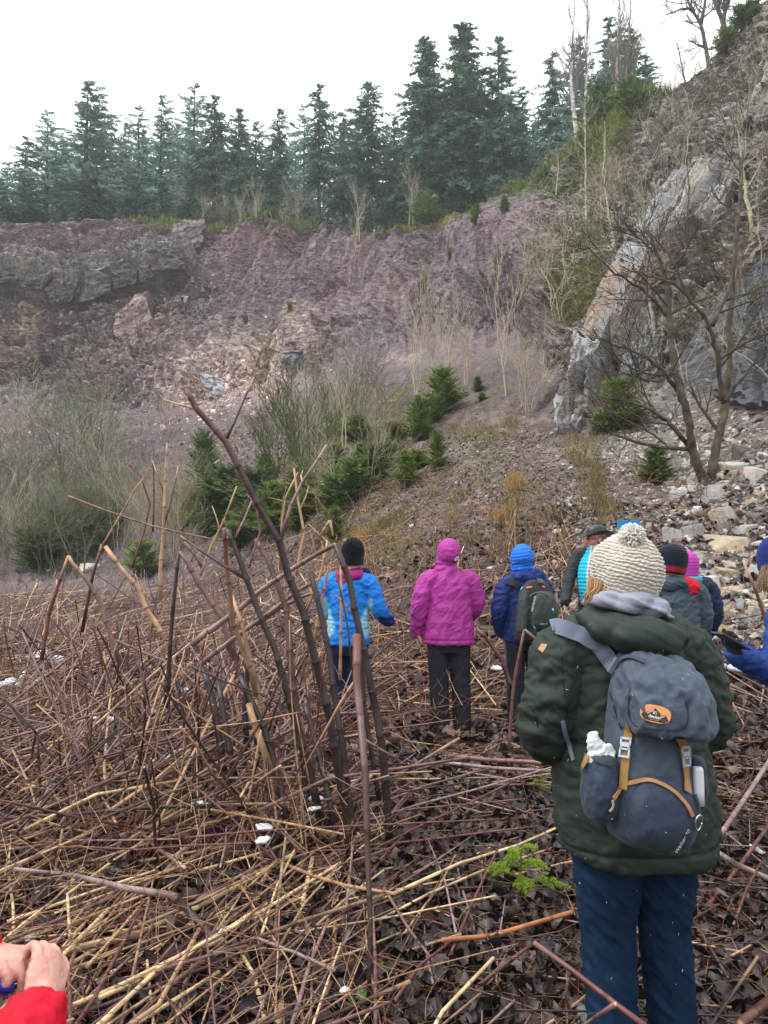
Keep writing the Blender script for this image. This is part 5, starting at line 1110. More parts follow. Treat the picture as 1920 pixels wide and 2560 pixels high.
# remains of snow
M_snow = mat('snow', (.86, .89, .93), rough=.6, spec=.3, noise=.05, bump=.5, bscale=40, bdist=.02)
def snow_mesh(seed):
    r = np.random.default_rng(seed); bm = bmesh.new(); bmesh.ops.create_icosphere(bm, subdivisions=3, radius=1)
    for v in bm.verts:
        c = np.array(v.co[:]); k = 1 + .55 * fbm((c * 1.3 + seed)[None], 3)[0]; v.co = Vector(c * np.array([k, k * .8, .28 * k]))
    me = bpy.data.meshes.new('snow_patch'); bm.to_mesh(me); bm.free(); me.polygons.foreach_set('use_smooth', [True] * len(me.polygons)); return finish(me, M_snow)
SN = [snow_mesh(300 + k) for k in range(4)]
for (u, v, w) in [(270, 1890, 46), (230, 1870, 30), (430, 1985, 44), (400, 1995, 30), (475, 1790, 34), (460, 1800, 20), (140, 1700, 28), (100, 1685, 26), (30, 1770, 34), (10, 1775, 30), (60, 1745, 22), (280, 1790, 22), (660, 2190, 34), (655, 2225, 26), (790, 2110, 34), (785, 2135, 26), (505, 2115, 20), (560, 2370, 22), (862, 2525, 18), (70, 2390, 16), (890, 2120, 20), (380, 1725, 18), (1860, 1700, 60), (1895, 2160, 24), (1240, 1500 + 190, 22), (1150, 1715, 20), (850, 1760, 16), (1300, 1850, 14)]:
    if v < 1500: continue
    q = hit(u, v)[0]; o = bpy.data.objects.new('snow_patch', SN[R.integers(4)]); COL.objects.link(o); s = w / F * q[1] / 2 * 1.45
    o.location = q + np.array([0, 0, s * .35 + (.22 if u < 800 and q[1] > 3.4 else .06)]); o.scale = (s, s, s * R.uniform(.8, 1.6)); o.rotation_euler = (R.normal(0, .2), R.normal(0, .2), R.uniform(0, 6))
    tag(o, 'small white remnant of snow lying in the dead stalks', 'snow patch', 'snow remnants in the stalks')
# small plants on the floor
def seedling(u, v, hpx, label, seed, n=9, name='spruce_seedling'):
    r = np.random.default_rng(seed); q = hit(u, v)[0]; H = hpx / F * q[1]; g, gs_ = Geo(), Geo()
    root = empty(name, q); tag(root, label, 'seedling')
    tube(gs_, [(0, 0, -.02), (0, 0, H * .5), (H * .02, 0, H * .98)], [.006, .004, .0018], 5, lin(110, 84, 50)); P_, D_, Lq = [], [], []
    def clothe(p0, d, L, k):
        t = r.uniform(.08, 1, k)[:, None]; p = p0 + d * L * t + np.array([0, 0, -1]) * (L * t ** 2) * .35
        dd = norm(d * .9 + norm(r.normal(size=(k, 3))) * .9); P_.append(p); D_.append(dd)
    clothe(np.zeros(3), np.array([0, 0, 1.0]), H, 150)
    for k in range(n):
        z = H * (.35 + .6 * (k / n)); a = k * 2.4 + r.uniform(-.3, .3); L = H * (.78 - .45 * k / n) * r.uniform(.85, 1.1); d = norm(np.array([math.cos(a), math.sin(a), .25])); p0 = np.array([0, 0, z])
        pts = np.array([p0, p0 + d * L * .5 - np.array([0, 0, .08 * L]), p0 + d * L - np.array([0, 0, .35 * L])]); tube(gs_, pts, [.003, .002, .001], 4, lin(140, 116, 60)); clothe(p0, d, L, 260)
        for s_ in (-1, 1):
            for f in (.35, .6):
                dd = norm(d + s_ * np.cross(d, [0, 0, 1]) * .9); pp = p0 + d * L * f - np.array([0, 0, .35 * L * f * f]); clothe(pp, dd, L * .4 * (1.2 - f), 110)
    P_ = np.concatenate(P_); D_ = np.concatenate(D_); nl = len(P_); l = H * .055 * r.uniform(.7, 1.2, (nl, 1)); s = norm(np.cross(D_, r.normal(size=(nl, 3)))) * H * .006
    V = np.stack([P_ - s, P_ + s, P_ + D_ * l + s * .5, P_ + D_ * l - s * .5], 1).reshape(-1, 3)
    g.add(V, np.arange(nl * 4).reshape(-1, 4), None, np.repeat(np.clip(lin(150, 176, 66) * r.uniform(.6, 1.3, (nl, 1)), .01, .8), 4, 0))
    gs_.build('stem', M_twig, root); g.build('needles', M_needle, root); return root
seedling(1302, 2262, 148, 'bright yellow-green spruce seedling growing from the dark leaf mud', 501)
seedling(1350, 1985, 44, 'tiny spruce seedling close to the left hem of the green coat', 502, 6)
seedling(1365, 1958, 34, 'tiniest spruce shoot just above the tiny seedling', 503, 5)
def sprout(u, v, w, label, seed):
    r = np.random.default_rng(seed); q = hit(u, v)[0]; s = w / F * q[1]; g = Geo()
    for k in range(7):
        a = r.uniform(0, 6.28); d = np.array([math.cos(a), math.sin(a), .9]); p0 = np.zeros(3); m = d * s * .5; side = norm(np.cross(d, [0, 0, 1])) * s * .16; tip = d * s * np.array([.9, .9, .75])
        g.add([p0, m + side, tip, m - side], [[0, 1, 2, 3]], None, lin(96, 128, 60) * r.uniform(.7, 1.3))
    o = g.build('sprout', M_needle); o.location = q + np.array([0, 0, .01]); tag(o, label, 'plant')
sprout(983, 2430, 34, 'small green sprout in the mud at the bottom centre', 1); sprout(905, 2540, 60, 'green leafy sprout at the bottom edge beside the stalk foot', 2); sprout(1365, 2145, 20, 'single green leaf sprout right of the seedling', 3); sprout(1272, 2475, 14, 'tiny green sprout left of the jeans', 4); sprout(1032, 2155, 14, 'tiny pale sprout left of the seedling', 5)
# ------------------------------------------------------------------ people
def fabric(name, rough=.65, sheen=.0, scale=420, bump=.15, nz=.10, spec=.25):
    return mat(name, attr=True, rough=rough, spec=spec, noise=nz, nscale=14, bump=bump, bscale=scale, bdist=.002, sheen=sheen)
M_cloth = fabric('jacket fabric'); M_knit = fabric('wool', .95, .1, 300, .4, .12, .1); M_denim = fabric('denim', .9, .0, 500, .3, .22, .1)
M_pack = fabric('rucksack fabric', .6, .1, 600, .2, .10); M_skin = mat('skin', attr=True, rough=.5, spec=.4, noise=.10, nscale=30, bump=.08, bscale=200, bdist=.002)
M_skin.node_tree.nodes['Principled BSDF'].inputs['Subsurface Weight'].default_value = .12
M_skin.node_tree.nodes['Principled BSDF'].inputs['Subsurface Radius'].default_value = (.01, .004, .002)
M_leath = mat('leather', attr=True, rough=.38, spec=.5, noise=.2, nscale=18, bump=.2, bscale=120, bdist=.002)
M_hair = mat('hair', attr=True, rough=.5, spec=.4, noise=.2, nscale=60)
M_plas = mat('plastic', attr=True, rough=.35, spec=.5)
M_glass = mat('dark screen', (.015, .017, .02), rough=.08, spec=.6)
M_metal = mat('steel', (.6, .6, .62), rough=.3, metallic=1.0)
M_paper = mat('paper', attr=True, rough=.8, spec=.2, noise=.06, nscale=30, bump=.3, bscale=60, bdist=.004)

def ell(g, c, r, rot=None, n=14):
    th = np.linspace(0, math.pi, n); ph = np.arange(2 * n) * math.pi / n
    v = np.stack([np.outer(np.sin(th), np.cos(ph)), np.outer(np.sin(th), np.sin(ph)), np.outer(np.cos(th), np.ones(2 * n))], -1).reshape(-1, 3) * np.asarray(r, float)
    if rot is not None: v = v @ np.array(rot).T
    i = np.arange(n - 1)[:, None] * 2 * n; j = np.arange(2 * n)[None]; jn = (j + 1) % (2 * n)
    g.add(v + np.asarray(c, float), np.stack(np.broadcast_arrays(i + j, i + 2 * n + j, i + 2 * n + jn, i + jn), -1).reshape(-1, 4))
def limb(g, pts, rad, k=6):
    """a tapered limb through the joints with rounded ends"""
    pts = np.asarray(pts, float); n = len(pts); t = np.linspace(0, n - 1, (n - 1) * k + 1)
    p = np.stack([np.interp(t, range(n), pts[:, a]) for a in range(3)], 1); r = np.interp(t, range(n), rad)
    p[1:-1] = gblur(p, 1.2, 0)[1:-1]
    v, q, tr = tube_arrays(p, r, 14, True); g.add(v, q, tr)
    ell(g, p[0], [r[0]] * 3, n=8); ell(g, p[-1], [r[-1]] * 3, n=8)
def loft(g, rings, n=28, ex=2.0, sub=5):
    """rings: (z, cx, cy, rx, ry [, tilt of z along x]); superellipse sections, closed at both ends"""
    rings = np.array([list(r) + [0] * (6 - len(r)) for r in rings], float); m = len(rings); t = np.linspace(0, m - 1, (m - 1) * sub + 1)
    rr = np.stack([np.interp(t, range(m), rings[:, k]) for k in range(6)], 1); rr[1:-1] = gblur(rr, 1.5, 0)[1:-1]
    a = np.arange(n) * 2 * math.pi / n; ca, sa = np.cos(a), np.sin(a)
    cx = np.sign(ca) * np.abs(ca) ** (2 / ex); sx = np.sign(sa) * np.abs(sa) ** (2 / ex)
    x = rr[:, 1:2] + rr[:, 3:4] * cx; y = rr[:, 2:3] + rr[:, 4:5] * sx; z = rr[:, :1] + rr[:, 5:6] * (x - rr[:, 1:2])
    v = np.stack(np.broadcast_arrays(x, y, z), -1).reshape(-1, 3); M = len(rr)
    i = np.arange(M - 1)[:, None] * n; j = np.arange(n)[None]; jn = (j + 1) % n
    q = np.stack(np.broadcast_arrays(i + j, i + jn, i + n + jn, i + n + j), -1).reshape(-1, 4); b = len(v)
    v = np.concatenate([v, v[:n].mean(0)[None], v[-n:].mean(0)[None]]); k = np.arange(n); kn = (k + 1) % n
    t_ = np.concatenate([np.stack([np.full(n, b), kn, k], 1), np.stack([np.full(n, b + 1), (M - 1) * n + k, (M - 1) * n + kn], 1)])
    if rings[-1, 0] < rings[0, 0]: q = q[:, ::-1]; t_ = t_[:, ::-1]
    g.add(v, q, t_)
def shell(g, name, voxel, smooth_it=6, disp=None, color=(0.3, 0.3, 0.3), xf=None):
    """fuse the shapes collected in g into one continuous surface, wrinkle it and colour it"""
    me0 = make_mesh('tmp', np.concatenate(g.v), np.concatenate(g.q) if g.q else np.zeros((0, 4), int), np.concatenate(g.t) if g.t else np.zeros((0, 3), int))
    o = bpy.data.objects.new('tmp', me0); COL.objects.link(o)
    md = o.modifiers.new('r', 'REMESH'); md.mode = 'VOXEL'; md.voxel_size = voxel; md.adaptivity = 0
    if smooth_it: ms = o.modifiers.new('s', 'SMOOTH'); ms.iterations = smooth_it; ms.factor = .5
    dg = bpy.context.evaluated_depsgraph_get(); me = bpy.data.meshes.new_from_object(o.evaluated_get(dg)); bpy.data.objects.remove(o)
    n = len(me.vertices); co = np.zeros(n * 3, np.float32); me.vertices.foreach_get('co', co); co = co.reshape(-1, 3).astype(float)
    nr = np.zeros(n * 3, np.float32); me.vertices.foreach_get('normal', nr); nr = nr.reshape(-1, 3).astype(float)
    co0 = co.copy()
    if disp is not None: co = co + nr * disp(co, nr)[:, None]
    c = color(co0, nr) if callable(color) else np.broadcast_to(np.asarray(color, float), (n, 3))
    a = me.color_attributes.new('Col', 'FLOAT_COLOR', 'POINT'); a.data.foreach_set('color', np.concatenate([c, np.ones((n, 1))], 1).astype(np.float32).ravel())
    if xf is not None: co = xf(co)
    me.vertices.foreach_set('co', co.astype(np.float32).ravel()); me.polygons.foreach_set('use_smooth', [True] * len(me.polygons)); me.update(); me.name = name
    return me
def folds(amp=.008, f=(7, 7, 16), seed=0.0, fine=.3):
    def d(co, nr):
        a = fbm(co * np.array(f) + seed, 3, .5, True); b = fbm(co * 38 + seed, 2)
        return amp * (a - .3) + amp * fine * b
    return d
def hand(g, wrist, d, pn, side, curl=.5, s=1.0, spread=.12):
    """palm, four unequal bent fingers and a thumb; d fingers' direction, pn out of the palm, side = towards the thumb"""
    d = norm(np.asarray(d, float)); pn = np.asarray(pn, float); pn = norm(pn - d * (pn @ d)); sd = norm(np.cross(d, pn)) * side; w = np.asarray(wrist, float)
    rot = np.stack([sd, pn, d], 1); ell(g, w + d * .048 * s, np.array([.041, .015, .055]) * s, rot, 10)
    limb(g, [w - d * .02 * s, w + d * .02 * s], [.025 * s, .028 * s], 2)
    for k, (off, L) in enumerate([(.030, .074), (.010, .082), (-.010, .077), (-.029, .060)]):
        p = w + d * (.092 - .006 * abs(k - 1)) * s + sd * off * s; dd = norm(d + sd * off * 4 * spread); pts = [p - dd * .02 * s]
        a = curl * .55
        pts.append(p)
        for L_ in (.45, .32, .25):
            nd = dd * math.cos(a) + pn * math.sin(a); pts.append(pts[-1] + nd * L * L_ * s); a += curl * (.9 + .08 * k)
        limb(g, pts, np.array([.0095, .0098, .009, .0083, .0068]) * s, 4)
    p = w + sd * .030 * s + d * .022 * s; td = norm(sd * .75 + d * .7 + pn * .45)
    limb(g, [p - td * .01 * s, p + td * .030 * s, p + (td * .045 + norm(d + pn * .6 * curl) * .018) * s, p + (td * .05 + norm(d + pn * curl) * .042) * s], np.array([.015, .0125, .0105, .0085]) * s, 4)
def head(g, c, s=1.0, face=True):
    """in the figure's frame: looks along +y"""
    c = np.asarray(c, float)
    ell(g, c + np.array([0, -.012, .025]) * s, np.array([.076, .096, .098]) * s); ell(g, c + np.array([0, .022, -.035]) * s, np.array([.058, .072, .078]) * s); ell(g, c + np.array([0, .058, -.092]) * s, np.array([.030, .028, .024]) * s)
    if face:
        limb(g, [c + np.array([0, .088, .012]) * s, c + np.array([0, .106, -.018]) * s, c + np.array([0, .112, -.034]) * s], [.009 * s, .013 * s, .017 * s], 4)
        for k in (-1, 1):
            ell(g, c + np.array([k * .012, .103, -.038]) * s, np.array([.009, .010, .008]) * s, n=8); ell(g, c + np.array([k * .032, .082, .028]) * s, np.array([.026, .014, .009]) * s, n=8)
            ell(g, c + np.array([k * .045, .062, -.03]) * s, np.array([.024, .024, .022]) * s, n=8)
            ell(g, c + np.array([k * .078, -.008, -.012]) * s, np.array([.010, .020, .033]) * s, n=8)
        ell(g, c + np.array([0, .088, -.062]) * s, np.array([.024, .012, .006]) * s, n=8); ell(g, c + np.array([0, .084, -.074]) * s, np.array([.020, .012, .007]) * s, n=8)
def rotz(a):
    c, s = math.cos(a), math.sin(a); return np.array([[c, -s, 0], [s, c, 0], [0, 0, 1.0]])
SKIN = lin(214, 168, 150)
def figure(label, loc, rz, H, arms, hands, legs=None, head_yaw=0.0, head_tilt=0.0, head_c=None, lean=0.0, shoulders=.18, skin=SKIN, voxel=.008, hvox=None, ruddy=False):
    """the bare body: ONE continuous mesh under the clothes. arms: (L, R) each (shoulder, elbow, wrist); hands: (dir, palm normal, curl) or None"""
    g = Geo(); s = H / 1.7; hc = np.array(head_c if head_c is not None else (0, .01, 1.575 * s))
    loft(g, [(.80 * s, 0, 0, .10, .08), (.92 * s, 0, 0, .155, .105), (1.08 * s, 0, 0, .125, .09), (1.28 * s, 0, 0, .155, .10), (1.40 * s, 0, 0, .14, .075), (1.45 * s, 0, 0, .06, .06)])
    limb(g, [(0, -.01, 1.38 * s), hc + np.array([0, -.015, -.06])], [.062, .054], 3)
    g2 = Geo(); head(g2, (0, 0, 0)); Rh = rotz(head_yaw) @ np.array([[1, 0, 0], [0, math.cos(head_tilt), -math.sin(head_tilt)], [0, math.sin(head_tilt), math.cos(head_tilt)]])
    for v, q in zip(g2.v, range(len(g2.v))): pass
    V2 = np.concatenate(g2.v) @ Rh.T + hc; g.add(V2, np.concatenate(g2.q), np.concatenate(g2.t) if g2.t else None)
    for k, (sh, el_, wr) in enumerate(arms):
        limb(g, [np.array(sh) * np.array([.75, 1, 1]), sh, el_, wr], [.05, .048, .038, .026], 4)
        if hands[k] is not None: hand(g, wr, hands[k][0], hands[k][1], 1 if k == 0 else -1, hands[k][2])
    for k, L in enumerate(legs or (((-.085 * s, 0, .90 * s), (-.09 * s, .01, .49 * s), (-.095 * s, 0, .08 * s)), ((.085 * s, 0, .90 * s), (.09 * s, .01, .49 * s), (.095 * s, 0, .08 * s)))):
        limb(g, L, [.08, .055, .038], 5); a = np.array(L[2]); limb(g, [a + np.array([0, -.03, -.03]), a + np.array([0, .13, -.045])], [.035, .03], 3)
    def colf(co, nr):
        c = np.tile(skin, (len(co), 1)); q = (co - hc) @ Rh
        hd = (np.linalg.norm(q, axis=1) < .16)[:, None]
        red = np.exp(-((np.abs(q[:, 0]) - .04) ** 2 + (q[:, 2] + .03) ** 2) / .0012)[:, None] * hd + np.exp(-(q[:, 0] ** 2 + (q[:, 1] - .11) ** 2 + (q[:, 2] + .03) ** 2) / .0006)[:, None] * hd
        c = c * (1 - .45 * red * np.array([.1, .9, .8]))
        lips = np.exp(-((q[:, 0] / .022) ** 2 + ((q[:, 2] + .067) / .008) ** 2))[:, None] * (q[:, 1:2] > .07) * hd
        c = c * (1 - .5 * lips * np.array([.2, 1, .9]))
        mo_ = fbm(co * 45, 3)[:, None]; c = c * (1 - .16 * np.clip(mo_ + .1, 0, 1) * np.array([.2, 1, .9]))
        if ruddy: c = c * (1 - .25 * hd * np.array([.0, .75, .7]))
        return c
    me = shell(g, 'person', voxel, 3, lambda co, nr: .0012 * fbm(co * 75, 3) - .0012 * smooth(.45, .8, fbm(co * 55 + 3, 2, .5, True)), colf); o = link('person', me, M_skin); o.location = loc; o.rotation_euler = (0, 0, rz); tag(o, label, 'person', None)
    if True:
        ge = Geo()
        for k in (-1, 1): ell(ge, hc + Rh @ np.array([k * .031, .079, .008]), [.0115] * 3, n=8)
        ge.c = [np.tile(lin(225, 222, 216), (ge.n, 1))]; pp = np.concatenate(ge.v); q = (pp - hc) @ Rh
        ir = (q[:, 1] > .0885); ge.c[0][ir] = lin(60, 50, 46); ge.build('eyes', M_plas, o)
    return o, hc, Rh
def tdir(a, b): return norm(np.asarray(b, float) - np.asarray(a, float))
def jacket(o, torso, arms, rads, col, voxel=.010, disp=None, extra=None, name='jacket', mt=None, sm=3, ex=2.3):
    g = Geo(); loft(g, torso, ex=ex)
    for (sh, el_, wr), r in zip(arms, rads): limb(g, [np.array(sh) * np.array([.72, 1, 1]) + np.array([0, 0, .01]), sh, el_, np.array(wr)], r, 6)
    if extra: extra(g)
    voxel = min(voxel, .0085); d0 = disp or folds(.010)
    def d2(co, nr):      # sharp creases on top of the broad folds
        k = fbm(np.stack([co[:, 0] * 4 + co[:, 2] * 4, co[:, 1] * 5, co[:, 2] * 9 - co[:, 0] * 7], 1) + 2.2, 3, .55, True); return d0(co, nr) + .0045 * smooth(.35, .8, k) * 1.4 - .002
    return link(name, shell(g, name, voxel, sm, d2, col), mt or M_cloth, o)
def trousers(o, legs, top, rads, col, voxel=.010, mt=None, disp=None, name='trousers'):
    g = Geo(); loft(g, top)
    for L, r in zip(legs, rads): limb(g, L, r, 5)
    return link(name, shell(g, name, voxel, 4, disp or folds(.007, (9, 9, 9)), col), mt or M_cloth, o)
def boots(o, ankles, col, yaw=(0, 0), s=1.0):
    for a, y in zip(ankles, yaw):
        g = Geo(); a = np.array(a, float); f = np.array([-math.sin(y), math.cos(y), 0])
        limb(g, [(a[0], a[1], .16), (a[0], a[1] - .005, .05)], [.05 * s, .052 * s], 4); limb(g, [a * [1, 1, 0] - f * .05 + [0, 0, .045], a * [1, 1, 0] + f * .08 + [0, 0, .045], a * [1, 1, 0] + f * .17 + [0, 0, .035]], [.042 * s, .046 * s, .034 * s], 5)
        link('boot', shell(g, 'boot', .007, 3, lambda co, nr: np.where(co[:, 2] < .02, .006, 0.0), col), M_leath, o)
def knit_disp(rows, stitch, amp):
    def d(co, nr):
        a = np.arctan2(co[:, 1], co[:, 0]); z = co[:, 2]; k = np.floor(z / rows)
        return amp * (np.abs(np.sin(math.pi * z / rows)) * (.55 + .45 * np.abs(np.sin(a * stitch + k * 1.57)))) + .3 * amp * perlin(co * 90)
    return d
def ribbon(g, pts, nrm, w, th, col):
    """flat webbing through pts"""
    pts = np.asarray(pts, float); nrm = norm(np.asarray(nrm, float)); t = norm(np.gradient(pts, axis=0)); s = norm(np.cross(t, nrm)); w = np.broadcast_to(np.asarray(w, float), (len(pts),))[:, None]
    V = np.stack([pts - s * w / 2, pts + s * w / 2, pts + s * w / 2 + nrm * th, pts - s * w / 2 + nrm * th], 1).reshape(-1, 3); n = len(pts)
    i = np.arange(n - 1)[:, None] * 4; j = np.arange(4)[None]; jn = (j + 1) % 4
    q = np.stack(np.broadcast_arrays(i + j, i + jn, i + 4 + jn, i + 4 + j), -1).reshape(-1, 4); q = np.concatenate([q, [[0, 3, 2, 1]], [[4 * n - 4, 4 * n - 3, 4 * n - 2, 4 * n - 1]]])
    g.add(V, q, None, col)
def mesh_bvh(objs):
    V, Fc = [], []; n = 0
    for o in objs:
        M = np.array(wm(o)); v = np.array([p.co[:] for p in o.data.vertices]); v = v @ M[:3, :3].T + M[:3, 3]
        V.append(v); Fc += [[i + n for i in p.vertices] for p in o.data.polygons]; n += len(v)
    return BVHTree.FromPolygons(np.concatenate(V).tolist(), Fc)
def wm(o):
    M = Matrix.LocRotScale(o.location, o.rotation_euler, o.scale)
    return wm(o.parent) @ M if o.parent else M
def on(b, u, v, off=.002):
    r = b.ray_cast(Vector(CAM), Vector(ray(u, v)).normalized())
    if r[0] is None: return None
    n_ = np.array(r[1]); n_ = -n_ if n_ @ ray(u, v) > 0 else n_
    return np.array(r[0]) + n_ * off, n_
def local(o, p):
    M = np.array(wm(o).inverted()); return np.asarray(p) @ M[:3, :3].T + M[:3, 3]
def localn(o, p):
    M = np.array(wm(o).inverted()); return np.asarray(p) @ M[:3, :3].T
def strap_on(b, o, pix, w, th, col, name, mt, off=.002, k=8):
    t = np.linspace(0, len(pix) - 1, (len(pix) - 1) * k + 1); uv = np.stack([np.interp(t, range(len(pix)), [p[a] for p in pix]) for a in (0, 1)], 1)
    H_ = [on(b, u, v, off) for u, v in uv]; H_ = [h for h in H_ if h is not None]
    P_ = np.array([h[0] for h in H_]); N_ = np.array([h[1] for h in H_]); P_ = gblur(P_, 1.2, 0) if len(P_) > 4 else P_; N_ = gblur(N_, 2.0, 0)
    g = Geo(); ribbon(g, local(o, P_), localn(o, N_), w, th, col); return g.build(name, mt, o, False), P_, N_
def text_mesh(body, size, th=.0006, shear=0.0):
    cu = bpy.data.curves.new('txt', 'FONT'); cu.body = body; cu.size = size; cu.extrude = th; cu.align_x = 'CENTER'; cu.align_y = 'CENTER'; cu.shear = shear; cu.resolution_u = 3
    o = bpy.data.objects.new('txt', cu); COL.objects.link(o); dg = bpy.context.evaluated_depsgraph_get(); me = bpy.data.meshes.new_from_object(o.evaluated_get(dg)); bpy.data.objects.remove(o); return me
def text_on(b, o, body, u, v, size, ang, col, name='lettering', shear=0.0, off=.004):
    """lettering lying on the surface seen at pixel u, v; ang degrees anticlockwise"""
    p, n = on(b, u, v, off); x = norm(np.cross([0, 0, 1.0], n)); y = np.cross(n, x); a = math.radians(ang); x, y = x * math.cos(a) + y * math.sin(a), -x * math.sin(a) + y * math.cos(a)
    me = text_mesh(body, size, shear=shear); m = mat(name, col, rough=.6); me.materials.append(m)
    t = bpy.data.objects.new(name, me); COL.objects.link(t); W = Matrix.Identity(4)
    for k in range(3): W[k][0], W[k][1], W[k][2], W[k][3] = x[k], y[k], n[k], p[k]
    t.parent = o; t.matrix_local = wm(o).inverted() @ W; return t
def gz(x, y): return drop(x, y, 3.5)[0][2]

# ======================================================== the woman in the dark green coat (foreground)
W0 = np.array([.80, 2.55, 0.0]); WR = math.radians(9)
GREEN = lin(48, 58, 50) * .80
def w_local(u, v, Y): return rotz(-WR) @ (PX(u, v, Y) - W0)
armL = ((-.225, 0, 1.285), (-.288, -.01, 1.045), (-.205, .15, .955)); armR = ((.215, 0, 1.275), (.285, 0, 1.02), (.20, .17, .965))
legsW = (((-.085, 0, .86), (-.078, .01, .45), (-.075, -.01, .07)), ((.105, 0, .86), (.115, .02, .45), (.135, .01, .07)))
wo, hc, Rh = figure('person in dark green hooded coat, blue jeans and cream bobble hat, seen from behind', W0, WR, 1.63, (armL, armR), ((( .6, .6, -.1), (0, -.3, -1), .6), ((-.6, .6, -.1), (0, -.3, -1), .6)), legsW, head_yaw=.45, head_tilt=-.12, head_c=(-.004, .0, 1.515))
def coat_extra(g):
    ell(g, (0, 0, 1.345), (.16, .11, .05)); limb(g, [(-.02, -.05, .66), (-.02, -.05, .70)], [.02, .02], 2)
def coat_disp(co, nr):
    z = co[:, 2]; back = smooth(.05, -.05, co[:, 1])
    seams = np.zeros(len(co))
    for zz in (1.235, 1.105, .99): seams -= .006 * np.exp(-((z - zz + .015 * np.sin(co[:, 0] * 9)) / .007) ** 2) * smooth(.30, .2, np.abs(co[:, 0]))
    seams -= .007 * np.exp(-((z - .685) / .006) ** 2)
    arm = smooth(.19, .24, np.abs(co[:, 0]))
    cr = fbm(np.stack([co[:, 0] * 6, co[:, 1] * 6, z * 17 + co[:, 0] * 8], 1), 3, .55, True)
    return seams + .012 * (cr - .35) * (.55 + .9 * arm * smooth(.85, .95, z)) + .004 * fbm(co * 30, 2) + .010 * fbm(co * 7, 2)
jacket(wo, [(.632, .02, -.005, .235, .175, -.03), (.645, .02, -.005, .252, .19, -.03), (.71, .018, -.005, .262, .195), (.80, .015, 0, .262, .195), (.92, .01, 0, .252, .185), (1.05, 0, .0, .232, .172), (1.18, -.005, 0, .225, .16), (1.27, -.004, 0, .215, .145), (1.33, -.003, 0, .165, .115), (1.375, 0, 0, .10, .095)],
       (armL, armR), ([.11, .098, .094, .072], [.11, .098, .094, .072]), GREEN, .0075, coat_disp, coat_extra, 'coat', ex=2.3)
g = Geo()      # the coat's hood lying on the back
for (u, v, Y, r) in [(1500, 1558, 2.44, (.06, .05, .035)), (1470, 1545, 2.46, (.035, .05, .03)), (1545, 1575, 2.40, (.09, .07, .05)), (1600, 1588, 2.37, (.105, .08, .058)), (1650, 1600, 2.39, (.07, .075, .056)), (1682, 1588, 2.44, (.04, .07, .05)), (1580, 1540, 2.48, (.13, .06, .035)), (1618, 1628, 2.37, (.06, .05, .028))]:
    ell(g, w_local(u, v, Y), r)
link('hood', shell(g, 'hood', .007, 5, lambda co, nr: .016 * (fbm(np.stack([co[:, 0] * 5 + co[:, 2] * 9, co[:, 1] * 6, co[:, 2] * 14 + co[:, 0] * 7], 1), 3, .5, True) - .3), GREEN * 1.05), M_cloth, wo)
g = Geo()      # heather grey sweatshirt hood round the neck
for (u, v, Y, r) in [(1490, 1503, 2.50, (.035, .06, .026)), (1530, 1500, 2.45, (.06, .05, .03)), (1580, 1506, 2.43, (.07, .05, .032)), (1628, 1520, 2.45, (.055, .055, .032)), (1655, 1535, 2.49, (.03, .05, .03)), (1568, 1495, 2.52, (.10, .09, .03))]:
    ell(g, w_local(u, v, Y), r)
link('sweatshirt_hood', shell(g, 'sweatshirt_hood', .006, 4, lambda co, nr: .016 * (fbm(np.stack([co[:, 0] * 4, co[:, 1] * 4, co[:, 2] * 24 + co[:, 0] * 9], 1), 3, .5, True) - .3), lambda co, nr: lin(146, 150, 164) * (1 + .14 * perlin(co * 240))[:, None]), M_knit, wo)
# jeans
def denim_col(co, nr):
    f = fbm(co * np.array([5, 5, 3]), 3); w = smooth(.25, .7, f)[:, None]; c = lin(22, 42, 66) * (1 - w) + lin(36, 60, 88) * w
    ed = np.exp(-((np.abs(nr[:, 0]) - 1) / .25) ** 2)[:, None]; return c * (1 + .5 * ed * smooth(0, .4, fbm(co * 40, 2))[:, None])
trousers(wo, (((-.088, -.005, .80), (-.085, -.01, .58), (-.078, .01, .40), (-.072, -.005, .08)), ((.108, -.005, .80), (.112, -.005, .58), (.118, .015, .40), (.138, .01, .08))), [(.72, .01, 0, .18, .13), (.85, .01, 0, .19, .14), (.95, .01, 0, .17, .13)],
         ([.122, .108, .084, .080], [.118, .104, .083, .078]), denim_col, .0075, M_denim, lambda co, nr: .011 * (fbm(np.stack([co[:, 0] * 6, co[:, 1] * 6, co[:, 2] * 15 + co[:, 0] * 14], 1), 3, .55, True) - .3) * smooth(.85, .4, np.abs(co[:, 2] - .36) * 2) + .003 * fbm(co * 30, 2), 'jeans')
boots(wo, ((-.08, -.01, .07), (.14, .01, .07)), lin(96, 110, 112), (.1, -.15), 1.05)
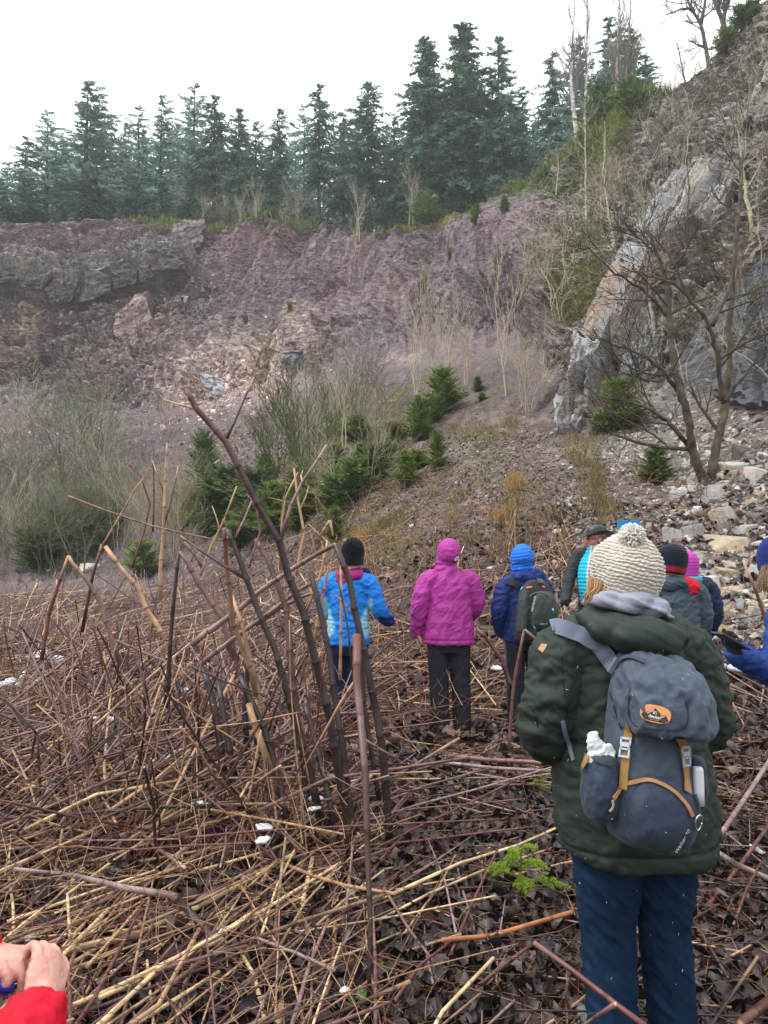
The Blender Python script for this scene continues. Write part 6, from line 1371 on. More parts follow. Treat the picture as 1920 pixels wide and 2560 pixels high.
# bobble hat: rows of purl ridges on a tilted cone
hb, ht = w_local(1560, 1468, 2.53), w_local(1583, 1330, 2.52)
ax = norm(ht - hb); Hh = np.linalg.norm(ht - hb); xx = norm(np.cross([0, 1.0, 0], ax)); yy = np.cross(ax, xx); Bh = np.stack([xx, yy, ax], 1)
px_ = 2.52 / F
prof = np.array([(-.10, 70), (.0, 76), (.12, 82), (.30, 87), (.48, 84), (.64, 73), (.78, 57), (.90, 38), (.98, 20), (1.0, 6)])
nz_, na_ = 230, 300; t = np.linspace(-.10, 1.0, nz_); r_ = np.interp(t, prof[:, 0], gblur(prof[:, 1], .5, 0)) * px_; r_[-1] = .004
a = np.arange(na_) * 2 * math.pi / na_; wob = fbm(np.stack(np.broadcast_arrays(3 * np.cos(a)[None], 3 * np.sin(a)[None], 8 * t[:, None]), -1), 3); rowk = (t * Hh / .0112)[:, None] + .75 * wob; kk = np.floor(rowk); stn = .6 * perlin(np.stack(np.broadcast_arrays(7 * np.cos(a)[None], 7 * np.sin(a)[None], 30 * t[:, None]), -1))
ridge_ = np.abs(np.sin(math.pi * rowk)) ** .7 * (.5 + .5 * np.abs(np.sin(a[None] * 20 + kk * 1.9 + 1.4 * stn))) * (1 + .5 * stn)
rr_ = r_[:, None] * (1 + .018 * np.sin(a[None] * 3 + 1) + .02 * np.sin(a[None] * 2 + t[:, None] * 4)) + .0080 * ridge_ * np.clip(r_[:, None] / .05, 0, 1)
lc = np.stack([rr_ * np.cos(a), rr_ * 1.06 * np.sin(a), np.broadcast_to((t * Hh)[:, None], rr_.shape) + .0], -1)
lc[..., 2] += -.010 * np.cos(a)[None] * (1 - t[:, None]) - .03 * (1 - t[:, None]) ** 2 * np.sin(a)[None] * -.3
V = lc.reshape(-1, 3) @ Bh.T + hb; i = np.arange(nz_ - 1)[:, None] * na_; j = np.arange(na_)[None]; jn = (j + 1) % na_
q = np.stack(np.broadcast_arrays(i + j, i + jn, i + na_ + jn, i + na_ + j), -1).reshape(-1, 4)
cc = lin(198, 190, 178) * (1 + .10 * perlin(V * 160))[:, None] * (.93 + .07 * ridge_.reshape(-1, 1))
g = Geo(); g.add(V, q, None, cc); hat = g.build('bobble_hat', M_knit, wo)
pc = w_local(1580, 1341, 2.46); g = Geo(); ell(g, pc, [.030] * 3); g.c = [np.tile(lin(190, 184, 174), (g.n, 1))]
for k in range(520):          # the bobble's cut yarn ends
    d = norm(R.normal(size=3)); p0 = pc + d * .018; d2 = norm(d + R.normal(0, .28, 3)); L = R.uniform(.018, .026)
    tube(g, [p0, p0 + d2 * L * .6, p0 + d2 * L, p0 + d2 * (L + .003)], [.0032, .0036, .0034, .0012], 6, lin(212, 206, 196) * R.uniform(.75, 1.15))
g.build('bobble', M_knit, hat)
g = Geo()      # fair hair under the hat
for k in range(260):
    f = R.random(); u0 = 1474 + 62 * f + R.normal(0, 3); v0 = 1440 + 32 * f; u1 = 1462 + 34 * f + R.normal(0, 5); v1 = 1500 + R.uniform(-6, 14); Yh = 2.50 + R.uniform(-.03, .05)
    p = np.array([w_local(u0, v0, Yh), w_local(u0 - 3 + R.normal(0, 2), v0 + (v1 - v0) * .4, Yh - .01), w_local(u1 + 5, v0 + (v1 - v0) * .75, Yh - .012), w_local(u1, v1, Yh)])
    tube(g, dense(p, 3), .0013, 3, lin(*[(206, 164, 116), (186, 140, 92), (222, 186, 140)][R.integers(3)]) * R.uniform(.7, 1.1), False)
g.build('hair', M_hair, wo)
g = Geo(); e_ = 0
bt_ = mesh_bvh([c for c in wo.children if c.name.startswith('coat')])
for pix in ([(1404, 1560), (1402, 1620), (1405, 1680), (1412, 1740), (1420, 1790)], [(1408, 1676), (1440, 1680), (1475, 1682), (1500, 1680)], [(1412, 1792), (1450, 1800), (1480, 1808)], [(1388, 2080), (1420, 2108), (1470, 2128), (1540, 2142), (1620, 2146), (1700, 2142), (1755, 2130)], [(1330, 1770), (1345, 1820), (1352, 1870)], [(1712, 1700), (1730, 1760), (1740, 1830)]):
    try: strap_on(bt_, wo, pix, .0035, .0012, GREEN * .45, 'seam', M_cloth, -.0002, 6)
    except Exception as ex_: print('seam', ex_)
h_ = on(bt_, 1357, 1619, .001)
if h_ is not None:
    strap_on(bt_, wo, [(1351, 1628), (1357, 1619), (1362, 1611)], .020, .002, lin(176, 132, 92), 'badge', M_leath, .001)
# ---- her rucksack
PB = empty('rucksack', PX(1625, 2118, 2.27)); PB.rotation_euler = (math.radians(-4), math.radians(7), WR + math.radians(6)); tag(PB, 'slate grey rucksack with tan straps and oval mountain badge, worn over the green coat', 'backpack')
SL = lin(78, 90, 106) * .72; NV = lin(52, 66, 86) * .68; TANW = lin(160, 122, 70) * .9
pf = lambda amp: (lambda co, nr: amp * (fbm(np.stack([co[:, 0] * 14 + co[:, 2] * 6, co[:, 1] * 12, co[:, 2] * 10 - co[:, 0] * 8], 1), 3, .5, True) - .3) + .0015 * fbm(co * 60, 2))
def pk(rings, name, col, ex, parent, amp=.006, vox=.006, sm=4, extra=None):
    g = Geo(); loft(g, rings, ex=ex)
    if extra: extra(g)
    return link(name, shell(g, name, vox, sm, pf(amp), col), M_pack, parent)
body = pk([(.0, 0, .03, .06, .05), (.02, 0, .03, .10, .085), (.10, 0, .03, .122, .105), (.24, 0, .035, .124, .10), (.36, 0, .04, .118, .09), (.46, -.005, .05, .105, .075), (.50, -.005, .05, .07, .05)], 'main_compartment', SL, 2.8, PB)
frontp = pk([(.012, .0, -.035, .06, .04), (.03, .0, -.045, .10, .06), (.09, .0, -.055, .112, .062), (.15, .0, -.05, .105, .058), (.205, .0, -.03, .075, .048), (.225, .0, -.01, .04, .03)], 'front_pocket', NV, 2.5, PB, .006)
lid = pk([(.325, .005, -.035, .118, .10), (.335, .005, -.035, .128, .108), (.40, .004, -.03, .132, .112), (.47, .0, -.01, .125, .108), (.525, -.004, .02, .105, .085), (.55, -.005, .035, .07, .05)], 'lid', SL * 1.04, 3.2, PB, .018, .006, 2)
pl_ = pk([(.06, -.150, .035, .02, .03), (.08, -.152, .03, .036, .055), (.16, -.158, .03, .046, .066), (.235, -.156, .035, .042, .06), (.245, -.156, .035, .03, .045)], 'side_pocket', NV * 1.1, 2.2, PB, .010, .005, 3)
pr_ = pk([(.09, .150, .045, .02, .03), (.11, .152, .04, .034, .055), (.17, .156, .04, .042, .062), (.25, .150, .045, .036, .055), (.26, .150, .045, .026, .04)], 'side_pocket', NV * .9, 2.2, PB, .010, .005, 3)
for o_ in (body, frontp, lid, pl_, pr_): pass
bp = mesh_bvh([body, frontp, lid, pl_, pr_]); bcoat = mesh_bvh([c for c in wo.children if c.name.split('.')[0] in ('coat', 'hood')] + [body, lid])
for pix, bk in (([(1575, 1815), (1570, 1850), (1566, 1895), (1563, 1935), (1560, 1974)], (1567, 1866)), ([(1702, 1842), (1705, 1880), (1709, 1920), (1713, 1955), (1716, 1985)], (1706, 1884))):
    so, P_, N_ = strap_on(bp, PB, pix, .024, .003, TANW, 'webbing_strap', M_pack, .006)
    p, n = on(bp, *bk, .011); x = norm(np.cross([0, 0, 1.0], n)); y = np.cross(n, x); gb_ = Geo()
    def bar(cx, cy, w, h, th=.004):
        c = p + x * cx + y * cy; v = [c + x * sx * w / 2 + y * sy * h / 2 + n * sz * th for sz in (0, 1) for sx, sy in ((-1, -1), (1, -1), (1, 1), (-1, 1))]
        gb_.add(local(so, np.array(v)), [[0, 3, 2, 1], [4, 5, 6, 7], [0, 1, 5, 4], [1, 2, 6, 5], [2, 3, 7, 6], [3, 0, 4, 7]], None, lin(166, 178, 192))
    bar(0, .020, .032, .006); bar(-.0135, .012, .005, .018); bar(.0135, .012, .005, .018); bar(0, .002, .026, .012, .006); bar(-.011, -.006, .006, .012); bar(.011, -.006, .006, .012); bar(0, -.010, .026, .005); bar(-.013, -.020, .005, .022); bar(.013, -.020, .005, .022); bar(0, -.031, .032, .006)
    gb_.build('buckle', M_plas, so, False)
zp, _, _ = strap_on(bp, PB, [(1531, 1998), (1545, 1976), (1570, 1958), (1600, 1950), (1630, 1952), (1660, 1964), (1690, 1985), (1715, 2012), (1731, 2042)], .011, .004, lin(168, 122, 84), 'zip', M_pack, .003, 6)
strap_on(bp, PB, [(1528, 1996), (1531, 2008), (1526, 2020), (1521, 2026)], .006, .003, lin(190, 170, 140), 'zip_pull', M_pack, .006, 3)
for pix in ([(1576, 1715), (1572, 1760), (1573, 1795), (1590, 1816), (1640, 1824), (1690, 1826), (1714, 1818), (1722, 1790), (1714, 1750)], [(1512, 1690), (1530, 1745), (1545, 1800), (1555, 1825)]):
    strap_on(bp, PB, pix, .0035, .002, SL * .35, 'seam', M_pack, .001, 6)
strap_on(bp, PB, [(1462, 1852), (1470, 1880), (1492, 1900), (1532, 1912)], .012, .004, lin(74, 82, 92) * .6, 'elastic_hem', M_pack, .002, 6)
strap_on(bp, PB, [(1473, 1886), (1468, 1903), (1460, 1918)], .014, .003, TANW, 'pull_tab', M_pack, .006, 4)
# oval badge with mountains and maker's mark
bq, bn_ = on(bp, 1639, 1786, .006); bx = norm(np.cross([0, 0, 1.0], bn_)); by = np.cross(bn_, bx); ar = math.radians(-8); bx, by = bx * math.cos(ar) + by * math.sin(ar), -bx * math.sin(ar) + by * math.cos(ar)
def badge(name, pts, lift, col, parent):
    pts = np.array(pts, float); n = len(pts); P0_ = np.array([bq + bx * x + by * y + bn_ * lift for x, y in pts]); P1_ = P0_ + bn_ * .0014; bm = bmesh.new(); M = wm(parent).inverted()
    lo_ = [bm.verts.new(M @ Vector(p)) for p in P0_]; hi_ = [bm.verts.new(M @ Vector(p)) for p in P1_]; bm.faces.new(hi_); bm.faces.new(lo_[::-1])
    for k in range(n): bm.faces.new([lo_[k], lo_[(k + 1) % n], hi_[(k + 1) % n], hi_[k]])
    me = bpy.data.meshes.new(name); bm.to_mesh(me); bm.free(); return link(name, me, mat(name, col, rough=.75), parent)
wb, hb_ = .041, .024
ov = [(wb * math.copysign(abs(math.cos(t)) ** .75, math.cos(t)), hb_ * math.copysign(abs(math.sin(t)) ** .75, math.sin(t))) for t in np.linspace(0, 2 * math.pi, 40, endpoint=False)]
bd = badge('badge', ov, 0, lin(196, 132, 82), PB)
badge('mountain_motif', [(-.036, -.010), (-.031, .001), (-.026, -.003), (-.014, .008), (-.002, .016), (.010, .006), (.020, -.001), (.026, .003), (.034, -.007), (.036, -.012), (.026, -.020), (-.026, -.020)], .0015, lin(40, 34, 34), bd)
badge('mountain_motif', [(-.024, -.004), (-.013, .007), (-.003, .015), (-.006, .004), (-.012, .002), (-.016, -.003)], .003, lin(196, 132, 82), bd)
badge('mountain_motif', [(.012, .003), (.020, -.003), (.027, .002), (.025, -.005), (.018, -.007)], .003, lin(196, 132, 82), bd)
def badge_text(s, x, y, size, col, lift=.0032):
    me = text_mesh(s, size, .0005); me.materials.append(mat('lettering', col, rough=.6)); t = bpy.data.objects.new('lettering', me); COL.objects.link(t); Wm = Matrix.Identity(4); c = bq + bx * x + by * y + bn_ * lift
    for k in range(3): Wm[k][0], Wm[k][1], Wm[k][2], Wm[k][3] = bx[k], by[k], bn_[k], c[k]
    t.parent = bd; t.matrix_local = wm(bd).inverted() @ Wm
badge_text('deuter', .001, -.0085, .013, lin(230, 232, 234)); badge_text('d', -.003, .003, .013, lin(226, 230, 226)); badge_text(')', .003, .003, .013, lin(170, 196, 110)); badge_text('since 1898', 0, -.0165, .0055, lin(196, 150, 100))
text_on(bp, PB, 'Walker 20', 1704, 2104, .017, 58, lin(196, 196, 192), shear=.3, off=.003)
# shoulder strap, lower strap, haul loop, karabiner
strap_on(bcoat, PB, [(1545, 1672), (1520, 1645), (1490, 1612), (1455, 1590), (1420, 1574), (1395, 1568), (1378, 1572)], .050, .014, lin(112, 122, 140) * .8, 'shoulder_strap', M_pack, .003, 6)
strap_on(bcoat, PB, [(1404, 1798), (1412, 1830), (1424, 1865), (1437, 1905)], .013, .003, lin(120, 130, 144) * .8, 'lower_strap', M_pack, .003, 4)
strap_on(bcoat, PB, [(1552, 1655), (1565, 1646), (1590, 1648), (1612, 1658)], .012, .005, SL * .6, 'haul_loop', M_pack, .006, 4)
g = Geo(); p, n = on(bp, 1738, 2052, .012); x = norm(np.cross([0, 0, 1.0], n)); y = np.cross(n, x); t = np.linspace(0, 2 * math.pi, 25)
tube(g, local(PB, p + np.outer(np.cos(t) * .012, x) + np.outer(np.sin(t) * .022, y)), .003, 6, (.6, .6, .62)); g.build('karabiner', M_metal, PB)
strap_on(bp, PB, [(1733, 1985), (1742, 2010), (1745, 2040)], .010, .004, SL * .4, 'cord_loop', M_pack, .004, 4)
# paper tissues and a white bottle in the side pockets
g = Geo(); tp = PX(1500, 1878, 2.27); ell(g, tp + [0, 0, -.035], (.036, .025, .05)); ell(g, tp + [-.018, 0, .02], (.016, .012, .035)); ell(g, tp + [.026, .0, -.02], (.016, .012, .04)); ell(g, tp + [-.005, 0, .005], (.024, .014, .03))
tq = link('paper_tissue', shell(g, 'paper_tissue', .0035, 1, lambda co, nr: .012 * (fbm(co * 26, 3, .6, True) - .3), lin(222, 226, 224)), M_paper); tag(tq, 'crumpled white paper tissue in the left side pocket of the slate grey rucksack', 'tissue')
pp_ = PX(1744, 1925, 2.285); g = Geo(); loft(g, [(-.10, 0, 0, .016, .016), (.005, 0, 0, .0165, .0165), (.008, 0, 0, .012, .012)], 20, 3.0, 3); g.v = [v @ rotz(0).T + pp_ for v in g.v]
vb = g.build('water_bottle', M_plas); me_ = vb.data; me_.color_attributes['Col'].data.foreach_set('color', np.tile(np.append(lin(222, 226, 230), 1), (len(me_.vertices), 1)).astype(np.float32).ravel()); tag(vb, 'white flat-topped bottle standing in the right side pocket of the slate grey rucksack', 'bottle')
# melting snowflakes on coat, rucksack and jeans
g = Geo(); bs_ = mesh_bvh([c for c in wo.children if c.type == 'MESH' and c.name.split('.')[0] in ('coat', 'hood', 'jeans')] + [body, lid, frontp, pl_])
for k in range(46):
    h_ = on(bs_, R.uniform(1310, 1800), R.uniform(1560, 2550), .001)
    if h_ is None: continue
    d = norm(np.cross(h_[1], R.normal(size=3)) + np.array([0, 0, .6])); L = R.uniform(.001, .005); tube(g, [h_[0] - d * L, h_[0], h_[0] + d * L], [.0005, .0009, .0005], 4, (.85, .88, .9))
fl = g.build('snowflakes', M_snow); fl['kind'] = 'stuff'

# ======================================================== magenta jacket
def at(u, Y, z=None): x = (u - CU) / F * Y; return np.array([x, Y, gz(x, Y) if z is None else z])
PINK = lin(184, 62, 156) * .80
p2 = at(1122, 6.95); aL = ((-.205, 0, 1.33), (-.275, -.03, 1.10), (-.285, .05, .88)); aR = ((.20, 0, 1.33), (.262, .01, 1.10), (.20, .17, 1.0))
o, hc, Rh = figure('person with back turned, in magenta hooded jacket and black trousers', p2, math.radians(4), 1.68, (aL, aR), (((.05, .1, -1), (1, 0, 0), .35), ((-.5, .6, -.2), (0, 0, -1), .6)), head_yaw=.5)
legs2 = (((-.10, 0, .86), (-.098, .0, .46), (-.085, -.02, .07)), ((.085, 0, .86), (.10, .0, .46), (.11, -.02, .07)))
jacket(o, [(.775, .0, 0, .225, .155), (.80, .0, 0, .236, .165), (.95, 0, 0, .215, .15), (1.12, .0, 0, .19, .135), (1.26, .0, 0, .20, .13), (1.36, 0, 0, .175, .105), (1.42, 0, 0, .10, .085), (1.46, 0, 0, .075, .075)], (aL, aR), ([.10, .085, .075, .058], [.10, .085, .075, .058]), PINK, .010,
       lambda co, nr: .016 * (fbm(np.stack([co[:, 0] * 4 + co[:, 2] * 3, co[:, 1] * 5, co[:, 2] * 6 - co[:, 0] * 6], 1), 3, .5, True) - .35) - .008 * np.exp(-((co[:, 2] - .815) / .008) ** 2) + .006 * fbm(co * 12, 2))
g = Geo(); h0 = hc
ell(g, h0 + [.0, -.01, .035], (.105, .125, .125)); ell(g, h0 + [-.02, .03, -.05], (.098, .11, .085)); ell(g, h0 + [-.02, .02, -.11], (.105, .10, .05)); limb(g, [h0 + [-.07, .08, -.10], h0 + [-.13, .08, -.085]], [.035, .018], 3)
ho = link('hood', shell(g, 'hood', .008, 4, lambda co, nr: .012 * (fbm(np.stack([co[:, 0] * 8, co[:, 1] * 8, co[:, 2] * 18], 1), 3, .5, True) - .3) - .008 * np.exp(-((co[:, 2] - h0[2] + .055 + .2 * co[:, 0]) / .012) ** 2), PINK * 1.03), M_cloth, o)
g = Geo(); t = np.linspace(0, 6.28, 14); tube(g, np.stack([.05 + .018 * np.cos(t) + h0[0], np.full(14, -.132) + h0[1], .0 + .010 * np.sin(t) + .012 * np.cos(t) + h0[2] - .02], 1), .0028, 5, lin(220, 214, 224)); g.build('drawcord', M_cloth, ho)
bpk = mesh_bvh([c for c in o.children if c.name.startswith('jacket')]); strap_on(bpk, o, [(1130, 1463), (1147, 1462)], .006, .001, lin(70, 24, 60), 'maker_mark', M_cloth, .001)
p_, n_ = on(bpk, 1048, 1496, .003); x_ = norm(np.cross([0, 0, 1.], n_)); y_ = np.cross(n_, x_); g = Geo(); t = np.linspace(0, 6.28, 16); tube(g, local(o, p_ + np.outer(np.cos(t) * .015, x_) + np.outer(np.sin(t) * .017, y_)), .0025, 4, lin(120, 36, 100)); g.build('round_mark', M_cloth, o)
trousers(o, legs2, [(.70, 0, 0, .16, .12), (.84, 0, 0, .185, .14), (.95, 0, 0, .17, .13)], ([.105, .088, .082], [.105, .088, .082]), lin(34, 36, 46)); boots(o, ((-.085, -.02, .07), (.11, -.02, .07)), lin(44, 44, 46))
g = Geo(); w_ = np.array(aL[2]); limb(g, [w_ + [.01, .05, -.10], w_ + [.02, .02, -.16]], [.016, .012], 3)
st_ = link('pebble', shell(g, 'pebble', .004, 2, lambda co, nr: .004 * fbm(co * 60, 2), lin(120, 120, 108)), M_stone); st_.location = p2; st_.rotation_euler = (0, 0, math.radians(4)); tag(st_, 'small grey stone held in the left hand of the magenta person', 'stone')
# ======================================================== bright blue jacket with magenta collar
BLUE, LBLUE, NAVY = lin(24, 130, 226) * .85, lin(150, 212, 226) * .8, lin(28, 34, 60)
p1 = at(872, 6.75); aL = ((-.19, 0, 1.31), (-.235, .02, 1.08), (-.12, .22, 1.02)); aR = ((.19, 0, 1.31), (.265, .0, 1.08), (.335, .16, .985))
o, hc, Rh = figure('person with back turned, in bright blue jacket with magenta collar and black knit hat', p1, math.radians(-6), 1.66, (aL, aR), (((.5, .6, 0), (0, 0, -1), .6), ((.15, .9, -.1), (0, 0, -1), .5)), head_yaw=.1, head_c=(.035, .02, 1.54))
legs1 = (((-.09, 0, .86), (-.09, .0, .46), (-.085, -.02, .07)), ((.085, 0, .86), (.06, -.01, .46), (.045, -.03, .07)))
def c1(co, nr):
    c = np.tile(BLUE, (len(co), 1)); side = smooth(.115, .15, np.abs(co[:, 0]) + .05 * np.sin(co[:, 2] * 9)) * smooth(.84, .90, co[:, 2]) * smooth(1.24, 1.14, co[:, 2]) * smooth(.235, .20, np.abs(co[:, 0])) * smooth(.10, .06, np.abs(co[:, 1] + .03))
    c = c * (1 - side[:, None]) + LBLUE * side[:, None]; cuff = smooth(1.055, 1.02, co[:, 2]) * smooth(.25, .28, co[:, 0]); c = c * (1 - cuff[:, None]) + lin(24, 50, 110) * cuff[:, None]
    return c
jacket(o, [(.79, 0, 0, .178, .135), (.81, 0, 0, .186, .14), (.95, 0, 0, .178, .132), (1.08, 0, 0, .172, .125), (1.24, 0, 0, .188, .125), (1.34, 0, 0, .165, .10), (1.41, .01, 0, .10, .085)], (aL, aR), ([.095, .08, .07, .056], [.095, .08, .07, .058]), c1, .010,
       lambda co, nr: .013 * (fbm(np.stack([co[:, 0] * 7, co[:, 1] * 6, co[:, 2] * 12 + co[:, 0] * 5], 1), 3, .55, True) - .35) - .007 * np.exp(-((co[:, 2] - 1.0) / .008) ** 2) - .006 * np.exp(-((co[:, 2] - .93) / .008) ** 2))
g = Geo(); ell(g, hc + [-.02, -.055, -.155], (.135, .085, .055)); ell(g, hc + [-.05, -.08, -.185], (.10, .055, .055)); ell(g, hc + [-.01, .0, -.125], (.115, .10, .045))
link('collar_hood', shell(g, 'collar_hood', .008, 4, folds(.014, (8, 8, 18), 3.), lin(150, 34, 104) * .85), M_cloth, o)
g = Geo(); limb(g, [hc + [.09, .03, -.13], hc + [.10, -.01, -.10], hc + [.125, .03, -.15]], [.03, .035, .03], 3); link('scarf', shell(g, 'scarf', .007, 3, folds(.008, (14, 14, 14)), lin(30, 36, 70)), M_knit, o)
def knit_hat(o, c, r, col, name='knit_hat', band=None, squash=1.0, fuzz=0, low=-.045, rows=.011, shape=2.0):
    g = Geo(); rings = [(low, 0, 0, r * .93, r * 1.12), (low + .02, 0, 0, r, r * 1.18), (.03, 0, 0, r * 1.04, r * 1.22), (.075, 0, -.005, r * .97, r * 1.1), (.11 * squash, 0, -.01, r * .74, r * .85), (.135 * squash, 0, -.012, r * .38, r * .42), (.142 * squash, 0, -.012, r * .1, r * .1)]
    loft(g, rings, 32, shape, 5)
    def cf(co, nr):
        cc = np.tile(col, (len(co), 1)) * (1 + .12 * perlin(co * 120))[:, None]
        if band is not None:
            k = (smooth(low + .052, low + .048, co[:, 2]) * smooth(low + .004, low + .008, co[:, 2]))[:, None]; pat = (np.sin(np.arctan2(co[:, 1], co[:, 0]) * 26) * np.sin(co[:, 2] * 420) > -.2)[:, None]; cc = cc * (1 - k) + np.where(pat, band, col) * k
        return cc
    m = link(name, shell(g, name, .0055, 2, knit_disp(rows, 22, .004), cf), M_knit, o); m.location = c; return m
h1 = knit_hat(o, hc + [0, -.005, .03], .092, lin(22, 26, 28), fuzz=1, low=-.09); g = Geo()
for k in range(1500):
    d = norm(R.normal(size=3)); d[2] = abs(d[2]) if R.random() < .7 else d[2]; p0 = np.array([0, -.005, .02]) + d * np.array([.088, .105, .115]); d2 = norm(d + R.normal(0, .5, 3)); tube(g, [p0, p0 + d2 * .012, p0 + d2 * .020], [.002, .0018, .0006], 3, lin(26, 30, 30) * R.uniform(.6, 1.5), False)
g.build('fluff', M_knit, h1)
trousers(o, legs1, [(.70, 0, 0, .15, .12), (.84, 0, 0, .172, .135), (.95, 0, 0, .16, .12)], ([.095, .072, .06], [.095, .072, .062]), NAVY, mt=M_denim, disp=lambda co, nr: .006 * (fbm(np.stack([co[:, 0] * 8, co[:, 1] * 8, co[:, 2] * 26], 1), 3, .5, True) - .3)); boots(o, ((-.085, -.02, .07), (.045, -.03, .07)), lin(92, 86, 80), (.2, -.5), 1.1)
# ======================================================== blue hood and black rucksack
BL3, HB = lin(28, 50, 112) * .85, lin(34, 118, 224) * .9
p3 = at(1310, 7.05); r3 = math.radians(12); aL = ((-.19, 0, 1.28), (-.265, -.02, 1.04), (-.19, .10, .86)); aR = ((.19, 0, 1.28), (.25, .02, 1.05), (.15, .2, .95))
o, hc, Rh = figure('person with back turned, in dark blue jacket with bright blue quilted hood up', p3, r3, 1.64, (aL, aR), (((.5, .5, -.4), (0, 0, -1), .6), ((-.5, .6, 0), (0, 0, -1), .6)), head_yaw=.25, head_c=(-.02, .01, 1.51))
legs3 = (((-.09, 0, .84), (-.10, .0, .45), (-.10, -.02, .07)), ((.09, 0, .84), (.10, .0, .45), (.10, -.02, .07)))
jacket(o, [(.775, 0, 0, .19, .145), (.80, 0, 0, .20, .15), (.95, 0, 0, .185, .135), (1.10, 0, 0, .18, .13), (1.24, 0, 0, .19, .125), (1.32, 0, 0, .165, .10), (1.39, 0, 0, .10, .085)], (aL, aR), ([.095, .08, .072, .056], [.095, .08, .07, .056]), BL3, .010)
g = Geo(); ell(g, hc + [.04, -.075, -.145], (.14, .07, .065)); ell(g, hc + [.08, -.09, -.125], (.095, .05, .055)); ell(g, hc + [0, 0, -.13], (.115, .10, .05))
link('shell_hood', shell(g, 'shell_hood', .008, 4, folds(.016, (9, 9, 14), 5.), BL3 * 1.25), M_cloth, o)
g = Geo(); ell(g, hc + [0, -.012, .03], (.100, .122, .122)); ell(g, hc + [0, .0, -.06], (.096, .112, .08))
qh = link('quilted_hood', shell(g, 'quilted_hood', .007, 3, lambda co, nr: .006 * np.abs(np.sin((co[:, 2] + .2 * np.abs(co[:, 0])) * 105)) + .006 * fbm(co * np.array([34, 34, 8]), 2), HB), M_cloth, o)
g = Geo(); t = np.linspace(-1.5, 1.5, 16); tube(g, np.stack([.102 * np.sin(t) + hc[0], -.135 * np.cos(t) + hc[1] + .0, -.045 + .05 * np.cos(t) + hc[2]], 1), .004, 5, lin(16, 50, 120)); g.build('drawcord', M_cloth, qh)
def c3t(co, nr):
    s_ = smooth(.012, .004, np.abs(co[:, 1] - .01 + .02 * co[:, 2])) * smooth(.10, .13, np.abs(co[:, 0])); return np.tile(lin(30, 32, 40), (len(co), 1)) * (1 - s_[:, None]) + lin(120, 124, 132) * s_[:, None]
trousers(o, legs3, [(.70, 0, 0, .16, .12), (.82, 0, 0, .185, .135), (.93, 0, 0, .17, .12)], ([.10, .082, .075], [.10, .082, .075]), c3t); boots(o, ((-.10, -.02, .07), (.10, -.02, .07)), lin(40, 40, 42))
PB2 = empty('rucksack', p3 + rotz(r3) @ np.array([.0, -.235, .79])); PB2.scale = (1.1, 1.1, 1.08); PB2.rotation_euler = (math.radians(4), math.radians(4), r3 + .12); tag(PB2, 'black and dark grey rucksack with red zip pulls worn over the dark blue jacket', 'backpack')
DG, BK = lin(58, 66, 66) * .75, lin(30, 34, 36)
b1 = pk([(.0, 0, .04, .12, .06), (.02, 0, .04, .155, .09), (.14, 0, .04, .165, .10), (.30, 0, .04, .16, .095), (.42, 0, .05, .135, .08), (.49, 0, .06, .085, .05), (.505, 0, .06, .05, .03)], 'main_compartment', BK * 1.3, 2.6, PB2, .008, .007)
b2 = pk([(.13, .03, -.05, .10, .05), (.15, .03, -.055, .118, .06), (.27, .03, -.05, .118, .06), (.38, .03, -.02, .10, .05), (.43, .03, .0, .06, .03)], 'front_pocket', DG, 2.6, PB2, .006, .007)
b3 = pk([(.01, .03, -.03, .09, .05), (.03, .03, -.035, .125, .06), (.11, .03, -.035, .125, .06), (.125, .03, -.03, .11, .05)], 'base_pocket', BK, 2.6, PB2, .004, .007)
b4 = pk([(.08, -.135, .0, .02, .03), (.10, -.14, .0, .03, .06), (.36, -.125, .03, .03, .06), (.42, -.11, .04, .02, .03)], 'side_panel', DG * 1.2, 2.4, PB2, .008, .007)
bp2 = mesh_bvh([b1, b2, b3, b4]); bp3 = mesh_bvh([b1, b2] + [c for c in o.children if c.name.startswith('jacket')])
for pix, c in (([(1304, 1479), (1310, 1472), (1316, 1470), (1330, 1468)], lin(214, 84, 84)), ([(1354, 1466), (1362, 1469)], lin(214, 84, 84)), ([(1303, 1475), (1308, 1468)], lin(110, 200, 214)), ([(1334, 1565), (1340, 1572)], lin(90, 190, 200)), ([(1381, 1521), (1382, 1527)], lin(110, 200, 214))):
    try: strap_on(bp2, PB2, pix[-2:], .014, .004, c, 'zip_pull', M_plas, .004, 3)
    except Exception: pass
